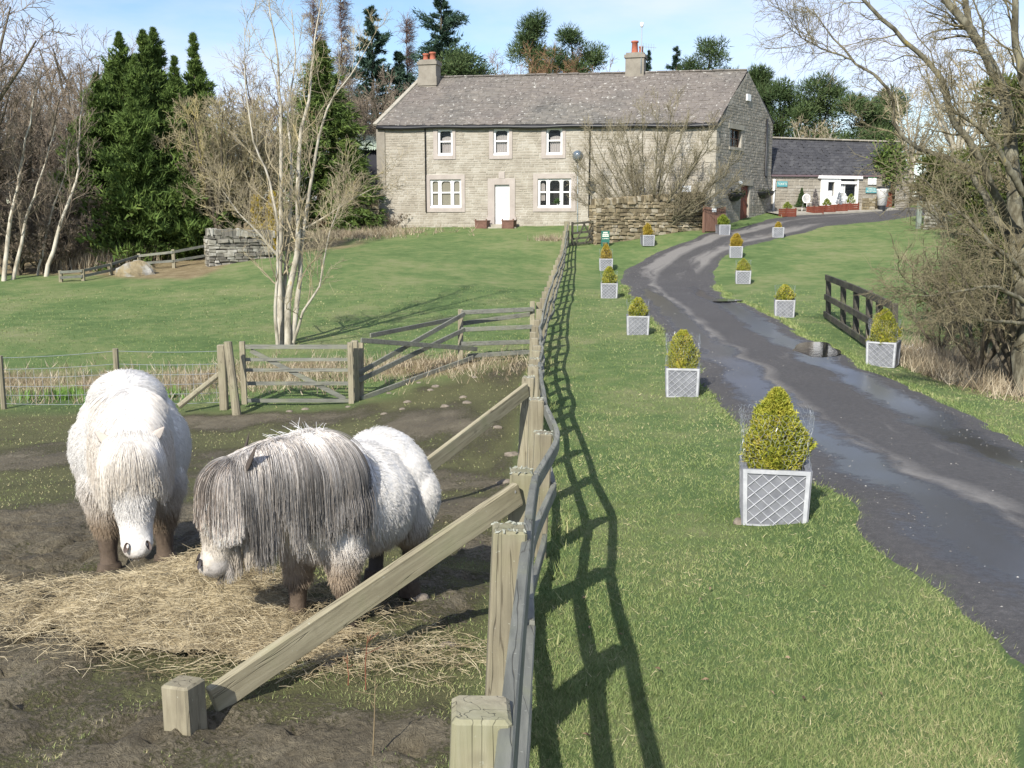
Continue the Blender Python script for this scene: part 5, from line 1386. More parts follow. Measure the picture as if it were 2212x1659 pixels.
# ---- sloping rails from the gate to the main fence
rf = thing("paddock_rail_fence", "short run of sloping rails between the low gate and the long fence", "fence", on(-1, 20))
pA = np.array([P(775, 870, 17.8)[0], 17.8, 0]); pB = P(995, 778, 20.0); pC = P(1152, 770, 20.6)
def at_v(u, v, D): return P(u, v, D)
for (u, vt, vb, D_) in ((829 * 0 + 779, 740, 868, 17.9), (995, 668, 790, 20.0), (1150, 651, 775, 20.5)):
    b_ = P(u, vb, D_); b_[2] = gz(b_[0], b_[1]) - .1; t_ = P(u, vt, D_); g = G(); g.beam(b_, t_, .1, .1, up=(0, 1, 0), bev=.01); g.build("post", M_postwood, rf)
R_ = [((775, 806, 17.72), (1003, 678, 19.9)), ((775, 812 + 10, 17.72), (1003, 712, 19.9)), ((780, 861, 17.72), (1022, 772, 19.9)), ((780, 735, 17.72), (1030, 745 + 9, 19.9)),
      ((997, 675, 19.9), (1152, 668, 20.4)), ((997, 712, 19.9), (1150, 706, 20.4)), ((997, 743, 19.9), (1150, 738, 20.4)), ((1010, 769, 19.9), (1150, 760, 20.4)), ((990, 700, 20.15), (1150, 678, 20.75)), ((800, 725, 19.2), (985, 688, 21.5))]
for k, (a, b_) in enumerate(R_):
    g = G(); g.beam(P(*a), P(*b_), .035, .085, bev=.005); g.build("rail", M_railx, rf)
# ---- stock wire fence to the left of the gate
wf = thing("wire_fence", "wire stock fence with thin posts along the far side of the paddock", "fence", P(250, 880, 17.2))
wp = [(-190, 18.2), (2, 17.5), (252, 17.2), (482, 17.35)]; wpts = []
for u, D_ in wp:
    x_, y_ = P(u, 800, D_)[:2]; z_ = gz(x_, y_); zt_ = P(u, 752 if u > 200 else 768, D_)[2]; g = G()
    if u < 480: g.tube([[x_, y_, z_ - .2], [x_, y_, zt_]], .05, 8); g.build("post", M_postwood, wf)
    wpts.append((np.array([x_, y_, z_]), zt_))
for k in range(6):
    g = G(); pts = []
    for i in range(len(wpts) - 1):
        (a, ta), (b_, tb) = wpts[i], wpts[i + 1]
        for t in np.linspace(0, 1, 7)[:-1]:
            fa = .96 - k * .16 - (0.05 if k else 0); za = a[2] + (ta - a[2]) * fa; zb = b_[2] + (tb - b_[2]) * fa
            p = a + (b_ - a) * t; pts.append([p[0], p[1], za + (zb - za) * t - .02 * math.sin(math.pi * t)])
    pts.append([wpts[-1][0][0], wpts[-1][0][1], wpts[-1][0][2] + (wpts[-1][1] - wpts[-1][0][2]) * (.96 - k * .16 - (0.05 if k else 0))])
    g.tube(pts, .0042, 4); g.build("wire", M_wire, wf)
g = G()
for i in range(len(wpts) - 1):
    (a, ta), (b_, tb) = wpts[i], wpts[i + 1]
    for t in np.linspace(0, 1, 15)[:-1]:
        p = a + (b_ - a) * t; h_ = (ta - a[2]); g.tube([p + up * h_ * .12, p + up * h_ * .75], .003, 3)
g.build("stay_wires", M_wire, wf, kind="stuff")
g = G(); g.tube([P(386, 878, 17.1), P(478, 805, 17.35)], .05, 8); g.build("strut", M_postwood, wf, label="sloping timber strut propping the end post")
# ---- rail fence below the wood on the left
lf = thing("wood_edge_fence", "old two rail fence along the edge of the wood behind the boulder", "fence", at(300, 585))
lp = [(132, 605, 37.2, 14), (180, 602, 37.4, 22), (240, 590, 38.2, 26), (302, 578, 38.6, 34), (376, 575, 39, 40), (446, 565, 39.4, 44)]
pt_ = []
for u, v, D_, hpx in lp:
    b_ = at(u, v + 4); h_ = max(hpx * b_[1] / 2212, .4); g = G(); g.beam(b_ - up * .2, b_ + up * h_, .11, .11, up=(0, 1, 0)); g.build("post", M_postwood, lf); pt_.append((b_, h_))
for f in (.85, .38):
    for (a, ha), (b_, hb_) in zip(pt_[:-1], pt_[1:]):
        g = G(); g.beam(a + up * ha * f - (0, .07, 0), b_ + up * hb_ * f - (0, .07, 0), .04, .09); g.build("rail", M_railx, lf)
# ---- little bridge parapet on the right of the drive
bp = thing("bridge_rail", "dark three rail wooden parapet on the right verge of the drive", "fence", at(1800, 690))
pp = [(1790, 596, 686, 27.0), (1822, 606, 703, 24.9), (1850, 618, 720, 23.3), (1878, 627, 738, 21.9), (1900, 640, 755, 20.7), (1932, 655, 775, 19.8)]; P2 = []
for u, vt, vb, D_ in pp:
    b_ = P(u, vb, D_); t_ = P(u, vt, D_); zz = gz(b_[0], b_[1]); g = G(); g.beam(np.array([b_[0], b_[1], zz - .2]), t_, .11, .13, up=(0, 1, 0), bev=.01); g.build("post", M_darkrail, bp); P2.append((np.array([t_[0], t_[1], zz]), t_))
for f in (.97, .52, .12):
    a, b_ = P2[0], P2[-1]
    for i in (0, 2, 4):
        j = min(i + 2, 5) if i < 4 else 5
        if i == j: continue
        (a0_, a1_), (c0_, c1_) = P2[i], P2[j]; off = np.array([-.08, -.03, 0])
        g = G(); g.beam(a0_ + (a1_ - a0_) * f + off, c0_ + (c1_ - c0_) * f + off, .05, .15, bev=.008); g.build("rail", M_darkrail, bp)
# ---- field gate beside the garden wall
fl, fr2 = P(1236, 530, 44.3), P(1287, 527, 44.9)
for (u, v0, v1, D_, lab) in ((1224, 478, 533, 44.4, "grey square post at the far end of the long fence"), (1293, 470, 530, 45.0, "pale square post between the cross braced gate and the garden wall")):
    b_ = P(u, v1, D_); z_ = gz(b_[0], b_[1]); tz = P(u, v0, D_)[2]; g = G(); g.beam([b_[0], b_[1], z_ - .2], [b_[0], b_[1], tz], .22, .2, up=(0, 1, 0), bev=.02); o = g.build("gate_post", M_postwood); tag(o, lab, "post")
FG = Wall(fl, fr2); fg = thing("cross_braced_gate", "dark wooden field gate with crossed braces beside the garden wall", "gate", (fl + fr2) / 2); fz = gz(fl[0], fl[1]); fh = 1.0
for f in (.1, .32, .56, .97):
    g = G(); sl_ = .1; g.beam(FG.pt(0, fz + fh * f), FG.pt(FG.L, fz + fh * f + sl_), .03, .09); g.build("rail", M_darkrail, fg)
for x in (.0, FG.L):
    g = G(); g.beam(FG.pt(x, fz + .05), FG.pt(x, fz + fh * 1.05 + (.1 if x else 0)), .05, .09, up=FG.d); g.build("stile", M_darkrail, fg)
for a, b_ in (((.1, .1), (.5, 1)), ((.9, .2), (.45, 1)), ((.5, .1), (.95, 1))):
    g = G(); g.beam(FG.pt(FG.L * a[0], fz + fh * a[1], .03), FG.pt(FG.L * b_[0], fz + fh * b_[1], .03), .025, .07); g.build("brace", M_darkrail, fg)
# green board sign leaning on the wall
b_ = P(1316, 527, 44.4); z_ = gz(b_[0], b_[1]); SB = Wall(b_ - np.array([.36, .04, 0]), b_ + np.array([.0, 0, 0]))
t = thing("green_signboard", "small green board lettered in cream leaning before the garden wall", "sign", [b_[0], b_[1], z_]); M_green = flat("dark_green_board", (.03, .13, .10), .5)
g = G(); SB.bar(g, 0, SB.L, z_ + .18, z_ + .68, .02, .05); g.build("board", M_green, t)
for x in (.04, SB.L - .04):
    g = G(); g.beam(SB.pt(x, z_ + .66, .0), SB.pt(x, z_ - .02, -.16), .03, .03); g.build("leg", M_green, t)
    g = G(); g.beam(SB.pt(x, z_ + .2, .02), SB.pt(x, z_ - .02, .08), .03, .03); g.build("leg", M_green, t)
lettering(t, SB, 0, SB.L, z_ + .24, z_ + .66, ["PONY", "FIELD", "PLEASE"], M_cream, .056) if False else None
for k, (f0, f1) in enumerate(((.80, .9), (.64, .75), (.48, .6), (.30, .36))):
    g = G(); rr2 = seed(300 + k); x = SB.L * (.22 if k == 0 else .14)
    while x < SB.L * (.72 if k == 0 else .86):
        w_ = rr2.uniform(.012, .03); SB.bar(g, x, x + w_, z_ + .18 + .5 * f0, z_ + .18 + .5 * f1 - (rr2.random() < .3) * .015, .05, .054); x += w_ + .006
    g.build("lettering", M_cream, t)
# brown boarded garden gate with a white notice
a, b_ = P(1522, 495, 47.0), P(1566, 495, 47.6); BG = Wall(a, b_); t = thing("boarded_gate", "brown boarded garden gate with a white notice near the gable", "gate", (a + b_) / 2); z_ = gz(a[0], a[1]); n_ = 9
for k in range(n_):
    g = G(); x0 = BG.L * k / n_; hh_ = 1.06 + .10 * abs((k + .5) / n_ - .5) * 2; BG.bar(g, x0 + .006, x0 + BG.L / n_ - .006, z_ + .03, z_ + hh_, 0, .03); g.build("board", M_brownwood, t)
for f in (.2, .85): g = G(); BG.bar(g, 0, BG.L, z_ + f, z_ + f + .1, -.03, -.002); g.build("ledge", M_brownwood, t)
xr = BG.rect(1537, 450, 1546, 458); g = G(); BG.bar(g, *xr, .032, .045); g.build("notice", M_white, t)
g = G(); BG.bar(g, -.1, -.02, z_ - .2, z_ + 1.2, -.05, .05); g.build("post", M_brownwood, t)
# globe lamp on a thin pole
b_ = P(1248, 470, 48.0); z_ = gz(b_[0], b_[1]); gc_ = P(1248, 337, 48.0); t = thing("globe_lamp", "dark glass globe lamp on a thin pole in front of the house", "lamp", [b_[0], b_[1], z_])
g = G(); g.tube([[b_[0], b_[1], z_ - .1], [gc_[0], gc_[1], gc_[2] - .3]], .03, 8); g.build("pole", M_lead, t, True)
g = G(); g.lathe(gc_ - up * .33, [(.03, 0), (.11, .03), (.11, .09), (.0, .1)], 12); g.build("collar", M_black, t)
m, n, l, b = _nodes("smoky_globe"); b.inputs['Base Color'].default_value = (.10, .13, .16, 1); b.inputs['Roughness'].default_value = .12; tw = noise(n, l, 9, 4, .6, coord(n, 'World')); bump(n, l, b, tw.outputs[0], .4, .05); M_globe = m
g = G(); g.lathe(gc_, [(.26 * math.sin(a), -.26 * math.cos(a)) for a in np.linspace(.05, math.pi - .01, 14)], 18); g.build("globe", M_globe, t, True)

# ------------------------------------------------------------------ lattice planters with little conifers
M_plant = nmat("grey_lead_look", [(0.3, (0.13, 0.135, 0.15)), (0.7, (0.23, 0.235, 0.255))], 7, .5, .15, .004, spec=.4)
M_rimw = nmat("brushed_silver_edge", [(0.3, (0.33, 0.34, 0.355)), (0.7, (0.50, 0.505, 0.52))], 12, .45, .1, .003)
def planter_mesh():
    """one planter, 0.5 wide, as named parts in local coordinates"""
    w, h = .25, .445; parts_ = {}
    g = G(); t0, t1 = .94, 1.0
    V = []
    for z, f in ((0, .94), (h, 1.0)):
        for sx, sy in ((-1, -1), (1, -1), (1, 1), (-1, 1)): V.append((sx * w * f, sy * w * f, z))
    for z, f in ((h, .86), (h - .09, .86)):
        for sx, sy in ((-1, -1), (1, -1), (1, 1), (-1, 1)): V.append((sx * w * f, sy * w * f, z))
    q = [(i, (i + 1) % 4, 4 + (i + 1) % 4, 4 + i) for i in range(4)] + [(4 + i, 4 + (i + 1) % 4, 8 + (i + 1) % 4, 8 + i) for i in range(4)] + [(8 + i, 8 + (i + 1) % 4, 12 + (i + 1) % 4, 12 + i) for i in range(4)]
    g.add(V, None, q); parts_["box"] = (g, M_plant)
    g = G(); g.add([(sx * w * .87, sy * w * .87, h - .06) for sx, sy in ((-1, -1), (1, -1), (1, 1), (-1, 1))], None, [(0, 1, 2, 3)]); parts_["compost"] = (g, M_soil)
    faces_ = []
    def fp(k, x, z, o):
        f = .94 + .06 * z / h; a = k * math.pi / 2; X, Y = x * f, -(w * f + o); return np.array([X * math.cos(a) - Y * math.sin(a), X * math.sin(a) + Y * math.cos(a), z])
    for k in range(4):
        g = G()
        def bar_(x0, x1, z0, z1, o):
            pts = [(x0, z0), (x1, z0), (x1, z1), (x0, z1)]; A = [fp(k, x, z, -.004) for x, z in pts]; B = [fp(k, x, z, o) for x, z in pts]; g.hexa(A + B) if False else g.add(A + B, None, [(4, 5, 6, 7), (0, 1, 5, 4), (1, 2, 6, 5), (2, 3, 7, 6), (3, 0, 4, 7)])
        bar_(-w, w, h - .028, h + .003, .014); bar_(-w, w, 0, .012, .012); bar_(-w, -w + .032, .012, h - .028, .013); bar_(w - .032, w, .012, h - .028, .013)
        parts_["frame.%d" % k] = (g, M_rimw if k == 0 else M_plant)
        g = G(); xi0, xi1, zi0, zi1 = -w + .032, w - .032, .012, h - .028; st = .109; nn = 9
        for s_ in (1, -1):
            for j in range(-8, 9):
                # lines z = zi0 + s*(x-xc)*0.86
                xc = j * st; pts = []
                for x in np.linspace(xi0, xi1, 60):
                    z = (zi0 + zi1) / 2 + s_ * (x - xc) * .88
                    if zi0 <= z <= zi1: pts.append((x, z))
                if len(pts) < 3: continue
                (xa, za), (xb, zb) = pts[0], pts[-1]; d = np.array([xb - xa, zb - za]); d /= np.linalg.norm(d); nrm = np.array([-d[1], d[0]]) * .0045
                A = [fp(k, xa + nrm[0], za + nrm[1], 0), fp(k, xb + nrm[0], zb + nrm[1], 0), fp(k, xb, zb, .010 + .0015 * s_), fp(k, xa, za, .010 + .0015 * s_), fp(k, xa - nrm[0], za - nrm[1], 0), fp(k, xb - nrm[0], zb - nrm[1], 0)]
                g.add(A, None, [(0, 1, 2, 3), (3, 2, 5, 4)])
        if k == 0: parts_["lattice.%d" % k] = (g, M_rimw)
    out = []
    for nm, (g, mt) in parts_.items():
        V = np.concatenate(g.v); fs = []
        if g.t: fs.append(np.concatenate(g.t))
        if g.q: fs.append(np.concatenate(g.q))
        out.append((nm.split(".")[0], np_mesh("planter_" + nm.split(".")[0], V, fs, mats=[mt])))
    return out
PMESH = planter_mesh()
def cage_mesh(w, d, h, rng, mesh=.05):
    """hexagonal chicken wire wrapped round a rounded square"""
    g = G(); per = []; r_ = min(w, d) * .35
    N_ = int(2 * (w + d) / (mesh * .88)); ring = []
    for i in range(N_):
        a = 2 * math.pi * i / N_; c, s_ = math.cos(a), math.sin(a); k = (abs(c) ** 4 + abs(s_) ** 4) ** -.25; ring.append((c * k * w / 2, s_ * k * d / 2))
    rows = int(h / (mesh * .75)); J = rng.normal(0, .006, (rows + 2, N_, 3)); segs = []
    def pt(i, j, off):
        x, y = ring[i % N_]; x2, y2 = ring[(i + 1) % N_]; f = .5 if off else 0
        wob = 1 + .05 * math.sin(j * .7 + i * .35) + (.05 * (j / rows) ** 2)
        return np.array([(x + (x2 - x) * f) * wob, (y + (y2 - y) * f) * wob, j * mesh * .75]) + J[j % (rows + 1), i % N_]
    for j in range(rows):
        o0, o1 = j % 2, (j + 1) % 2
        for i in range(N_):
            a = pt(i, j, o0); b_ = pt(i, j, o0) + up * mesh * .38
            segs.append((a, b_))
            nxt1 = pt(i if not o0 else i, j + 1, o1); nxt2 = pt(i - 1 if not o0 else i + 1, j + 1, o1)
            segs += [(b_, nxt1), (b_, nxt2)]
    S_ = np.array(segs); V, q = tubes(S_, np.full((len(S_), 2), .0010), 3)
    return np_mesh("wire_cage", V, [q], False, mats=[M_wire])
PL = [  # u, base v, depth, yaw, plant height, plant radius, foliage, cage, label bits
    (1686, 1131, 8.1, 0.02, .70, .225, M_gold, True, "nearest, at the left edge of the drive"),
    (1478, 860, 16.1, 0.0, .66, .20, M_gold, True, "second from the camera on the left verge"),
    (1380, 725, 24.0, 0.0, .46, .17, M_gold, True, "third from the camera on the left verge"),
    (1317, 644, 31.8, 0.0, .57, .18, M_gold, True, "fourth on the left verge, before the bend"),
    (1310, 588, 39.8, 0.0, .62, .16, M_gold2, True, "farthest one beside the long fence"),
    (1400, 534, 44.4, .18, .56, .16, M_gold2, False, "in front of the garden wall"),
    (1564, 497, 46.4, .3, .52, .22, M_ygreen, False, "plain one beside the brown boarded gate"),
    (1683, 516, 47.2, 0.0, .28, .08, M_gold2, False, "plant small and brown"),
    (1592, 558, 41.5, 0.0, .58, .20, M_gold2, False, "topmost on the inner bend"),
    (1608, 614, 36.0, 0.0, .46, .19, M_gold, True, "lower on the inner bend"),
    (1699, 685, 27.4, 0.0, .44, .2, M_gold, True, "left of the dark bridge rail"),
    (1917, 787, 18.7, -.22, .66, .22, M_gold, True, "right hand one in front of the bridge rail"),
]
for k, (u, v, D_, yaw, ph, pr, pm, cg, lab) in enumerate(PL):
    c = P(u, v, D_); c[1] += .25; c[2] = gz(c[0], c[1]) - .01; yaw_ = yaw + math.atan2(-c[0] * .8, c[1])
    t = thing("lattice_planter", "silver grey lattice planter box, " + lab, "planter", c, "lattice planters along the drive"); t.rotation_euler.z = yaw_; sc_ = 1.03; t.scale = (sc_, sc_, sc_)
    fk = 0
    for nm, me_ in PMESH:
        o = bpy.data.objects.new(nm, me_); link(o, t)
    rr = seed(400 + k); near = D_ < 20
    b_ = c + up * .39
    pt = thing("dwarf_conifer", "small conifer in the lattice planter, " + lab, "conifer", b_, "golden conifers along the drive")
    n_ = 5600 if k == 0 else (2600 if near else 1000)
    prof_ = (lambda t: (min(1, .78 + 1.2 * t) if t < .3 else 1.08 * (1 - (t - .3) / .7) ** .72)) if k in (0, 2, 3, 4, 9, 10) else (lambda t: math.sin(math.pi * min(1, .22 + t * .78)) ** .8)
    if k in (1, 11): prof_ = lambda t: (1 if t < .45 else (.95 - (t - .45) * 1.0 if t < .8 else .6 * (1 - t) / .2 + .05))
    L_, w__ = (.07, .014) if k == 0 else (.085, .018) if near else (.12, .03)
    g = conefoliage(b_, ph, pr, rr, n_, L_, w__, prof_); g.build("foliage", pm, pt)
    g = G(); g.tube([b_ - up * .03, b_ + up * ph * .6, b_ + up * ph * .97], [.016, .01, .004], 6); g.build("stem", M_stem, pt)
    if cg:
        ch = .50 if k == 0 else .58 if k == 1 else .46
        me_ = cage_mesh(.50 if k else .52, .46, ch, seed(500 + k), .052 if near else .09)
        o = bpy.data.objects.new("wire_cage", me_); COL.objects.link(o); o.location = Vector(c + up * .43); o.rotation_euler.z = yaw_; tag(o, "chicken wire cage round the conifer, " + lab, "cage", "wire cages on the planters")
# ------------------------------------------------------------------ vegetation
def barkmat(name, stops, scale=7, bm=.5): return nmat(name, stops, scale, .9, bm, .02, scale * 3, vscale=(1, 1, .35), spec=.15)
M_palebark = barkmat("pale_lichened_bark", [(0.28, (0.16, 0.145, 0.11)), (0.45, (0.33, 0.30, 0.235)), (0.62, (0.46, 0.43, 0.36)), (0.74, (0.42, 0.32, 0.13))])
M_paletwig = barkmat("pale_twig", [(0.3, (0.22, 0.185, 0.125)), (0.55, (0.36, 0.31, 0.21)), (0.75, (0.40, 0.32, 0.13))], 3, 0)
M_birch = barkmat("white_birch_bark", [(0.3, (0.22, 0.19, 0.14)), (0.5, (0.45, 0.41, 0.33)), (0.75, (0.58, 0.55, 0.47))], 6)
M_browntwig = barkmat("brown_twig", [(0.3, (0.15, 0.12, 0.09)), (0.6, (0.25, 0.205, 0.155)), (0.8, (0.34, 0.285, 0.215))], 1.2, 0)
M_bark = barkmat("brown_bark", [(0.3, (0.06, 0.05, 0.036)), (0.6, (0.13, 0.11, 0.08)), (0.8, (0.22, 0.2, 0.15))], 6)
M_lichtwig = barkmat("lichened_twig", [(0.3, (0.17, 0.145, 0.085)), (0.5, (0.30, 0.26, 0.17)), (0.68, (0.36, 0.30, 0.115)), (0.85, (0.42, 0.37, 0.26))], 1.6, 0)
M_rusttwig = barkmat("rusty_twig", [(0.3, (0.15, 0.09, 0.05)), (0.6, (0.24, 0.15, 0.085)), (0.8, (0.32, 0.22, 0.13))], 1.5, 0)
M_larch = barkmat("larch_twig", [(0.3, (0.12, 0.085, 0.075)), (0.7, (0.21, 0.155, 0.135))], 1.5, 0)
M_willowbark = barkmat("willow_bark", [(0.3, (0.045, 0.04, 0.028)), (0.46, (0.105, 0.095, 0.065)), (0.6, (0.19, 0.18, 0.135)), (0.74, (0.27, 0.22, 0.08))], 8)
M_willowtwig = barkmat("willow_twig", [(0.3, (0.11, 0.092, 0.055)), (0.55, (0.195, 0.17, 0.105)), (0.75, (0.27, 0.235, 0.14))], 4, 0)
M_leyl = leafmat("leylandii_green", [(0.05, (0.03, 0.052, 0.012)), (0.45, (0.075, 0.122, 0.026)), (0.75, (0.12, 0.175, 0.04)), (1, (0.19, 0.22, 0.06))], .8)
M_spruce = leafmat("spruce_blue_green", [(0.1, (0.014, 0.036, 0.022)), (0.5, (0.036, 0.072, 0.045)), (1, (0.085, 0.125, 0.085))], .7)
M_pine = leafmat("pine_green", [(0.1, (0.02, 0.042, 0.014)), (0.5, (0.055, 0.09, 0.03)), (1, (0.125, 0.155, 0.06))], .7)
M_cyp = leafmat("cypress_green", [(0.05, (0.03, 0.052, 0.012)), (0.5, (0.075, 0.12, 0.026)), (0.85, (0.15, 0.19, 0.045)), (1, (0.2, 0.16, 0.08))], .7)
M_ivy = leafmat("ivy_olive", [(0.05, (0.025, 0.04, 0.012)), (0.5, (0.07, 0.09, 0.022)), (1, (0.16, 0.16, 0.045))], .5)

def unit(a): return a / np.maximum(np.linalg.norm(a, axis=-1, keepdims=True), 1e-9)
def poly(pts, K):
    pts = np.asarray(pts, float); d = np.concatenate([[0], np.cumsum(np.linalg.norm(np.diff(pts, axis=0), axis=1))]); t = np.linspace(0, d[-1], K)
    return np.stack([np.interp(t, d, pts[:, k]) for k in range(3)], 1)
def grow(PP, RR, n, ln, ang, K, rr, rng, t0=.25, upb=.15, wig=.18, fall=.5, rmin=.003, tip=.35, wind=(0, 0, 0)):
    """side shoots along every branch of the level below"""
    B, K0, _ = PP.shape
    t = t0 + (1 - t0) * (np.arange(n)[None] + rng.random((B, n))) / n; t = np.clip(t, 0, .995)
    x = t * (K0 - 1); i = np.minimum(x.astype(int), K0 - 2); f = (x - i)[..., None]; b = np.arange(B)[:, None]
    pos = PP[b, i] * (1 - f) + PP[b, i + 1] * f; tan = unit(PP[b, i + 1] - PP[b, i]); rad = RR[b, i] * (1 - f[..., 0]) + RR[b, i + 1] * f[..., 0]
    v = rng.normal(0, 1, pos.shape); perp = unit(v - (v * tan).sum(-1, keepdims=True) * tan)
    a = np.clip(rng.normal(ang, .25 * ang, t.shape), .1, 1.9)[..., None]
    d = unit(tan * np.cos(a) + perp * np.sin(a) + np.array([0, 0, upb]) + np.array(wind))
    L = ln * rng.uniform(.5, 1.25, t.shape) * (1 - fall * t)
    d = d.reshape(-1, 3); pos = pos.reshape(-1, 3); L = L.ravel(); rad = rad.ravel()
    out = np.empty((len(d), K, 3)); out[:, 0] = pos
    for k in range(1, K):
        d = unit(d + rng.normal(0, wig, d.shape) + np.array([0, 0, upb * .35]) + np.array(wind) * .3); out[:, k] = out[:, k - 1] + d * (L / (K - 1))[:, None]
    r0 = np.maximum(rad * rr, rmin); R = r0[:, None] * np.linspace(1, tip, K)[None]
    return out, np.maximum(R, rmin * .7)
def cards(C, Dv, w, rng):
    s_ = unit(np.cross(Dv, rng.normal(0, 1, Dv.shape))) * np.asarray(w)[..., None]
    V = np.stack([C - s_ * .5, C + s_ * .5, C + Dv], 1).reshape(-1, 3); return V, np.arange(len(V)).reshape(-1, 3)
def clip_frame(PP, RR, margin=260):
    """drop far-off-frame twigs to keep the tree light"""
    c = PP.mean(1); y = np.maximum(c[:, 1], .5); u = 1106 + c[:, 0] / y * 2212; v = 470 - (c[:, 2] - CZ) / y * 2212
    k = (u > -margin) & (u < 2212 + margin) & (v > -margin) & (v < 1659 + margin); return PP[k], RR[k]
def bare_tree(name, label, limbs, levels, mats, rng, cat="tree", group=None, K=14, sides=7, clip=False, wob=.012):
    """limbs: list of (points, r0, r1); levels: kwargs for grow plus sides"""
    PP = np.stack([poly(p, K) for p, _, _ in limbs]); RR = np.stack([np.linspace(a, b, K) for _, a, b in limbs])
    PP[:, 1:-1] += rng.normal(0, wob, PP[:, 1:-1].shape) * np.linalg.norm(PP[:, -1] - PP[:, 0], axis=1)[:, None, None] * .35
    base = PP[0, 0]; t = thing(name, label, cat, base, group)
    V, q = tubes(PP, RR, sides); g = G(); g.add(V, None, q); g.build("trunk", mats[0], t, True)
    cur = (PP, RR); gc = G(); n_ = 0
    for lv in levels:
        lv = dict(lv); sd = lv.pop('sides', 3)
        if isinstance(lv['n'], int): cur = grow(cur[0], cur[1], rng=rng, **lv)
        if clip: cur = clip_frame(*cur)
        V, q = tubes(cur[0], cur[1], sd); gc.add(V, None, q, np.repeat(rng.random(len(cur[0])), (cur[0].shape[1] - 1) * sd))
    gc.build("crown", mats[1], t, False)
    return t
def place_copy(src, loc, rz, sc, label):
    """copy a thing with its parts"""
    o = src.copy(); COL.objects.link(o); o.location = Vector([float(k) for k in loc]); o.rotation_euler.z = rz; o.scale = (sc, sc, sc) if np.isscalar(sc) else sc; o["label"] = label
    for ch in src.children:
        c = ch.copy(); COL.objects.link(c); c.parent = o
    return o
def conifer(name, label, base, h, r, rng, mat, nb=220, m=9, q=6, ln=.32, w=.05, style='ley', group=None, t0=.02, bark=None, lean=(0, 0)):
    t_ = thing(name, label, "tree", base, group); base = np.array(base, float)
    t = np.sort(t0 + (1 - t0) * rng.random(nb) ** (1.0 if style == 'ley' else .85))
    if style == 'ley': prof = np.minimum(1, (1 - t) ** .85 * 1.2) * (.62 + .5 * np.sin(t * 12 + rng.uniform(0, 6)) ** 2); slope = .05 + .8 * t
    elif style == 'spruce': prof = (1 - t) ** .75 * (.55 + .75 * (np.sin(t * 40) > .1)) + .03; slope = -.05 + .6 * t
    elif style == 'col': prof = np.sin(np.pi * np.clip(.18 + t * .80, 0, 1)) ** .5; slope = 1.6 + 0 * t
    elif style == 'cyp': prof = np.minimum(1, (1 - t) * 1.7 + .04) ** .8; slope = -.05 + .8 * t
    az = rng.uniform(0, 2 * np.pi, nb); L = r * prof * rng.uniform(.6, 1.12, nb)
    d = unit(np.stack([np.cos(az), np.sin(az), slope + rng.normal(0, .15, nb)], 1))
    org = base + np.stack([lean[0] * t, lean[1] * t, h * t * .97], 1)
    s_ = np.linspace(.12 if style != 'spruce' else .25, 1, m)
    droop = (.16 if style == 'cyp' else .10 if style in ('ley', 'spruce') else 0)
    C = org[:, None] + d[:, None] * (L[:, None] * s_[None])[..., None] - np.array([0, 0, 1]) * (droop * L[:, None] * s_[None] ** 2)[..., None]
    C = np.repeat(C.reshape(-1, 3), q, 0); dd = np.repeat(np.repeat(d, m, 0), q, 0); sz = np.repeat(np.repeat((.40 + .60 * L / max(r, 1e-6)), m), q)
    Cj = C + rng.normal(0, .05 * r ** .5, C.shape) * np.repeat(np.repeat(np.minimum(1, .15 + L / max(r, 1e-6) * 1.6), m), q)[:, None]
    if style in ('ley', 'col'): Dv = unit(dd * .6 + rng.normal(0, .5, dd.shape) + np.array([0, 0, .45])) * (ln * sz * rng.uniform(.5, 1.3, len(sz)))[:, None]
    else: Dv = unit(dd * .75 + rng.normal(0, .42, dd.shape) + np.array([0, 0, -.35 if style == 'cyp' else -.1])) * (ln * sz * rng.uniform(.5, 1.3, len(sz)))[:, None]
    V, tr = cards(Cj, Dv, w * sz * rng.uniform(.7, 1.4, len(sz)), rng)
    rn = np.repeat(np.repeat(rng.random(nb) * .5, m), q) + rng.random(len(C)) * .5
    g = G(); g.add(V, tr, None, rn); g.build("crown", mat, t_)
    g = G(); K_ = 6; zz = np.linspace(-.3, h * .98, K_); g.tube([[base[0] + lean[0] * z / h, base[1] + lean[1] * z / h, base[2] + z] for z in zz], np.linspace(h * .022, .01, K_), 7)
    B_ = np.stack([org, org + d * (L * .8)[:, None]], 1); V, qd = tubes(B_[::2], np.stack([np.full(len(B_[::2]), .012 + h * .001), np.full(len(B_[::2]), .004)], 1), 3); g.add(V, None, qd)
    g.build("trunk", bark or M_bark, t_, True)
    return t_
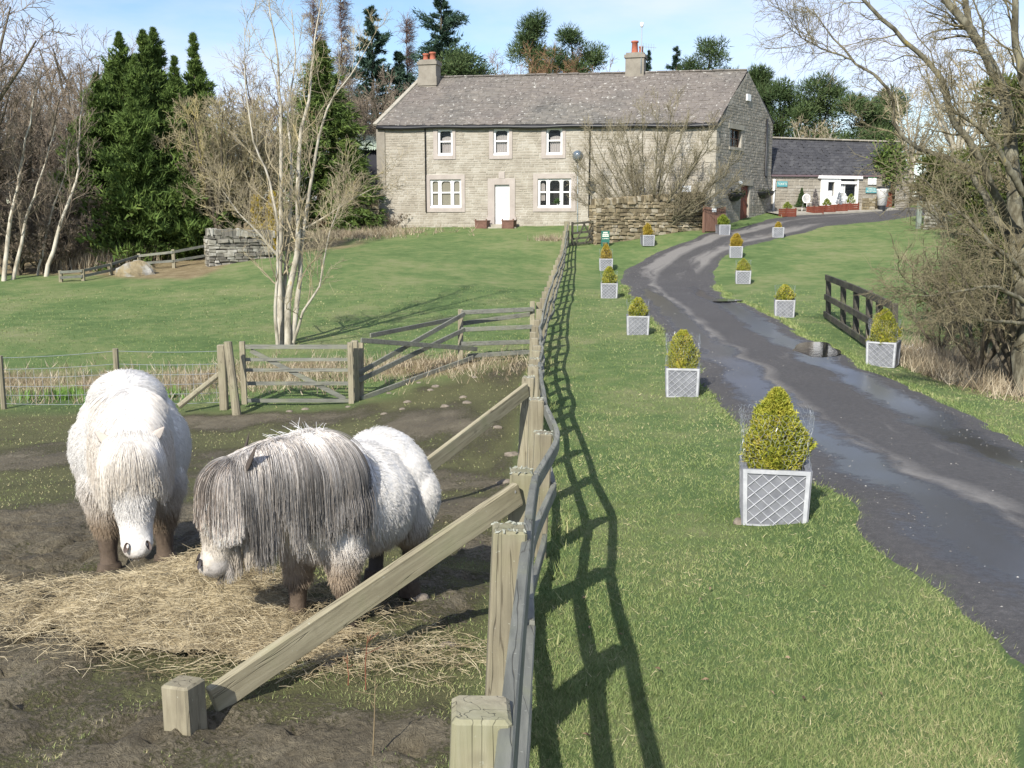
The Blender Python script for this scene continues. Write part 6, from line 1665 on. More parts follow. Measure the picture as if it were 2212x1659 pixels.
def pine(name, label, base, h, lobes, rng, mat, ncl=46, q=150, cl=.5, ln=.28, w=.04, group=None):
    """lobes: (dx, dy, z fraction, rx, rz) of the uneven crown; trunk forks into each"""
    t_ = thing(name, label, "tree", base, group); base = np.array(base, float); Vs = []; g = G(); gt = G()
    gt.tube([base - up * .3, base + up * h * .45, base + up * h * .8], [h * .022, h * .016, h * .006], 7)
    for (dx, dy, zf, rx, rz) in lobes:
        c = base + np.array([dx, dy, h * zf]); gt.tube([base + up * h * min(zf * .6, .7), (base + up * h * zf * .8 + c) / 2, c], [h * .012, h * .008, .02], 5)
        n_ = max(6, int(ncl * rx / sum(l_[3] for l_ in lobes)))
        p = unit(rng.normal(0, 1, (n_, 3))) * (rng.random((n_, 1)) ** .4) * np.array([rx, rx, rz]) + c
        for k in range(n_): gt.tube([c, p[k]], [.035, .012], 3, False)
        C = np.repeat(p, q, 0) + unit(rng.normal(0, 1, (n_ * q, 3))) * (rng.random((n_ * q, 1)) ** .5) * cl * np.array([1, 1, .62])
        out = unit(C - np.repeat(p, q, 0)); Dv = unit(out * .8 + rng.normal(0, .4, C.shape) + np.array([0, 0, .55])) * (ln * rng.uniform(.6, 1.3, len(C)))[:, None]
        V, tr = cards(C, Dv, np.full(len(C), w), rng); g.add(V, tr, None, np.repeat(rng.random(n_) * .5, q) + rng.random(len(C)) * .5)
    g.build("crown", mat, t_); gt.build("trunk", M_bark, t_, True); return t_

# ---- multi-stemmed pale tree in the field
D5 = 23.0
def px(*p, D=D5): return [P(u, v, D + (q[0] if q else 0)) for u, v, *q in p]
stems = [(px((606, 752), (603, 640, .1), (606, 540, .1), (608, 358, .15), (605, 212, .2), (597, 98, .3), (584, 33, .4), (578, -40, .4)), .075, .010),
         (px((622, 752, -.1), (622, 640, -.1), (644, 540, -.2), (644, 390, -.3), (649, 286, -.3), (668, 212, -.2), (681, 81, -.1), (696, -10, 0)), .082, .010),
         (px((612, 752, .2), (615, 600, .3), (621, 540, .4), (629, 423, .5), (631, 345, .6), (620, 250, .7), (640, 120, .9), (630, 20, 1)), .060, .008),
         (px((630, 752, 0), (646, 620, 0), (652, 520, -.1), (675, 374, -.2), (688, 299, -.3), (711, 221, -.4), (763, 156, -.6), (806, 80, -.8)), .068, .008),
         (px((600, 752, -.2), (594, 660, -.3), (600, 600, -.4), (600, 480, -.5), (580, 380, -.6), (545, 300, -.7), (530, 180, -.8), (528, 60, -.8)), .042, .007),
         (px((634, 740, -.2), (655, 672, -.4), (690, 620, -.6), (700, 560, -.8), (712, 500, -1.0), (735, 440, -1.2)), .036, .006),
         (px((606, 560, 0), (560, 505, -.3), (515, 460, -.5), (480, 410, -.7)), .035, .006), (px((648, 500, 0), (700, 470, -.3), (760, 430, -.5), (800, 410, -.6)), .03, .005)]
lv5 = [dict(n=14, ln=1.5, ang=.75, K=8, rr=.42, t0=.16, upb=.25, wig=.16, fall=.45, rmin=.007, sides=4), dict(n=8, ln=.66, ang=.7, K=5, rr=.5, t0=.2, upb=.12, wig=.2, rmin=.0045, sides=3), dict(n=5, ln=.32, ang=.7, K=4, rr=.6, t0=.25, upb=.1, wig=.2, rmin=.0035, sides=3)]
bare_tree("multi_stem_tree", "pale barked bare tree with several thin stems in the field behind the gate", stems, lv5, (M_palebark, M_paletwig), seed(101), sides=9, K=24, wob=.0022)
# ---- birches at the edge of the wood
BI = [([(8, 614), (17, 504), (43, 375), (66, 250), (80, 160)], 36.6, .09, "leftmost slender white birch at the wood's edge"), ([(27, 605), (58, 476), (94, 363), (120, 270)], 36.9, .075, "slender leaning birch second from the left edge"),
      ([(98, 590), (133, 472), (168, 375), (172, 273), (180, 200)], 37.5, .085, "leaning white birch in front of the dark conifers"), ([(80, 592), (112, 450), (140, 380), (150, 300)], 38, .05, "thinnest grey birch between the leaning birches")]
for k, (pl, D_, r_, lab) in enumerate(BI):
    pts = [P(u, v, D_) for u, v in pl]; pts[0][2] = gz(pts[0][0], pts[0][1]) - .1
    bare_tree("birch_tree", lab, [(pts, r_, .012)], [dict(n=20, ln=1.9, ang=.7, K=7, rr=.4, t0=.22, upb=.3, wig=.15, rmin=.009, sides=3), dict(n=7, ln=.7, ang=.6, K=4, rr=.5, upb=.05, wig=.2, rmin=.006, sides=3), dict(n=3, ln=.35, ang=.6, K=3, rr=.6, upb=0, wig=.2, rmin=.005)], (M_birch, M_browntwig), seed(120 + k), group="birches at the wood's edge")
# ---- generic bare trees, copied with turns
def generic_bare(name, label, base, h, spread, rng, mats, nl=6, group=None, dens=1.0, rm=.01, fork=.28, cat="tree"):
    base = np.array(base, float); limbs = []
    for k in range(nl):
        a = 2 * math.pi * (k + rng.uniform(-.3, .3)) / nl; e = spread * rng.uniform(.45, 1.0); f = fork * rng.uniform(.7, 1.3); top = h * rng.uniform(.78, 1.0) * (1.05 - .25 * e / spread)
        pts = [base - up * .2, base + up * h * f * .5 + rng.normal(0, .05, 3), base + up * h * f, base + np.array([math.cos(a) * e * .45, math.sin(a) * e * .45, h * (f + (top / h - f) * .4)]), base + np.array([math.cos(a) * e * .8, math.sin(a) * e * .8, h * (f + (top / h - f) * .75)]), base + np.array([math.cos(a) * e, math.sin(a) * e, top])]
        limbs.append((pts, h * .02, h * .0025))
    lv = [dict(n=int(10 * dens), ln=h * .26, ang=.75, K=7, rr=.45, t0=.3, upb=.18, wig=.2, rmin=rm * 1.3, sides=3), dict(n=int(7 * dens), ln=h * .12, ang=.7, K=5, rr=.5, upb=.1, wig=.22, rmin=rm, sides=3), dict(n=int(5 * dens), ln=h * .06, ang=.7, K=3, rr=.6, upb=.05, wig=.2, rmin=rm * .8)]
    return bare_tree(name, label, limbs, lv, mats, rng, cat=cat, group=group, K=10, sides=6)
def foot(u, D_):
    p = P(u, 500, D_); return np.array([p[0], p[1], gz(p[0], p[1]) - .1])
def hgt(D_, v, b): return (CZ + (470 - v) * D_ / 2212) - b[2]
def fit(u, D_, vt):
    b = foot(u, D_); return b, hgt(D_, vt, b)
GW_ = "bare woodland trees"
b, h = fit(60, 43, 130); bw1 = generic_bare("woodland_tree", "dense brown bare tree behind the leaning birches", b, h, h * .42, seed(130), (M_bark, M_browntwig), 8, GW_, 1.0, .011)
b, h = fit(185, 58, 48); ok1 = generic_bare("oak_tree", "tall bare oak with a rounded crown against the sky left of the conifers", b, h, h * .36, seed(131), (M_bark, M_browntwig), 9, None, .95, .014, .35)
for (u, D_, vt, src, rz, lab) in ((-40, 41, 90, bw1, 1.3, "tall brown bare tree cut by the left edge of the picture"), (130, 47, 190, bw1, 2.6, "brown bare tree between the birches and the conifers"), (-120, 36, -60, bw1, 4.0, "bare tree whose branches enter at the upper left corner"), (10, 50, 160, ok1, .9, "bare oak deep in the wood at far left"), (255, 62, 85, ok1, 2.2, "second bare oak whose top shows beside the conifer tip"), (100, 60, 105, ok1, 3.6, "lower bare oak behind the birches"), (40, 39.5, 330, bw1, 5.2, "low brown thicket tree at the foot of the birches"), (120, 40, 400, bw1, .4, "low brown scrub tree under the dark conifers"), (-10, 46, 120, bw1, 3.3, "dense brown bare tree behind the leftmost birch"), (90, 52, 150, bw1, 5.0, "dense brown bare tree at the middle of the wood"), (170, 52, 170, bw1, 1.9, "dense brown bare tree touching the conifers"), (0, 40, 420, bw1, 2.0, "low brown scrub tree at the left edge")):
    b, h = fit(u, D_, vt); s0 = (bw1, ok1)[src is ok1]; h0 = (fit(60, 43, 130)[1], fit(185, 58, 48)[1])[src is ok1]; place_copy(src, b, rz, h / h0, lab)
# ---- big dark conifers
GC_ = "dark conifers at the left"
for k, (u, D_, vt, rpx, lab) in enumerate(((282, 44, 76, 145, "tall dark conifer with a single sharp tip, left of the clump"), (332, 45, 72, 140, "dark conifer at the middle of the clump"), (354, 46, 66, 130, "dark conifer behind the middle of the clump"), (437, 45, 76, 95, "slim dark conifer standing at the right of the clump"), (228, 43, 160, 130, "low broad conifer at the left of the clump"), (395, 44, 125, 100, "short conifer filling the gap in the clump"), (188, 42, 255, 105, "lowest conifer beside the birch"), (300, 41.5, 215, 150, "dark conifer skirt in front of the clump"), (425, 42, 280, 90, "dark conifer behind the lichened thorn"), (255, 45, 140, 95, "mid height conifer behind the left of the clump"), (312, 43, 128, 105, "mid height conifer before the tallest tips"))):
    b, h = fit(u, D_, vt); r_ = rpx * D_ / 2212
    conifer("dark_conifer", lab, b, h, r_, seed(140 + k), M_leyl, int(480 if k < 4 else 400), 10, 7, .37, .09, 'ley', GC_, .01)
# ---- lichened thorn trees
M_th = (M_bark, M_lichtwig)
for k, (u, D_, vt, wpx, lab) in enumerate(((470, 41.5, 215, 118, "broad pale twiggy thorn tree in front of the conifers"), (548, 42.5, 195, 105, "yellow lichened thorn tree behind the multi stem tree"))):
    b, h = fit(u, D_, vt); generic_bare("thorn_tree", lab, b, h, wpx * D_ / 2212, seed(160 + k), M_th, 11, "lichened thorn trees", 1.22, .009, .2)
b, h = fit(640, 56, 175); st1 = generic_bare("scrub_tree", "bare brown scrub tree between the thorns and the cypress", b, h, h * .38, seed(165), (M_bark, M_browntwig), 8, "bare scrub behind the house end", 1.0, .013, .2)
h0 = h
for (u, D_, vt, rz, lab) in ((700, 62, 165, 1.0, "bare scrub tree under the larches"), (775, 63, 150, 2.3, "bare scrub tree left of the chimney gap"), (850, 64, 150, 3.5, "bare scrub tree beside the left chimney"), (600, 58, 150, 4.4, "bare scrub tree behind the pale stems"), (520, 54, 175, 5.5, "bare scrub tree right of the dark conifers")):
    b, h = fit(u, D_, vt); place_copy(st1, b, rz, h / h0, lab)
# golden cypress columns behind the field wall
for k, (u, vt, lab) in enumerate(((556, 424, "left golden columnar cypress above the field wall"), (591, 416, "right golden columnar cypress above the field wall"))):
    b, h = fit(u, 41.5, vt); conifer("golden_cypress", lab, b, h, 20 * 41.5 / 2212, seed(170 + k), M_gold2, 260, 5, 7, .14, .05, 'col', "golden cypresses", .02)
# cypress in front of the shed
b, h = fit(705, 53, 98); conifer("green_cypress", "tall yellow green cypress behind the pale stems", b, h, 92 * 53 / 2212, seed(175), M_cyp, 460, 9, 8, .42, .08, 'cyp', None, .01)
b, h = fit(762, 52, 305); conifer("green_cypress", "low spreading cypress beside the house corner", b, h, 62 * 52 / 2212, seed(176), M_cyp, 300, 8, 8, .36, .07, 'cyp', None, .02)
b, h = fit(745, 51.2, 400); conifer("dark_shrub", "dark evergreen shrub above the yard wall", b, h, 40 * 51 / 2212, seed(177), M_leyl, 160, 7, 7, .25, .06, 'ley', None, .02)
# larches, spruces and pines behind the house
for k, (u, vt, rpx, lab) in enumerate(((690, 8, 48, "bare reddish larch left of the spruces"), (748, 6, 42, "bare larch in the middle of the larch group"), (885, 66, 22, "thin bare larch between the two spruces"))):
    b, h = fit(u, 76, vt); r_ = rpx * 76 / 2212; rng = seed(180 + k); nb = 150; t = np.sort(.25 + .75 * rng.random(nb)); az = rng.uniform(0, 2 * np.pi, nb); L = r_ * (1 - t * .92) * rng.uniform(.6, 1.1, nb) * 1.25
    d = unit(np.stack([np.cos(az) + .25, np.sin(az), .25 + .5 * t], 1)); org = b + np.stack([0 * t, 0 * t, h * t], 1); sK = np.linspace(0, 1, 6)
    PP = org[:, None] + d[:, None] * (L[:, None] * sK)[..., None] + np.array([.12, 0, .18]) * (L[:, None] * sK ** 2)[..., None]; RR = np.broadcast_to(np.linspace(.03, .012, 6), (nb, 6))
    t_ = thing("larch_tree", lab, "tree", b, "bare larches"); g = G(); g.tube([b - up * .2, b + up * h * .5, b + up * h], [.16, .09, .015], 6); g.build("trunk", M_larch, t_, True)
    g = G(); V, q = tubes(PP, RR, 3); g.add(V, None, q); c1, r1_ = grow(PP, RR, 7, .9, .7, 4, .7, rng, .15, -.12, .15, .4, .011, wind=(.15, 0, 0)); V, q = tubes(c1, r1_, 3); g.add(V, None, q); c2, r2_ = grow(c1, r1_, 2, .5, .7, 3, .7, rng, .15, -.1, .15, .3, .010); V, q = tubes(c2, r2_, 3); g.add(V, None, q); g.build("crown", M_larch, t_)
for k, (u, D_, vt, rpx, lab) in enumerate(((812, 72, 26, 66, "dense blue green spruce left of the left chimney"), (958, 70, -14, 92, "tall spruce rising behind the left chimney"), (868, 73, 120, 45, "short spruce between the larger spruces"), (1452, 80, 108, 30, "small spruce above the barn roof"), (1392, 84, 118, 16, "slim conifer beside the right chimney"))):
    b, h = fit(u, D_, vt); conifer("spruce_tree", lab, b, h, rpx * D_ / 2212 * 1.75, seed(190 + k), M_spruce, 230 if k < 3 else 120, 12, 8, .55, .12, 'spruce', "spruces behind the house", .1)
def L_(D_, *l): return [(a * D_ / 2212, (i % 2 - .5) * .8, z, r * D_ / 2212, rz * D_ / 2212) for i, (a, z, r, rz) in enumerate(l)]
for k, (u, D_, vt, lob, lab) in enumerate((
    (988, 66, 104, ((0, .86, 38, 26), (38, .80, 28, 20), (-30, .76, 26, 22), (15, .66, 45, 26)), "low pine beside the left chimney"),
    (1150, 82, 44, ((0, .92, 24, 30), (-12, .80, 28, 34), (14, .72, 26, 26)), "upright wind shaped pine behind the middle of the roof"),
    (1240, 80, 82, ((-12, .94, 28, 24), (30, .86, 36, 22), (-40, .82, 30, 20), (0, .74, 52, 24)), "broad pine behind the middle of the roof"),
    (1515, 78, 110, ((8, .93, 30, 24), (-32, .82, 30, 22), (25, .78, 34, 20), (-8, .70, 46, 22)), "spreading pine above the barn roof"),
    (1622, 76, 164, ((0, .9, 16, 24), (10, .72, 18, 26)), "pine peeping past the gable"),
    (1680, 74, 196, ((-15, .94, 36, 22), (22, .82, 42, 26), (-20, .66, 40, 30), (10, .48, 52, 34)), "dark pine just right of the gable"),
    (1760, 72, 190, ((-5, .94, 40, 22), (28, .82, 44, 30), (-30, .74, 36, 30), (0, .5, 66, 40)), "bushy pine above the annex roof"),
    (1850, 70, 226, ((-10, .92, 44, 22), (30, .8, 46, 28), (0, .56, 74, 36)), "low green pine at the right of the annex roof"),
    (1905, 74, 215, ((0, .9, 26, 30), (-10, .6, 40, 36)), "pine at the right end of the annex"))):
    b, h = fit(u, D_, vt); pine("pine_tree", lab, b, h, L_(D_, *lob), seed(200 + k), M_pine, 78 if k > 3 else 64, 150, .78, .34, .06, "pines behind the buildings")
b, h = fit(1120, 70, 122); rs1 = generic_bare("rusty_shrub", "rust brown bare shrub behind the roof ridge, left", b, h, 62 * 70 / 2212, seed(215), (M_bark, M_rusttwig), 9, "rusty shrubs behind the roof", 1.1, .014, .3); h0 = h
for (u, vt, rz, lab) in ((1190, 124, 1.4, "rust brown bare shrub behind the roof ridge, middle"), (1262, 136, 3.0, "rust brown bare shrub behind the roof ridge, right"), (1085, 142, 4.0, "rust brown bare shrub lowest behind the roof")):
    b, h = fit(u, 70, vt); place_copy(rs1, b, rz, h / h0, lab)
b, h = fit(1745, 66, 235); gt1 = generic_bare("grey_bare_tree", "thin grey bare tree in front of the annex pines", b, h, h * .3, seed(216), (M_palebark, M_paletwig), 6, None, .8, .012, .3); h0 = h
for (u, D_, vt, rz, lab) in ((1960, 62, 160, 1.7, "grey bare tree behind the outbuilding"), (2060, 58, 90, 3.1, "tall grey bare tree behind the parked car"), (2160, 52, 60, 4.7, "grey bare tree behind the willow at far right"), (2230, 45, 150, .6, "grey bare tree leaning in from the right edge")):
    b, h = fit(u, D_, vt); place_copy(gt1, b, rz, h / h0, lab)
# ivy clad mass and evergreens on the right
for k, (u, D_, vt, lob, lab) in enumerate(((2165, 34, 168, ((-10, .9, 60, 60), (40, .7, 70, 80), (-40, .55, 70, 70), (10, .3, 90, 80)), "olive ivy clad tree behind the willow"), (2075, 44, 330, ((0, .8, 60, 40), (30, .5, 70, 50)), "olive bush behind the lawn wall"), (2010, 50, 330, ((0, .8, 34, 26), (20, .5, 44, 34)), "dark bush behind the slatted gate"))):
    b, h = fit(u, D_, vt); pine("ivy_tree", lab, b, h, L_(D_, *lob), seed(230 + k), M_ivy, 60, 150, .55, .16, .09, None)
b = foot(1928, 57.5); b[2] = P(1928, 345, 57.2)[2]; t = thing("ivy_growth", "green ivy hanging over the end wall of the annex", "ivy", P(1926, 392, 57.2)); rng = seed(236)
n_ = 2600; C = P(1922, 355, 57.4) + rng.normal(0, 1, (n_, 3)) * np.array([.42, .25, .55]); Dv = unit(rng.normal(0, 1, (n_, 3)) + np.array([0, -.6, -.4])) * .2; V, tr = cards(C, Dv, np.full(n_, .12), rng); g = G(); g.add(V, tr, None, rng.random(n_)); g.build("leaves", M_cyp, t)
g = G(); g.tube([P(1926, 392, 57.6), P(1922, 360, 57.6), P(1915, 340, 57.6)], .03, 5); g.build("stem", M_bark, t)
# ---- leafless shrub trained against the barn
bs = P(1405, 440, 46.6); bs[2] = gz(bs[0], bs[1]); rng = seed(240); limbs = []
for k in range(22):
    a = math.radians(-72 + 144 * (k + rng.uniform(-.3, .3)) / 21); ln_ = (3.5 + 1.3 * math.cos(a * .8)) * rng.uniform(.8, 1.05); yj = rng.normal(-.2, .35)
    p0 = bs + np.array([rng.normal(0, .25), rng.normal(0, .15), 0]); pts = [p0]
    for f in (.3, .6, 1.0): pts.append(p0 + np.array([math.sin(a) * ln_ * f, yj * f, math.cos(a) * ln_ * f * (1 + .12 * f) + .3 * f]))
    limbs.append((pts, .045, .008))
bare_tree("wall_shrub", "wide fan shaped leafless shrub in front of the barn wall", limbs, [dict(n=12, ln=1.45, ang=.5, K=6, rr=.5, t0=.12, upb=.25, wig=.14, rmin=.009, sides=3), dict(n=8, ln=.75, ang=.55, K=4, rr=.6, t0=.15, upb=.12, wig=.18, rmin=.0075), dict(n=4, ln=.35, ang=.6, K=3, rr=.7, upb=.05, wig=.2, rmin=.0065)], (barkmat("olive_bark", [(0.3, (0.07, 0.065, 0.04)), (0.7, (0.17, 0.155, 0.10))]), barkmat("olive_twig", [(0.3, (0.15, 0.13, 0.085)), (0.7, (0.26, 0.23, 0.155))], 2, 0)), rng, cat="shrub", K=8)
# ---- great leaning willow on the right
DW = 17.5
def w(*p): return [P(u, v, DW + d) for u, v, d in p]
base_w = P(2225, 800, 17.0); base_w[2] = gz(base_w[0], base_w[1]) - .2
WL = [(np.vstack([[base_w], w((2215, 640, -.3), (2196, 520, -.3), (2190, 400, -.2), (2181, 211, 0), (2146, 153, .1), (2100, 70, .2), (2042, 0, .3), (1990, -70, .4))]), .26, .06),
      (np.array(w((2150, 160, .1), (2125, 110, .4), (2095, 60, .6), (2085, 0, .8), (2080, -80, 1))), .12, .05),
      (np.array(w((2195, 500, -.3), (2120, 360, -.8), (2060, 250, -1), (2029, 156, -1), (2003, 130, -1), (1951, 85, -1.1), (1915, 49, -1.2), (1866, 0, -1.3), (1840, -50, -1.4))), .10, .03),
      (np.array(w((2205, 560, -.2), (2080, 345, .8), (2003, 329, 1.2), (1960, 312, 1.4), (1938, 270, 1.5), (1934, 208, 1.5), (1889, 163, 1.5), (1843, 127, 1.5), (1785, 65, 1.6), (1755, 20, 1.7))), .10, .012),
      (np.array(w((1843, 130, 1.5), (1788, 110, 1.4), (1736, 85, 1.3), (1706, 62, 1.2))), .03, .008),
      (np.array(w((2212, 420, -1.2), (2150, 310, -1.6), (2105, 268, -1.7), (2060, 240, -1.8), (2030, 180, -1.8))), .085, .02),
      (np.array(w((2230, 610, -1), (2165, 545, -1.5), (2080, 470, -1.7), (2035, 420, -1.9), (1985, 380, -2))), .07, .012),
      (np.array(w((2230, 660, -1), (2150, 618, -1.6), (2080, 628, -2), (1990, 640, -2.2))), .06, .01),
      (np.array(w((2220, 700, -.6), (2120, 690, -1.4), (2040, 670, -1.8), (1960, 610, -2.0))), .05, .008),
      (np.array(w((2225, 740, -.4), (2170, 560, -1), (2120, 520, -1.3), (2060, 505, -1.6), (1985, 440, -1.8))), .06, .01),
      (np.array(w((2240, 480, -1), (2225, 250, -1.2), (2200, 120, -1.4), (2190, 0, -1.5), (2185, -80, -1.5))), .13, .05)]
lvw = [dict(n=15, ln=1.3, ang=.75, K=8, rr=.34, t0=.22, upb=.05, wig=.2, fall=.4, rmin=.0075, sides=4, wind=(-.18, 0, .03)), dict(n=9, ln=.66, ang=.7, K=6, rr=.45, t0=.15, upb=-.03, wig=.22, fall=.35, rmin=.0045, sides=3), dict(n=6, ln=.30, ang=.7, K=4, rr=.6, t0=.15, upb=-.08, wig=.22, rmin=.003, sides=3)]
WL = [(p, a * .72, b_ * .8) for p, a, b_ in WL]
bare_tree("willow_tree", "large leaning lichened willow filling the right edge of the picture", WL, lvw, (M_willowbark, M_willowtwig), seed(250), K=20, sides=9, clip=True)
for k, (u, D_, vt, lob, lab) in enumerate(((2200, 22, 175, ((-20, .9, 70, 60), (20, .78, 90, 70), (-30, .62, 90, 70), (30, .45, 110, 70), (-50, .28, 110, 60), (0, .12, 130, 50)), "dark ivy covered trunk mass close behind the willow"), (2120, 26, 470, ((0, .85, 70, 50), (40, .6, 90, 60), (-20, .3, 110, 60)), "dark olive bush beyond the stream"))):
    b, h = fit(u, D_, vt); pine("ivy_tree", lab, b, h, L_(D_, *lob), seed(245 + k), M_ivy, 90, 130, .34, .10, .06, None)
# a second thinner stem cluster and low thicket by the stream
for k, (u, v, h_, s_, lab) in enumerate(((2110, 830, 2.6, 1.5, "bare thicket bush under the willow"), (2190, 850, 3.0, 1.6, "bare thicket bush at the right edge"), (2030, 775, 1.5, 1.0, "low bare bush behind the snowdrops"), (2060, 720, 2.4, 1.6, "bare hawthorn scrub beyond the stream"))):
    b = at(u, v); generic_bare("thicket_bush", lab, b, h_, s_, seed(260 + k), (M_bark, M_willowtwig), 9, "bare thicket by the stream", .8, .005, .08, cat="bush")
# twiggy mounds against the left foot of the house
for k, (u, v, h_, s_, lab) in enumerate(((845, 496, .95, 1.0, "grey twiggy mound against the house corner"), (790, 492, 1.0, 1.1, "brown twiggy tangle below the yard wall"), (735, 500, .9, 1.1, "brown bramble tangle left of the yard wall"), (680, 505, .9, 1.0, "brown bramble tangle behind the pale stems"))):
    b = at(u, v); b[1] += .5; b[2] = gz(b[0], b[1]); generic_bare("bramble_mound", lab, b, h_, s_, seed(270 + k), (M_bark, M_rusttwig if k else M_browntwig), 10, "bramble mounds by the house", .9, .008, .1, cat="bush")

b = at(60, 600); b[1] += 1.2; b[2] = gz(b[0], b[1]) - .1; th1 = generic_bare("wood_edge_bush", "bare brown bush at the foot of the second birch", b, 2.3, 1.5, seed(281), (M_bark, M_browntwig), 10, "bare bushes at the wood's edge", 1.0, .008, .06, cat="bush")
for k, (u, v, dy, rz, sc_, lab) in enumerate(((0, 606, 1.5, .9, 1.1, "bare brown bush at the left edge below the birches"), (110, 596, 1.6, 2.0, 1.0, "bare brown bush at the foot of the leaning birch"), (150, 590, 2.6, 3.1, .9, "bare brown bush before the lowest conifer"), (30, 600, 3.5, 4.0, 1.4, "taller bare bush behind the leftmost birch"), (95, 596, 4.0, 5.2, 1.5, "taller bare bush behind the leaning birch"), (-40, 606, 2.5, 1.5, 1.4, "bare bush cut by the left edge"), (640, 500, 4.0, 2.4, 1.0, "bare bush behind the golden cypresses"), (510, 520, 5.0, 3.6, 1.2, "bare bush under the thorn trees"))):
    p = at(u, v); p[1] += dy; p[2] = gz(p[0], p[1]) - .1; place_copy(th1, p, rz, sc_, lab)
# ------------------------------------------------------------------ shaggy ponies
def hair_object(name, pts, r0, r1, mat, parent, col=None, label=None):
    """pts (N,K,3) in world coordinates"""
    N_, K_, _ = pts.shape; cu = bpy.data.hair_curves.new(name); cu.add_curves([K_] * N_)
    p = (pts - WLOC[parent.name]).astype(np.float32).reshape(-1, 3)
    cu.attributes['position'].data.foreach_set('vector', p.ravel())
    ra = cu.attributes.get('radius') or cu.attributes.new('radius', 'FLOAT', 'POINT')
    rad = np.broadcast_to(r0 + (r1 - r0) * np.linspace(0, 1, K_) ** 1.4, (N_, K_)).astype(np.float32); ra.data.foreach_set('value', np.ascontiguousarray(rad).ravel())
    if col is not None:
        ca = cu.attributes.new('hcol', 'FLOAT_COLOR', 'POINT'); ca.data.foreach_set('color', np.concatenate([col, np.ones(col.shape[:2] + (1,))], 2).astype(np.float32).ravel())
    cu.materials.append(mat); o = bpy.data.objects.new(name, cu); link(o, parent); tag(o, label=label); return o
def hairmat(name, rough=.55):
    m, n, l, b = _nodes(name); l.new(attr(n, "hcol").outputs['Color'], b.inputs['Base Color']); b.inputs['Roughness'].default_value = rough; b.inputs['Specular IOR Level'].default_value = .25; return m
M_coat = hairmat("shaggy_coat", .8); M_mane = hairmat("long_mane_hair", .5)
m, n, l, b = _nodes("pony_hide"); l.new(attr(n, "hide").outputs['Color'], b.inputs['Base Color']); b.inputs['Roughness'].default_value = .85; nb_ = noise(n, l, 45, 5, .7, coord(n, 'World')); bump(n, l, b, nb_.outputs[0], .5, .01); M_hide = m
M_eye = flat("pony_eye", (.012, .009, .008), .08, .6); M_hoof = nmat("muddy_hoof", [(0.3, (.05, .036, .025)), (0.7, (.10, .075, .055))], 20, .9, .4)

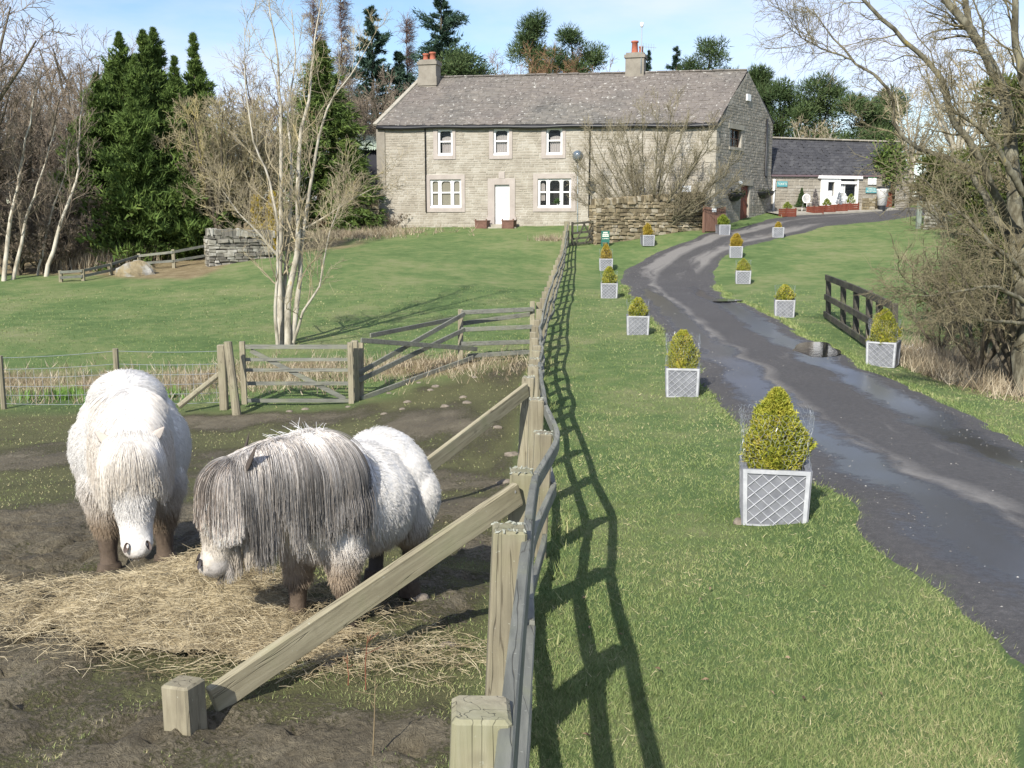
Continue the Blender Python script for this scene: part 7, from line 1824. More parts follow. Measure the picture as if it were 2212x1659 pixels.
class Pony:
    def __init__(s, name, label, origin, head_ang, sc, poll, fdir, fslope, neck, sd, legs, flen=.40, rump=0.0, xs=1.0, hs=1.0):
        s.xs = xs; s.hs = hs
        s.o = np.array([origin[0], origin[1], gz(*origin)]); s.sc = sc; s.h = np.array([math.sin(head_ang), -math.cos(head_ang), 0]); s.l = np.array([-s.h[1], s.h[0], 0])
        s.E = []; s.rng = seed(sd); s.poll = np.array(poll, float)
        E = s.E
        def el(c, r): E.append((np.array(c, float), np.broadcast_to(np.array(r, float), 3)))
        def chain(pts, rs, n=7):
            pts = np.array(pts, float); rs = np.array(rs, float)
            for i in range(len(pts) - 1):
                for t in np.linspace(0, 1, n)[: (n if i == len(pts) - 2 else n - 1)]: el(pts[i] + (pts[i + 1] - pts[i]) * t, np.full(3, rs[i] + (rs[i + 1] - rs[i]) * t))
        el((-.04, 0, .645), (.46, .335, .315)); el((.28, 0, .66), (.26, .265, .275)); el((-.38, 0, .70), (.29, .30, .285)); el((-.36, 0, .82 + rump), (.26, .23, .19)); el((.22, 0, .84), (.22, .13, .135)); el((-.08, 0, .81), (.42, .23, .165))
        chain(neck[0], neck[1], 8)
        f = np.array([fdir[0], fdir[1], 0.0]); f /= np.linalg.norm(f); dn = np.array([0, 0, -1.0]); ax = f * fslope + dn * math.sqrt(1 - fslope ** 2); s.f = f; s.ax = ax; p = s.poll; sd_ = np.cross(np.array([0, 0, 1.0]), f); s.side = sd_
        back = ax * f.dot(ax) - f; back /= np.linalg.norm(back)      # towards the throat
        el(p + ax * .06 + back * .02, np.array((.115, .115, .12)) * hs); el(p + ax * .16 + back * .075, np.array((.085, .085, .11)) * hs); el(p + ax * .10, np.array((.10, .10, .10)) * hs)
        chain([p + ax * .05 - back * .02, p + ax * .20 - back * .015, p + ax * .32 - back * .005, p + ax * flen], np.array([.105, .088, .072, .068]) * hs, 7)
        el(p + ax * (flen + .015) - back * .012, np.array((.064, .064, .05)) * hs); el(p + ax * (flen - .02) + back * .045, np.array((.046, .046, .05)) * hs)
        for sg in (-1, 1): el(p + ax * (flen - .005) - back * .03 * hs + sd_ * sg * .036 * hs, np.array((.034, .034, .036)) * hs); el(p + ax * .13 - back * .055 * hs + sd_ * sg * .062 * hs, np.array((.034, .034, .04)) * hs)
        s.muzzle = p + ax * flen; s.back = back; s.flen = flen
        s.nbody = len(E)
        for (pts, rs) in legs: chain(pts, rs, 7)
        s.C = np.array([e[0] for e in E]); s.R = np.array([e[1] for e in E])
        s.t = thing(name, label, "pony", s.o)
    def W(s, p):
        p = np.asarray(p, float) * s.sc; p = np.concatenate([np.where(p[..., :1] < 0, p[..., :1] * s.xs, p[..., :1]), p[..., 1:]], -1); return s.o + p[..., :1] * s.h + p[..., 1:2] * s.l + p[..., 2:3] * up
    def Wd(s, d): return d[..., :1] * s.h + d[..., 1:2] * s.l + d[..., 2:3] * up
    def grad(s, p):
        """outward direction and distance of the nearest body ellipsoid (legs left out)"""
        out = np.full(len(p), 9.0, np.float32); best = np.zeros((len(p), 3), np.float32); p = p.astype(np.float32)
        for c, r in zip(s.C[:s.nbody].astype(np.float32), s.R[:s.nbody].astype(np.float32)):
            q = p - c; a = q / r; b_ = a / r; k0 = np.sqrt(np.einsum('ij,ij->i', a, a)); k1 = np.sqrt(np.einsum('ij,ij->i', b_, b_)) + 1e-6
            d = k0 * (k0 - 1) / k1; m_ = d < out; out[m_] = d[m_]; best[m_] = b_[m_]
        return unit(best.astype(float)), out.astype(float)
    def body(s, colfn):
        import bmesh
        bm = bmesh.new()
        for c, r in zip(s.C, s.R):
            bmesh.ops.create_icosphere(bm, subdivisions=3 if max(r) > .12 else 2, radius=1.0, matrix=Matrix.Translation(Vector(c)) @ Matrix.Diagonal((r[0], r[1], r[2], 1)))
        me = bpy.data.meshes.new("pony_shell"); bm.to_mesh(me); bm.free(); o = bpy.data.objects.new("pony_shell", me); COL.objects.link(o)
        r_ = o.modifiers.new("r", 'REMESH'); r_.mode = 'VOXEL'; r_.voxel_size = .016; sm = o.modifiers.new("s", 'SMOOTH'); sm.factor = .5; sm.iterations = 4
        dg = bpy.context.evaluated_depsgraph_get(); me2 = bpy.data.meshes.new_from_object(o.evaluated_get(dg)); bpy.data.objects.remove(o)
        V = np.empty(len(me2.vertices) * 3, np.float32); me2.vertices.foreach_get("co", V); V = V.reshape(-1, 3).astype(float)
        Nn = np.empty(len(V) * 3, np.float32); me2.vertices.foreach_get("normal", Nn); Nn = Nn.reshape(-1, 3)
        me2.calc_loop_triangles(); T = np.empty(len(me2.loop_triangles) * 3, np.int32); me2.loop_triangles.foreach_get("vertices", T); T = T.reshape(-1, 3)
        s.V, s.T, s.N = V, T, Nn
        col = colfn(V, s.rng)
        me3 = np_mesh("body", s.W(V) - s.o, [T], True, vattr={"hide": col}, mats=[M_hide]); ob = bpy.data.objects.new("body", me3); link(ob, s.t); return ob
    def coat(s, n_, lenfn, colfn, flow, lift=.42, K_=5, r0=.0010):
        T, V = s.T, s.V; a = V[T[:, 0]]; b_ = V[T[:, 1]]; c = V[T[:, 2]]; ar = np.linalg.norm(np.cross(b_ - a, c - a), axis=1)
        k = s.rng.choice(len(T), n_, p=ar / ar.sum()); u_ = s.rng.random((n_, 2)); fl = u_.sum(1) > 1; u_[fl] = 1 - u_[fl]
        p = a[k] + (b_[k] - a[k]) * u_[:, :1] + (c[k] - a[k]) * u_[:, 1:]; nn = unit(s.N[T[k, 0]].astype(float))
        L = lenfn(p, nn) * s.rng.uniform(.7, 1.25, n_); ok = L > .004; p, nn, L = p[ok], nn[ok], L[ok]
        fd = flow(p, nn); fd = unit(fd - (fd * nn).sum(1, keepdims=True) * nn)
        cl = np.stack([vnoise(p[:, 0] * 18 + p[:, 2] * 9, p[:, 1] * 18 + p[:, 2] * 13, 1.0, 77 + k_) - .5 for k_ in range(3)], 1) * .45   # tufts
        d = unit(nn * lift + fd * .8 + cl + s.rng.normal(0, .12, p.shape)); pts = np.empty((len(p), K_, 3)); pts[:, 0] = p - nn * .004
        for i in range(1, K_):
            d = unit(d + fd * .12 + np.array([0, 0, -.16]) + s.rng.normal(0, .05, p.shape)); pts[:, i] = pts[:, i - 1] + d * (L / (K_ - 1))[:, None]
        col = colfn(p, s.rng); col = np.repeat(col[:, None], K_, 1)
        return hair_object("coat", s.W(pts), r0, r0 * .45, M_coat, s.t, col)
    def drape(s, roots, d0, L, K_, stiff, eps, noise_=.04, clump=None):
        eps = eps * s.rng.uniform(.5, 2.4, len(roots))
        p = roots.copy(); d = unit(d0); pts = [p.copy()]; seg = (L / (K_ - 1))[:, None]; st = np.linspace(stiff, .25, K_)
        for i in range(1, K_):
            d = unit(d * st[i] + np.array([0, 0, -1.0]) * (1 - st[i]) * .9 + s.rng.normal(0, noise_, p.shape)); q = p + d * seg
            g, sd_ = s.grad(q); push = np.maximum(eps - sd_, 0)[:, None]; q = q + g * push; d = unit(q - p); q = p + d * seg; p = q; pts.append(p.copy())
        return np.stack(pts, 1)
    def surf(s, c, o=.0):
        for _ in range(3):
            g, d = s.grad(c[None]); c = c - g[0] * (d[0] - o)
        return c
    def ears(s, mat_dark, up_=.10, ang=.5, w=.05):
        for sg in (-1, 1):
            g = G(); c = s.poll + s.side * sg * .085 * s.hs - s.ax * .075 * s.hs + s.back * .01; d = unit(-s.ax * .95 + s.side * sg * ang + s.back * .10); fr = s.f; w_ = unit(np.cross(d, fr)) * w * .5
            prof = [(0, .8), (.25, 1.0), (.5, .85), (.75, .5), (1, .06)]; V = []
            for t, k in prof:
                b_ = c + d * up_ * t
                for a in np.linspace(0, 2 * math.pi, 8, endpoint=False): V.append(b_ + w_ * k * math.cos(a) + fr * (.5 * w) * k * .45 * math.sin(a) + (-fr) * .010 * k * (1 if math.sin(a) > 0 else 0))
            q = [(j * 8 + i, j * 8 + (i + 1) % 8, (j + 1) * 8 + (i + 1) % 8, (j + 1) * 8 + i) for j in range(4) for i in range(8)]
            g.add(s.W(np.array(V)), None, q); g.build("ear", mat_dark, s.t, True)
    def face(s, nostril_mat):
        for sg in (-1, 1):
            c = s.surf(s.poll + s.ax * .135 - s.back * .070 * s.hs + s.side * sg * .083 * s.hs) ; g = G(); V, q = [], []
            g.lathe((0, 0, 0), [(.016 * math.sin(a), -.016 * math.cos(a)) for a in np.linspace(.02, math.pi - .02, 9)], 12); vv = np.concatenate(g.v); g.v = [s.W(vv + c)]; g.build("eye", M_eye, s.t, True)
            c = s.surf(s.muzzle + s.ax * .004 - s.back * .060 * s.hs + s.side * sg * .042 * s.hs, .006); g = G(); nrm = unit(-s.back * .75 + s.side * sg * .55 + s.ax * .15); a_ = unit(s.ax * .9 + s.side * sg * .25); b_ = unit(np.cross(nrm, a_)); N_ = 12
            ring = [c + a_ * .028 * math.cos(t) + b_ * .014 * math.sin(t) + nrm * .004 for t in np.linspace(0, 2 * math.pi, N_, endpoint=False)]; inn = [c + a_ * .012 * math.cos(t) + b_ * .006 * math.sin(t) - nrm * .012 for t in np.linspace(0, 2 * math.pi, N_, endpoint=False)]
            g.add(s.W(np.array(ring + inn + [c - nrm * .014])), [(N_ + i, N_ + (i + 1) % N_, 2 * N_) for i in range(N_)], [(i, (i + 1) % N_, N_ + (i + 1) % N_, N_ + i) for i in range(N_)]); g.build("nostril", nostril_mat, s.t, True)
        c = s.muzzle + s.ax * .045 + s.back * .01; g = G(); ln = [c + s.side * x - s.back * (.05 - 9 * x * x) + s.ax * (.012 - 2.0 * x * x) for x in np.linspace(-.055, .055, 9)]; g.tube(s.W(np.array(ln)), .004, 5); g.build("mouth", nostril_mat, s.t)
def leg_front(x, y, dx=0): return ([(x, y, .52), (x + .01, y, .40), (x + .01 + dx * .5, y, .27), (x + dx * .8, y, .12), (x + dx, y, .05), (x + dx + .02, y, .02)], [.13, .095, .066, .05, .055, .062])
def leg_hind(x, y, dx=0): return ([(x, y, .62), (x + .06, y * 1.05, .47), (x - .06 + dx * .5, y, .31), (x - .05 + dx * .8, y, .13), (x - .03 + dx, y, .05), (x - .01 + dx, y, .02)], [.19, .13, .07, .052, .056, .062])
def mixa(a, b_, t): t = np.clip(np.asarray(t), 0, 1)[..., None]; return np.array(a) * (1 - t) + np.array(b_) * t
WHITE, CREAM, DIRT, MUDC, GREY = (.66, .64, .61), (.54, .47, .39), (.30, .23, .16), (.10, .072, .05), (.42, .40, .38)
flow_std = lambda p, n_: np.stack([-.7 + 0 * p[:, 0], .0 * p[:, 0], -.75 - .6 * (p[:, 2] < .62)], 1)

# ---- white pony facing the camera, head down
p1 = Pony("white_pony", "shaggy white pony facing the camera with lowered head behind the hay", (-2.53, 6.64), math.radians(21), 1.13, (.72, 0, .735), (1, 0), .26,
          ([(.30, 0, .80), (.50, 0, .76), (.68, 0, .69)], [.23, .19, .15]), 301, [leg_front(.30, .15), leg_front(.31, -.15, .03), leg_hind(-.42, .16), leg_hind(-.42, -.16, -.04)], .44, .05, 1.0, 1.2)
def col1(p, r):
    c = mixa(WHITE, CREAM, (.62 - p[:, 2]) / .22); c = mixa((1, 1, 1), (1, 1, 1), p[:, 0] * 0) * c
    t = (.42 - p[:, 2]) / .10; facez = p[:, 0] > .60; t = np.where(facez, 0, t); c = c * (1 - np.clip(t, 0, 1)[:, None]) + np.array(DIRT) * np.clip(t, 0, 1)[:, None]
    t = np.where(facez, 0, (.27 - p[:, 2]) / .06); c = c * (1 - np.clip(t, 0, 1)[:, None]) + np.array(MUDC) * np.clip(t, 0, 1)[:, None]
    c = np.where(facez[:, None], mixa(mixa(WHITE, CREAM, (vnoise(p[:, 1] * 9, p[:, 2] * 9, 1.0, 5) - .5) * 2.2), (.42, .34, .30), 1.2 - np.linalg.norm(p - p1.muzzle - p1.ax * .05, axis=1) / .06), c)
    return c * r.uniform(.86, 1.06, (len(p), 1))
p1.body(col1)
def len1(p, n_):
    L = .040 + .035 * np.clip((.62 - p[:, 2]) / .2, 0, 1); L = np.where(p[:, 2] < .27, .02, L); L = np.where(p[:, 2] < .08, .0, L)
    fm = np.linalg.norm(p - p1.muzzle, axis=1); hd = p[:, 0] > .62; L = np.where(hd, np.clip((fm - .05) * .22, .009, .055), L); jaw = hd & (((p - p1.poll) @ p1.back) > .06); L = np.where(jaw, .05, L); L = np.where((p[:, 2] > .27) & (p[:, 2] < .42) & ~hd, .06, L); L = np.where((p[:, 2] <= .27) & ~hd, .012, L); L = np.where(p[:, 2] < .06, 0, L); return L
p1.coat(100000, len1, col1, flow_std)
g_ = M_hoof
for (pts, rs) in [leg_front(.30, .15), leg_front(.31, -.15, .03), leg_hind(-.42, .16), leg_hind(-.42, -.16, -.04)]:
    g = G(); c = np.array(pts[-1]); g.lathe((0, 0, 0), [(.074, -.03), (.072, .0), (.062, .055), (.0, .06)], 12); vv = np.concatenate(g.v); g.v = [p1.W(vv + c)]; g.build("hoof", M_hoof, p1.t, True)
M_nost = flat("dark_nostril", (.10, .075, .065), .7)
M_ear1 = flat("pale_ear", (.50, .44, .38), .9); p1.ears(M_ear1, .10, .9, .06); p1.face(M_nost)
def mane_roots(P_, a, b_, n_, spread, bend=0):
    t = P_.rng.random(n_); r = a + (b_ - a) * t[:, None] if not callable(a) else a(t); return r, t
r = p1.rng; n_ = 11000; t = r.random(n_)
crest = np.stack([.22 + .50 * t, r.normal(0, .012, n_), .965 - .155 * t - .03 * np.sin(t * math.pi)], 1); g_, sd_ = p1.grad(crest); crest = crest - g_ * (sd_ - .004)[:, None]
sg = np.where(r.random(n_) < .5, 1, -1); d0 = np.stack([.25 + r.normal(0, .15, n_), sg * r.uniform(.5, 1.0, n_), .45 + r.normal(0, .12, n_)], 1)
L = r.uniform(.13, .27, n_) * (1 - .10 * t); pts = p1.drape(crest, d0, L, 13, .66, .010)
ci = np.linspace(0, 1, 13)[None, :, None]; base_c = np.array((.78, .76, .73)) * r.uniform(.82, 1.05, (n_, 1)); tipc = mixa((.74, .71, .67), (.60, .54, .46), r.random(n_)); colm = base_c[:, None] * (1 - ci) + tipc[:, None] * ci
hair_object("mane", p1.W(pts), .0010, .0006, M_mane, p1.t, colm)
n_ = 5500; a = r.uniform(-1, 1, n_); rt = p1.poll + np.array([-.05, 0, .085]) + np.stack([r.uniform(-.05, .05, n_), a * .075, -.02 * a * a], 1); g_, sd_ = p1.grad(rt); rt = rt - g_ * (sd_ - .004)[:, None]
d0 = np.stack([.9 + 0 * a, a * .42, .25 + 0 * a], 1); L = r.uniform(.16, .38, n_); pts = p1.drape(rt, d0, L, 12, .60, .012)
tip = mixa((.74, .70, .63), (.60, .52, .42), r.random(n_)); ci = np.linspace(0, 1, 12)[None, :, None]; colm = np.array((.76, .73, .68))[None, None] * (1 - ci) + tip[:, None] * ci; colm = colm * r.uniform(.75, 1.08, (n_, 1, 1))
hair_object("forelock", p1.W(pts), .0010, .0006, M_mane, p1.t, colm)
# long hair hanging beside the cheeks and chest
n_ = 1100; sgn = np.where(r.random(n_) < .5, 1, -1); rt = np.stack([.45 + .28 * r.random(n_), sgn * .16, .74 + .06 * r.normal(0, 1, n_)], 1); g_, sd_ = p1.grad(rt); rt = rt - g_ * (sd_ - .003)[:, None]
d0 = np.stack([.1 + 0 * sgn, sgn * .6, -.3 + 0 * sgn], 1); pts = p1.drape(rt, d0, r.uniform(.08, .20, n_), 10, .5, .010); colm = np.repeat((mixa((.70, .66, .60), (.52, .45, .37), r.random(n_)))[:, None], 10, 1); hair_object("cheek_hair", p1.W(pts), .0010, .0006, M_mane, p1.t, colm)

# ---- grey maned pony standing across, head to the left
L2 = [leg_front(.29, .15), leg_front(.31, -.14, .05), leg_hind(-.42, .16, .03), leg_hind(-.43, -.15, -.05)]
p2 = Pony("grey_maned_pony", "white pony with a long grey brown mane and forelock eating hay by the fence", (-.885, 5.54), math.radians(-28), .97, (.76, -.17, .90), (.74, -.66), .28,
          ([(.28, 0, .82), (.46, -.03, .86), (.60, -.09, .88), (.71, -.15, .87)], [.24, .20, .165, .135]), 302, L2, .43, 0, .80, 1.22)
def col2(p, r):
    c = mixa(WHITE, CREAM, (.56 - p[:, 2]) / .2); hd = np.linalg.norm(p - (p2.poll + p2.ax * .2), axis=1) < .30
    c = np.where(hd[:, None], mixa((.54, .49, .42), (.30, .25, .20), (vnoise(p[:, 0] * 8 + p[:, 1] * 5, p[:, 2] * 8, 1.0, 9) - .25) * 1.5), c)
    fm = np.linalg.norm(p - p2.muzzle, axis=1); c = np.where((fm < .085)[:, None], mixa((.52, .48, .44), (.20, .175, .16), (vnoise(p[:, 0] * 17 + p[:, 1] * 9, p[:, 2] * 17, 1.0, 8) - .38) * 2.6), c)
    for (z0, z1, cc) in ((.50, .36, (.40, .32, .24)), (.31, .24, MUDC)):
        t = np.clip((z0 - p[:, 2]) / (z0 - z1), 0, 1); t = np.where(hd | (fm < .12), 0, t); c = c * (1 - t[:, None]) + np.array(cc) * t[:, None]
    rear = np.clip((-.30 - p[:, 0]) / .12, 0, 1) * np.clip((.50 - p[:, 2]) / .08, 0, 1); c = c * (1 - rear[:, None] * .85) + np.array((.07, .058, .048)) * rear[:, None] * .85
    return c * r.uniform(.84, 1.07, (len(p), 1))
p2.body(col2)
def len2(p, n_):
    L = .040 + .040 * np.clip((.60 - p[:, 2]) / .2, 0, 1); L = np.where(p[:, 2] < .22, .018, L); L = np.where(p[:, 2] < .08, 0, L); fm = np.linalg.norm(p - p2.muzzle, axis=1); hd = np.linalg.norm(p - (p2.poll + p2.ax * .22), axis=1) < .30
    L = np.where((p[:, 0] > .18) & (p[:, 2] > .5) & (p[:, 1] > -.1), .02, L); L = np.where(hd, np.clip((fm - .04) * .30, .010, .065), L); jaw = hd & (((p - p2.poll) @ p2.back) > .05) & (fm > .06); L = np.where(jaw, .075, L); L = np.where((p[:, 2] > .26) & (p[:, 2] < .42) & ~hd, .06, L); L = np.where((p[:, 2] <= .26) & ~hd, .012, L); L = np.where(p[:, 2] < .06, 0, L); return L
p2.coat(95000, len2, col2, flow_std)
for (pts, rs) in L2:
    g = G(); c = np.array(pts[-1]); g.lathe((0, 0, 0), [(.074, -.03), (.072, .0), (.062, .055), (.0, .06)], 12); vv = np.concatenate(g.v); g.v = [p2.W(vv + c)]; g.build("hoof", M_hoof, p2.t, True)
M_ear2 = flat("dark_ear", (.07, .055, .045), .9); p2.ears(M_ear2, .165, .40, .07); p2.face(flat("grey_nostril", (.055, .048, .05), .7))
r = p2.rng; n_ = 19000; t = r.random(n_)
cl_ = np.stack([np.interp(t, [0, .35, .7, 1], [.31, .45, .60, .74]), np.interp(t, [0, .35, .7, 1], [0, -.01, -.07, -.15]), np.interp(t, [0, .35, .7, 1], [.97, 1.04, 1.04, 1.0])], 1) + r.normal(0, .012, (n_, 3)); g_, sd_ = p2.grad(cl_); cl_ = cl_ - g_ * (sd_ - .004)[:, None]
tuft = (np.abs(t - .30) < .26) & (r.random(n_) < .034)
sg = np.where(r.random(n_) < .80, 1, -1); d0 = np.stack([r.normal(.05 + .1 * t - .55 * np.clip(.22 - t, 0, 1) / .22 * r.random(n_), .10, n_), sg * r.uniform(.75, 1.1, n_), .45 + r.normal(0, .1, n_)], 1)
d0[tuft] = np.stack([r.normal(.5, .8, tuft.sum()), r.normal(.2, .7, tuft.sum()), r.uniform(.35, 1.0, tuft.sum())], 1)
L = (.60 - .36 * r.random(n_) ** 1.5) * (1 - .06 * t) * (.66 + .52 * vnoise(t * 30, t * 0, 1.0, 41)) * (.9 + .25 * vnoise(t * 9, t * 0, 1.0, 42)); L[tuft] = r.uniform(.06, .19, tuft.sum()); L[~tuft & (sg < 0)] *= .6; K_ = 18
pts = p2.drape(cl_, d0, L, K_, .70, .022, .03)
cb = np.linspace(0, 1, K_)[None, :, None]; pts[tuft] = cl_[tuft][:, None] + unit(d0[tuft])[:, None] * L[tuft][:, None, None] * cb + np.array([.0, 0, -1.0]) * (L[tuft] * r.uniform(.1, .8, tuft.sum()))[:, None, None] * cb ** 2
ci = np.linspace(0, 1, K_)[None]; wv = vnoise(t * 34, t * 0 + .5, 1.0, 33); topw = np.clip(1 - np.abs(t - .30) / .30, 0, 1)
light = (wv > .60) | (r.random(n_) < .14)
shade = np.where(light[:, None], .46, .215) * (1.15 - .62 * sstep(.30, .72, ci)) * (1 + .5 * np.clip((ci - .86) / .14, 0, 1)); shade = shade + (topw[:, None] * .58 + .16) * np.clip(1 - ci / .38, 0, 1)
tint = mixa((1.0, .97, .94), (1.0, .88, .76), r.random(n_)); colm = np.clip(shade[..., None] * tint[:, None] * r.uniform(.8, 1.2, (n_, 1, 1)), 0, .82); colm[tuft] = np.array((.80, .79, .78))
hair_object("mane", p2.W(pts), .0010, .0006, M_mane, p2.t, colm, "long straight grey brown mane with white roots")
n_ = 7500; a = r.uniform(-1, 1, n_); rt = p2.poll + np.array([0, 0, .075]) + p2.side * (a * .085)[:, None] + p2.f * r.uniform(-.06, .05, (n_, 1)); g_, sd_ = p2.grad(rt); rt = rt - g_ * (sd_ - .004)[:, None]
d0 = p2.f * 1.0 + p2.side * (a * .85)[:, None] + np.array([0, 0, .3]); L = (.42 - .20 * r.random(n_) ** 1.5); K_ = 15; pts = p2.drape(rt, d0, L, K_, .66, .02, .03)
ci = np.linspace(0, 1, K_)[None]; lg = (vnoise(a * 11, a * 0, 1.0, 44) > .58) | (r.random(n_) < .12); shade = np.where(lg[:, None], .36, .095 + .04 * (a[:, None] < -.1)) * (1 + 1.1 * np.clip((ci - .65) / .35, 0, 1)) ; tint = mixa((1, .92, .84), (1, .76, .58), np.clip(.5 - a * .6 + r.normal(0, .25, n_), 0, 1))
colm = np.clip(shade[..., None] * tint[:, None] * r.uniform(.75, 1.25, (n_, 1, 1)), 0, .75); hair_object("forelock", p2.W(pts), .0010, .0006, M_mane, p2.t, colm, "dark brown grey forelock hiding the eyes")
n_ = 3000; rt = p2.poll + p2.ax * r.uniform(.1, .34, (n_, 1)) + p2.back * .10 + p2.side * r.normal(0, .05, (n_, 1)); g_, sd_ = p2.grad(rt); rt = rt - g_ * (sd_ - .003)[:, None]; pts = p2.drape(rt, np.repeat((p2.back * .6 + np.array([0, 0, -.8]))[None], n_, 0), r.uniform(.08, .17, n_), 7, .6, .006)
colm = np.repeat(mixa((.62, .57, .50), (.40, .34, .27), r.random(n_))[:, None], 7, 1); hair_object("beard", p2.W(pts), .0010, .0006, M_mane, p2.t, colm)
n_ = 1800; rt = np.stack([-.66 + r.normal(0, .02, n_), r.normal(0, .035, n_), .80 + r.normal(0, .03, n_)], 1); pts = p2.drape(rt, np.repeat(np.array([[-.9, 0, .1]]), n_, 0), r.uniform(.5, .72, n_), 12, .5, .02); colm = np.repeat(mixa((.55, .50, .45), (.18, .15, .13), r.random(n_))[:, None], 12, 1); hair_object("tail", p2.W(pts), .0010, .0006, M_mane, p2.t, colm)
n_ = 1800; rt = np.stack([-.66 + p1.rng.normal(0, .02, n_), p1.rng.normal(0, .035, n_), .80 + p1.rng.normal(0, .03, n_)], 1); pts = p1.drape(rt, np.repeat(np.array([[-.9, 0, .1]]), n_, 0), p1.rng.uniform(.5, .72, n_), 12, .5, .02); colm = np.repeat(mixa((.7, .66, .6), (.5, .44, .36), p1.rng.random(n_))[:, None], 12, 1); hair_object("tail", p1.W(pts), .0010, .0006, M_mane, p1.t, colm)
# ------------------------------------------------------------------ hay, grass and small growth
def scatter_cards(name, C, Dv, w, rn, mat, label, cat=None, kind="stuff", rng=None, bend=0.0):
    N_ = len(C); s_ = unit(np.cross(Dv, rng.normal(0, 1, Dv.shape))) * (np.asarray(w) * .5)[:, None]
    V = np.stack([C - s_, C + s_, C + Dv], 1).reshape(-1, 3); o0 = np.array([C[:, 0].mean(), C[:, 1].mean(), C[:, 2].min()])
    me = np_mesh(name, V - o0, [np.arange(3 * N_).reshape(-1, 3)], False, fattr={"rnd": rn}, mats=[mat]); o = bpy.data.objects.new(name, me); link(o); o.location = Vector(o0); return tag(o, label, cat, None, kind)
from math import pi
_gx0, _gy0 = gx, gy
def gridz(x, y):
    """height of the built ground sheet, clods included"""
    i = np.clip(np.searchsorted(gx, x) - 1, 0, len(gx) - 2); j = np.clip(np.searchsorted(gy, y) - 1, 0, len(gy) - 2); fx = (x - gx[i]) / (gx[i + 1] - gx[i]); fy = (y - gy[j]) / (gy[j + 1] - gy[j])
    return (GZ[j, i] * (1 - fx) + GZ[j, i + 1] * fx) * (1 - fy) + (GZ[j + 1, i] * (1 - fx) + GZ[j + 1, i + 1] * fx) * fy
def gridf(F, x, y):
    i = np.clip(np.searchsorted(gx, x) - 1, 0, len(gx) - 2); j = np.clip(np.searchsorted(gy, y) - 1, 0, len(gy) - 2); return F[j, i]
# ---- hay heap
def hayh(x, y):
    a = np.exp(-(((x + 1.72) / .50) ** 2 + ((y - 5.62) / .36) ** 2)) * .17 + np.exp(-(((x + 2.1) / .75) ** 2 + ((y - 5.25) / .5) ** 2)) * .07 + np.exp(-(((x + 1.4) / .9) ** 2 + ((y - 4.95) / .35) ** 2)) * .03
    return a * (.7 + .6 * vnoise(x, y, 3.5, 81))
def hayden(x, y): return np.exp(-(((x + 1.9) / .88) ** 2 + ((y - 5.3) / .46) ** 2)) + .55 * np.exp(-(((x + 1.0) / .85) ** 2 + ((y - 4.85) / .28) ** 2)) + .26 * np.exp(-(((x + 3.3) / 1.0) ** 2 + ((y - 5.5) / .5) ** 2))
hx, hy = np.meshgrid(np.linspace(-3.6, -.4, 110), np.linspace(4.3, 6.5, 90)); hh = hayh(hx, hy); den = hayden(hx, hy)
zz = gridz(hx.ravel(), hy.ravel()).reshape(hx.shape) + hh + .012 - .03 * sstep(.45, .25, den + .25 * (vnoise(hx, hy, 6, 82) - .5)) + (vnoise(hx, hy, 14, 83) - .5) * .03 * sstep(.3, .7, den)
ii = np.arange(hx.size).reshape(hx.shape); q = np.stack([ii[:-1, :-1], ii[:-1, 1:], ii[1:, 1:], ii[1:, :-1]], -1).reshape(-1, 4)
dq = (den[:-1, :-1] + .3 * (vnoise(hx[:-1, :-1], hy[:-1, :-1], 6, 84) - .5)).ravel() > .52
HAYC = [(0.1, (0.17, 0.13, 0.075)), (0.4, (0.32, 0.26, 0.155)), (0.65, (0.46, 0.385, 0.245)), (1.0, (0.62, 0.54, 0.37))]
M_hay = nmat("straw", HAYC, 6, .8, 0, rnd='attr', rndamt=.4); M_haybed = nmat("matted_hay", HAYC, 30, .9, .9, .02, 90)
hay = thing("hay_heap", "loose heap of pale hay spread on the mud in front of the ponies", "hay", [-1.9, 5.3, gz(-1.9, 5.3)], kind="stuff")
me = np_mesh("matted_hay", np.stack([hx, hy, zz], -1).reshape(-1, 3) - WLOC[hay.name], [q[dq]], True, mats=[M_haybed]); o = bpy.data.objects.new("matted_hay", me); link(o, hay); o["kind"] = "stuff"
rng = seed(500); n0 = 98000; x = rng.uniform(-4.4, .0, n0); y = rng.uniform(4.1, 6.6, n0); keep = rng.random(n0) < np.clip(hayden(x, y) * .9 - .05, 0, 1) * (.35 + .9 * vnoise(x, y, 3.2, 88)); x, y = x[keep], y[keep]; N_ = len(x)
z = gridz(x, y) + hayh(x, y) + .015 + rng.random(N_) ** 2 * .035; a = rng.uniform(0, 2 * pi, N_); L = rng.uniform(.035, .15, N_) * np.where(rng.random(N_) < .1, 1.7, 1); tl = rng.normal(.05, .22, N_)
d = np.stack([np.cos(a) * np.cos(tl), np.sin(a) * np.cos(tl), np.sin(tl)], 1); c = np.stack([x, y, z], 1); k = rng.normal(0, .3, (N_, 3)); k[:, 2] = -abs(k[:, 2]) * .5
p0 = c - d * (L * .5)[:, None]; p2_ = c + unit(d + k) * (L * .5)[:, None]; p0[:, 2] = np.maximum(p0[:, 2], gridz(p0[:, 0], p0[:, 1]) + .004); p2_[:, 2] = np.maximum(p2_[:, 2], gridz(p2_[:, 0], p2_[:, 1]) + .004)
V, qd = tubes(np.stack([p0, c, p2_], 1), np.stack([np.full(N_, .0009), np.full(N_, .0012), np.full(N_, .0006)], 1), 3); g = G(); g.add(V, None, qd, np.repeat(rng.random(N_), 6)); o = g.build("loose_stalks", M_hay, hay, kind="stuff")
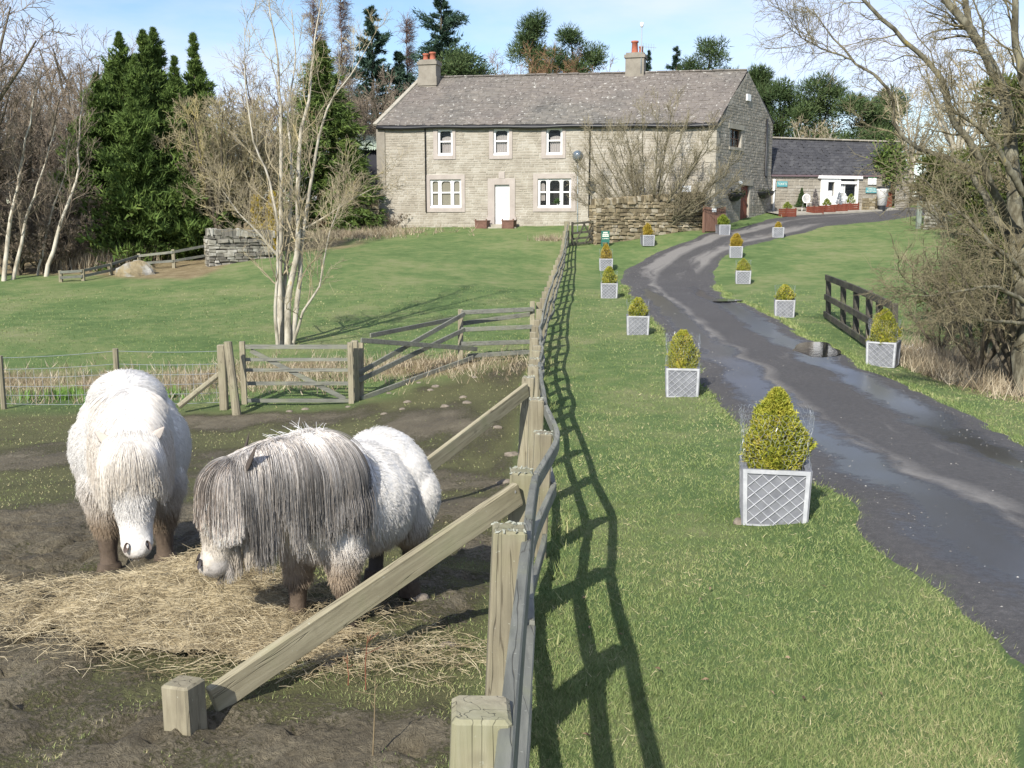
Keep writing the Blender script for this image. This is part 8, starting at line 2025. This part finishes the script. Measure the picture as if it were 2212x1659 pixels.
# ---- grass blades, dense near the camera
rng = seed(510)
M_blade = nmat("grass_blade", [(0.0, (0.10, 0.145, 0.046)), (0.35, (0.16, 0.215, 0.072)), (0.6, (0.225, 0.265, 0.10)), (0.80, (0.31, 0.31, 0.145)), (0.91, (0.42, 0.36, 0.2)), (1.0, (0.48, 0.42, 0.25))], .8, .7, 0, rnd='attr', rndamt=.42, spec=.2)
N_ = 330000; D_ = 1 / rng.uniform(1 / 34., 1 / 3.4, N_); x = D_ * rng.uniform(-.53, .53, N_); y = D_ * 1.0
fxx = fence_x(y); right = x > fxx - .05; rdx = road_dist(x, y); okr = right & (rdx > -.16 + .16 * vnoise(x, y, 4, 91) - .06 * rng.random(N_)); mud_ = gridf(mud, x, y); dead_ = gridf(dead, x, y); pd = gridf(pad, x, y)
okl = ~right & (rng.random(N_) < np.clip(1.25 - 2.5 * mud_ * (1 + .9 * (vnoise(x, y, 7, 92) - .5)), 0, 1) * np.where(pd > .5, .42, .75)) & (dead_ < .55); okl &= ~((pd > .5) & (hayden(x, y) > .5))
k = okr | okl; x, y, D_, pd = x[k], y[k], D_[k], pd[k]; N_ = len(x)
z = gridz(x, y); h_ = rng.uniform(.012, .030, N_) * (1 + .6 * vnoise(x, y, 2.2, 93)) * (1 + D_ * .018); d = np.stack([rng.normal(0, .62, N_), rng.normal(0, .62, N_), np.ones(N_)], 1); d = unit(d) * h_[:, None]
lit = rng.random(N_) < .05; d[lit] = unit(np.stack([rng.normal(0, 1, lit.sum()), rng.normal(0, 1, lit.sum()), rng.uniform(.05, .3, lit.sum())], 1)) * rng.uniform(.03, .07, (lit.sum(), 1)); rn = rng.random(N_) * .8 + .1 * (vnoise(x, y, .5, 94)); rn[lit] = rng.uniform(.9, 1.25, lit.sum()); rn = np.where(pd > .5, rn * .75 + .34, rn); h_ = np.where(pd > .5, h_ * .7, h_); d = np.where((pd > .5)[:, None], d * .7, d)
scatter_cards("grass", np.stack([x, y, z - .004], 1), d, np.maximum(.0035, D_ * .00085) * rng.uniform(.7, 1.3, N_), rn, M_blade, "short winter grass on the lawn and field", None, "stuff", rng)
# longer fringe of grass creeping over the edges of the drive
rng = seed(515); n_ = 30000; i = rng.integers(12, NS - 90, n_); sd_ = rng.random(n_) < .5; e_ = np.where(sd_[:, None], EL2[i], ER2[i]); inw = np.where(sd_[:, None], ER2[i] - EL2[i], EL2[i] - ER2[i]); inw = inw / np.linalg.norm(inw, axis=1, keepdims=True)
off = rng.normal(-.05, .07, n_) + .10 * (vnoise(e_[:, 0], e_[:, 1], 2.5, 96) - .5); p = e_ + inw * off[:, None] + rng.normal(0, .06, (n_, 2)); kk = (p[:, 1] > 4) & (p[:, 1] < 36); p, inw, n_ = p[kk], inw[kk], int(kk.sum())
h_ = rng.uniform(.02, .06, n_) * (1 + p[:, 1] * .015); d = unit(np.stack([inw[:, 0] * .5 + rng.normal(0, .5, n_), inw[:, 1] * .5 + rng.normal(0, .5, n_), np.ones(n_)], 1)) * h_[:, None]
scatter_cards("verge_grass", np.stack([p[:, 0], p[:, 1], hz(p[:, 0], p[:, 1]) - .012], 1), d, np.maximum(.004, p[:, 1] * .0009), rng.random(n_) * .85, M_blade, "ragged grass fringe creeping over the edges of the drive", None, "stuff", rng)
# ---- rough pale grass: ditch, wood edge, right bank, fence foot
M_dead = nmat("dead_grass_blade", [(0.1, (0.16, 0.12, 0.075)), (0.4, (0.29, 0.235, 0.155)), (0.7, (0.41, 0.35, 0.25)), (1.0, (0.52, 0.46, 0.35))], 2, .85, 0, rnd='attr', rndamt=.35, spec=.15)
def rough(name, label, cx, cy, rx, ry, n_, h0, h1, w, sd, mat, lean=(0, 0), wind=.5, mask=None, tuft=6):
    rng = seed(sd); t_ = n_ // tuft; tx = cx + rng.normal(0, 1, t_) * rx; ty = cy + rng.normal(0, 1, t_) * ry
    if mask is not None: kk = mask(tx, ty); tx, ty = tx[kk], ty[kk]; t_ = len(tx)
    x = np.repeat(tx, tuft) + rng.normal(0, .05, t_ * tuft); y = np.repeat(ty, tuft) + rng.normal(0, .05, t_ * tuft); h_ = rng.uniform(h0, h1, len(x)); d = unit(np.stack([rng.normal(lean[0], wind, len(x)), rng.normal(lean[1], wind, len(x)), np.ones(len(x))], 1)) * h_[:, None]
    return scatter_cards(name, np.stack([x, y, gridz(x, y) - .01], 1), d, w * rng.uniform(.6, 1.4, len(x)), rng.random(len(x)), mat, label, None, "stuff", rng)
rough("dead_grass", "pale dead grass in the ditch behind the paddock gate", -3.4, 19.6, 2.4, .75, 7000, .08, .24, .012, 520, M_dead, mask=lambda x, y: (x < fence_x(y) - .15) & (y > 17.9))
rough("dead_grass", "pale dead grass behind the wire fence", -8.0, 19.2, 2.2, .9, 3600, .08, .28, .012, 521, M_dead, mask=lambda x, y: (y > 17.6))
wpix = [at(u, v) for u, v in ((160, 588), (230, 578), (300, 568), (370, 560), (435, 552))]
for k, c in enumerate(wpix): rough("reed_grass", "tall buff reed grass beyond the wood edge fence, clump %s" % ("nearest the birches", "left of the boulder", "above the boulder", "right of the boulder", "beside the field wall")[k], c[0], c[1] + 1.6, .55, .8, 2400, .35, .95, .022, 530 + k, M_dead, lean=(.12, 0), wind=.22)
c = at(2060, 800); rough("dead_grass", "tangled dead grass on the stream bank below the willow", c[0], c[1], 1.0, 1.3, 6500, .15, .55, .014, 540, M_dead, mask=lambda x, y: road_dist(x, y) > .7)
c = at(2180, 830); rough("dead_grass", "dead grass at the right edge under the thicket", c[0], c[1], .9, 1.2, 4000, .15, .5, .014, 541, M_dead, mask=lambda x, y: road_dist(x, y) > .7)
c = at(760, 520); rough("dead_grass", "brown growth at the foot of the yard wall", c[0] - .5, c[1] + 2.2, 1.9, 1.0, 5000, .15, .5, .025, 542, M_dead)
c = at(1190, 521); rough("dead_grass", "pale tuft of dead grass left of the far gate", c[0], c[1] + .3, .45, .2, 500, .15, .4, .02, 543, M_dead)
rough("dead_grass", "fringe of longer grass along the foot of the long fence", .5, 16, .15, 9, 5200, .06, .16, .010, 544, M_blade, mask=lambda x, y: (abs(x - fence_x(y)) < .25) & (y > 3) & (y < 44))
# green shoots
M_shoot = nmat("bright_shoot", [(0.2, (0.08, 0.17, 0.03)), (0.7, (0.17, 0.29, 0.06))], 5, .5, 0, rnd='attr', rndamt=.3)
for k, (u, v, n_, r_, lab) in enumerate(((170, 818, 420, .45, "large clump of green shoots behind the wire fence"), (120, 832, 200, .3, "left clump of green shoots behind the wire fence"), (370, 800, 90, .18, "small clump of green shoots near the fence strut"))):
    c = P(u, v, 18.6); rough("green_shoots", lab, c[0], c[1], r_, .2, n_, .14, .26, .02, 550 + k, M_shoot, wind=.2)
M_daff = nmat("dark_strap_leaf", [(0.2, (0.025, 0.06, 0.03)), (0.7, (0.06, 0.12, 0.055))], 5, .5, 0, rnd='attr', rndamt=.3)
for k, (u, v) in enumerate(((2130, 820), (2190, 805))):
    c = at(u, v); rough("daffodil_leaves", "dark green strap leaves under the willow, %s clump" % ("left", "right")[k], c[0], c[1], .22, .2, 420, .16, .32, .016, 560 + k, M_daff, wind=.3)
# snowdrops
rng = seed(570); c0, c1 = at(1950, 758), at(2018, 772); n_ = 240; t = rng.random(n_); p = c0 + (c1 - c0) * t[:, None]; p[:, 0] += rng.normal(0, .09, n_); p[:, 1] += rng.normal(0, .16, n_); p[:, 2] = gridz(p[:, 0], p[:, 1])
tsn = thing("snowdrops", "drift of white snowdrops behind the right hand planter", "flowers", p.mean(0), kind="stuff"); g = G(); gl_ = G()
for q_ in p:
    h_ = rng.uniform(.09, .16); tp = q_ + np.array([rng.normal(0, .02), rng.normal(0, .02), h_]); gl_.tube([q_, tp], .002, 3, False)
    for kk in range(3):
        a = kk * 2.1 + rng.random(); g.add([tp, tp + (.013 * math.cos(a) - .006 * math.sin(a), .013 * math.sin(a) + .006 * math.cos(a), -.012), tp + (.010 * math.cos(a), .010 * math.sin(a), -.034), tp + (.013 * math.cos(a) + .006 * math.sin(a), .013 * math.sin(a) - .006 * math.cos(a), -.012)], None, [(0, 1, 2, 3)])
    for kk in range(3):
        a = rng.uniform(0, 6.3); e = q_ + np.array([math.cos(a) * .05, math.sin(a) * .05, .09]); s_ = np.array([-math.sin(a), math.cos(a), 0]) * .006; gl_.add([q_ - s_, q_ + s_, e], [(0, 1, 2)])
g.build("petals", M_white, tsn, kind="stuff"); gl_.build("leaves", M_daff, tsn, kind="stuff")
# gravel at the edges of the drive
rng = seed(580); n_ = 7000; i = rng.integers(10, NS - 60, n_); sgn = rng.random(n_) < .6; tq = np.where(sgn, rng.random(n_) ** 2.2 * .2, 1 - rng.random(n_) ** 2.2 * .2); tq = np.where(rng.random(n_) < .12, rng.random(n_), tq)
x = EL2[i, 0] * (1 - tq) + ER2[i, 0] * tq + rng.normal(0, .05, n_); y = EL2[i, 1] * (1 - tq) + ER2[i, 1] * tq + rng.normal(0, .1, n_); kk = (y > 4) & (y < 46); x, y, tq = x[kk], y[kk], tq[kk]; n_ = len(x)
z = hz(x, y) + np.interp(tq, tt, prof); s_ = rng.uniform(.003, .010, n_) * (1 + .02 * y); ico = np.array([(1, 0, 0), (-1, 0, 0), (0, 1, 0), (0, -1, 0), (0, 0, .7), (0, 0, -.5)]); tri = np.array([(0, 2, 4), (2, 1, 4), (1, 3, 4), (3, 0, 4)])
V = np.stack([x, y, z], 1)[:, None] + ico[None] * s_[:, None, None] * rng.uniform(.6, 1.3, (n_, 6, 1)); g = G(); g.add(V.reshape(-1, 3), (tri[None] + 6 * np.arange(n_)[:, None, None]).reshape(-1, 3), None, np.repeat(rng.random(n_), 4))
o = g.build("gravel", nmat("pale_gravel", [(0.2, (0.10, 0.095, 0.088)), (0.6, (0.18, 0.17, 0.155)), (1, (0.36, 0.35, 0.32))], 9, .9, 0, rnd='attr', rndamt=.4)); tag(o, "loose grit along the edges of the drive", kind="stuff")
# stones lying in the paddock
M_pstone = nmat("paddock_stone", [(0.3, (0.13, 0.11, 0.085)), (0.7, (0.24, 0.205, 0.165))], 14, .9, .5, .01)
SP = [(1105, 985, .10), (1010, 870, .09), (940, 838, .09), (1000, 858, .07), (960, 880, .08), (880, 868, .07), (840, 850, .06), (1090, 1045, .09), (1165 - 90, 925, .07), (870, 905 - 20, .06), (752, 1000 - 120, .05), (930, 995 - 150, .06), (660, 882, .08), (625, 890, .07), (830, 895, .06), (1025, 815, .06), (905, 830, .05)]
LAB = ("flat stone below the green brace", "pale stone on the muddy bank", "pale stone at the foot of the bank", "brown stone beside the pale stone on the bank", "pinkish stone in the mud before the bank", "small stone right of the low gate", "smallest stone right of the low gate", "flat stone nearest the fence", "stone under the fence rails", "stone in mid paddock", "stone before the gate's right stile", "stone under the sloping rails", "stone before the gate, right", "stone before the gate, left", "stone between gate and bank", "stone high on the bank", "stone by the lowest sloping rail")
for k, (u, v, s_) in enumerate(SP):
    c = at(u, v); c[2] = float(gridz(np.array([c[0]]), np.array([c[1]]))[0]); rock("field_stone", LAB[k], c, s_ * .85, s_ * .55, s_ * .42, 600 + k, M_pstone, "stone", "stones in the paddock", 6)
for k, (u, v, s_, lab) in enumerate(((905, 1300, .06, "round stone beside the hind hoof"), (965, 1388, .045, "small white stone near the brace"), (1600, 1128, .07, "pale stone beside the nearest planter"), (712, 1430, .04, "pale pebble in the mud below the hay"))):
    c = at(u, v); c[2] = float(gridz(np.array([c[0]]), np.array([c[1]]))[0]); rock("field_stone", lab, c, s_, s_ * .7, s_ * .5, 630 + k, M_pstone, "stone", "stones in the paddock", 6)
# dead dock stems in the foreground
M_dock = nmat("rusty_stem", [(0.3, (0.13, 0.05, 0.03)), (0.7, (0.25, 0.11, 0.06))], 12, .8, 0)
for k, (u, v, h_, lab) in enumerate(((790, 1490, .26, "thin rusty dead stem in front of the brace"), (805, 1640, .34, "thin buff dead stem at the bottom edge"), (752, 1480, .12, "short rusty stem left of the taller one"))):
    b_ = at(u, v); rng = seed(640 + k); g = G(); tp = b_ + np.array([rng.normal(0, .02), 0, h_]); g.tube([b_, (b_ + tp) / 2 + rng.normal(0, .008, 3), tp], [.0035, .003, .0015], 5)
    for j in range(5): q_ = b_ + (tp - b_) * rng.uniform(.6, 1); g.tube([q_, q_ + np.array([rng.normal(0, .03), rng.normal(0, .02), .03])], .0015, 3)
    o = g.build("dead_stem", M_dock if k != 1 else M_hay); tag(o, lab, "weed")
# fallen leaves on the lawn
rng = seed(650); n_ = 26; D_ = 1 / rng.uniform(1 / 12., 1 / 3.8, n_); x = D_ * rng.uniform(.05, .4, n_); y = D_; kk = (road_dist(x, y) > .2); x, y = x[kk], y[kk]; g = G()
for a_, b_ in zip(x, y):
    z_ = float(gridz(np.array([a_]), np.array([b_]))[0]) + .03; t = rng.uniform(0, 6.3); L = rng.uniform(.010, .03); d = np.array([math.cos(t), math.sin(t), rng.normal(0, .2)]) * L; s_ = np.array([-math.sin(t), math.cos(t), rng.normal(0, .3)]) * L * .35; c = np.array([a_, b_, z_])
    g.add([c - d, c + s_ + (0, 0, .006), c + d, c - s_ + (0, 0, .006)], None, [(0, 1, 2, 3)], rng.random())
o = g.build("fallen_leaves", nmat("brown_leaf", [(0.2, (0.12, 0.075, 0.045)), (0.8, (0.3, 0.22, 0.14))], 20, .8, 0, rnd='attr')); tag(o, "dry fallen leaves on the lawn", kind="stuff")
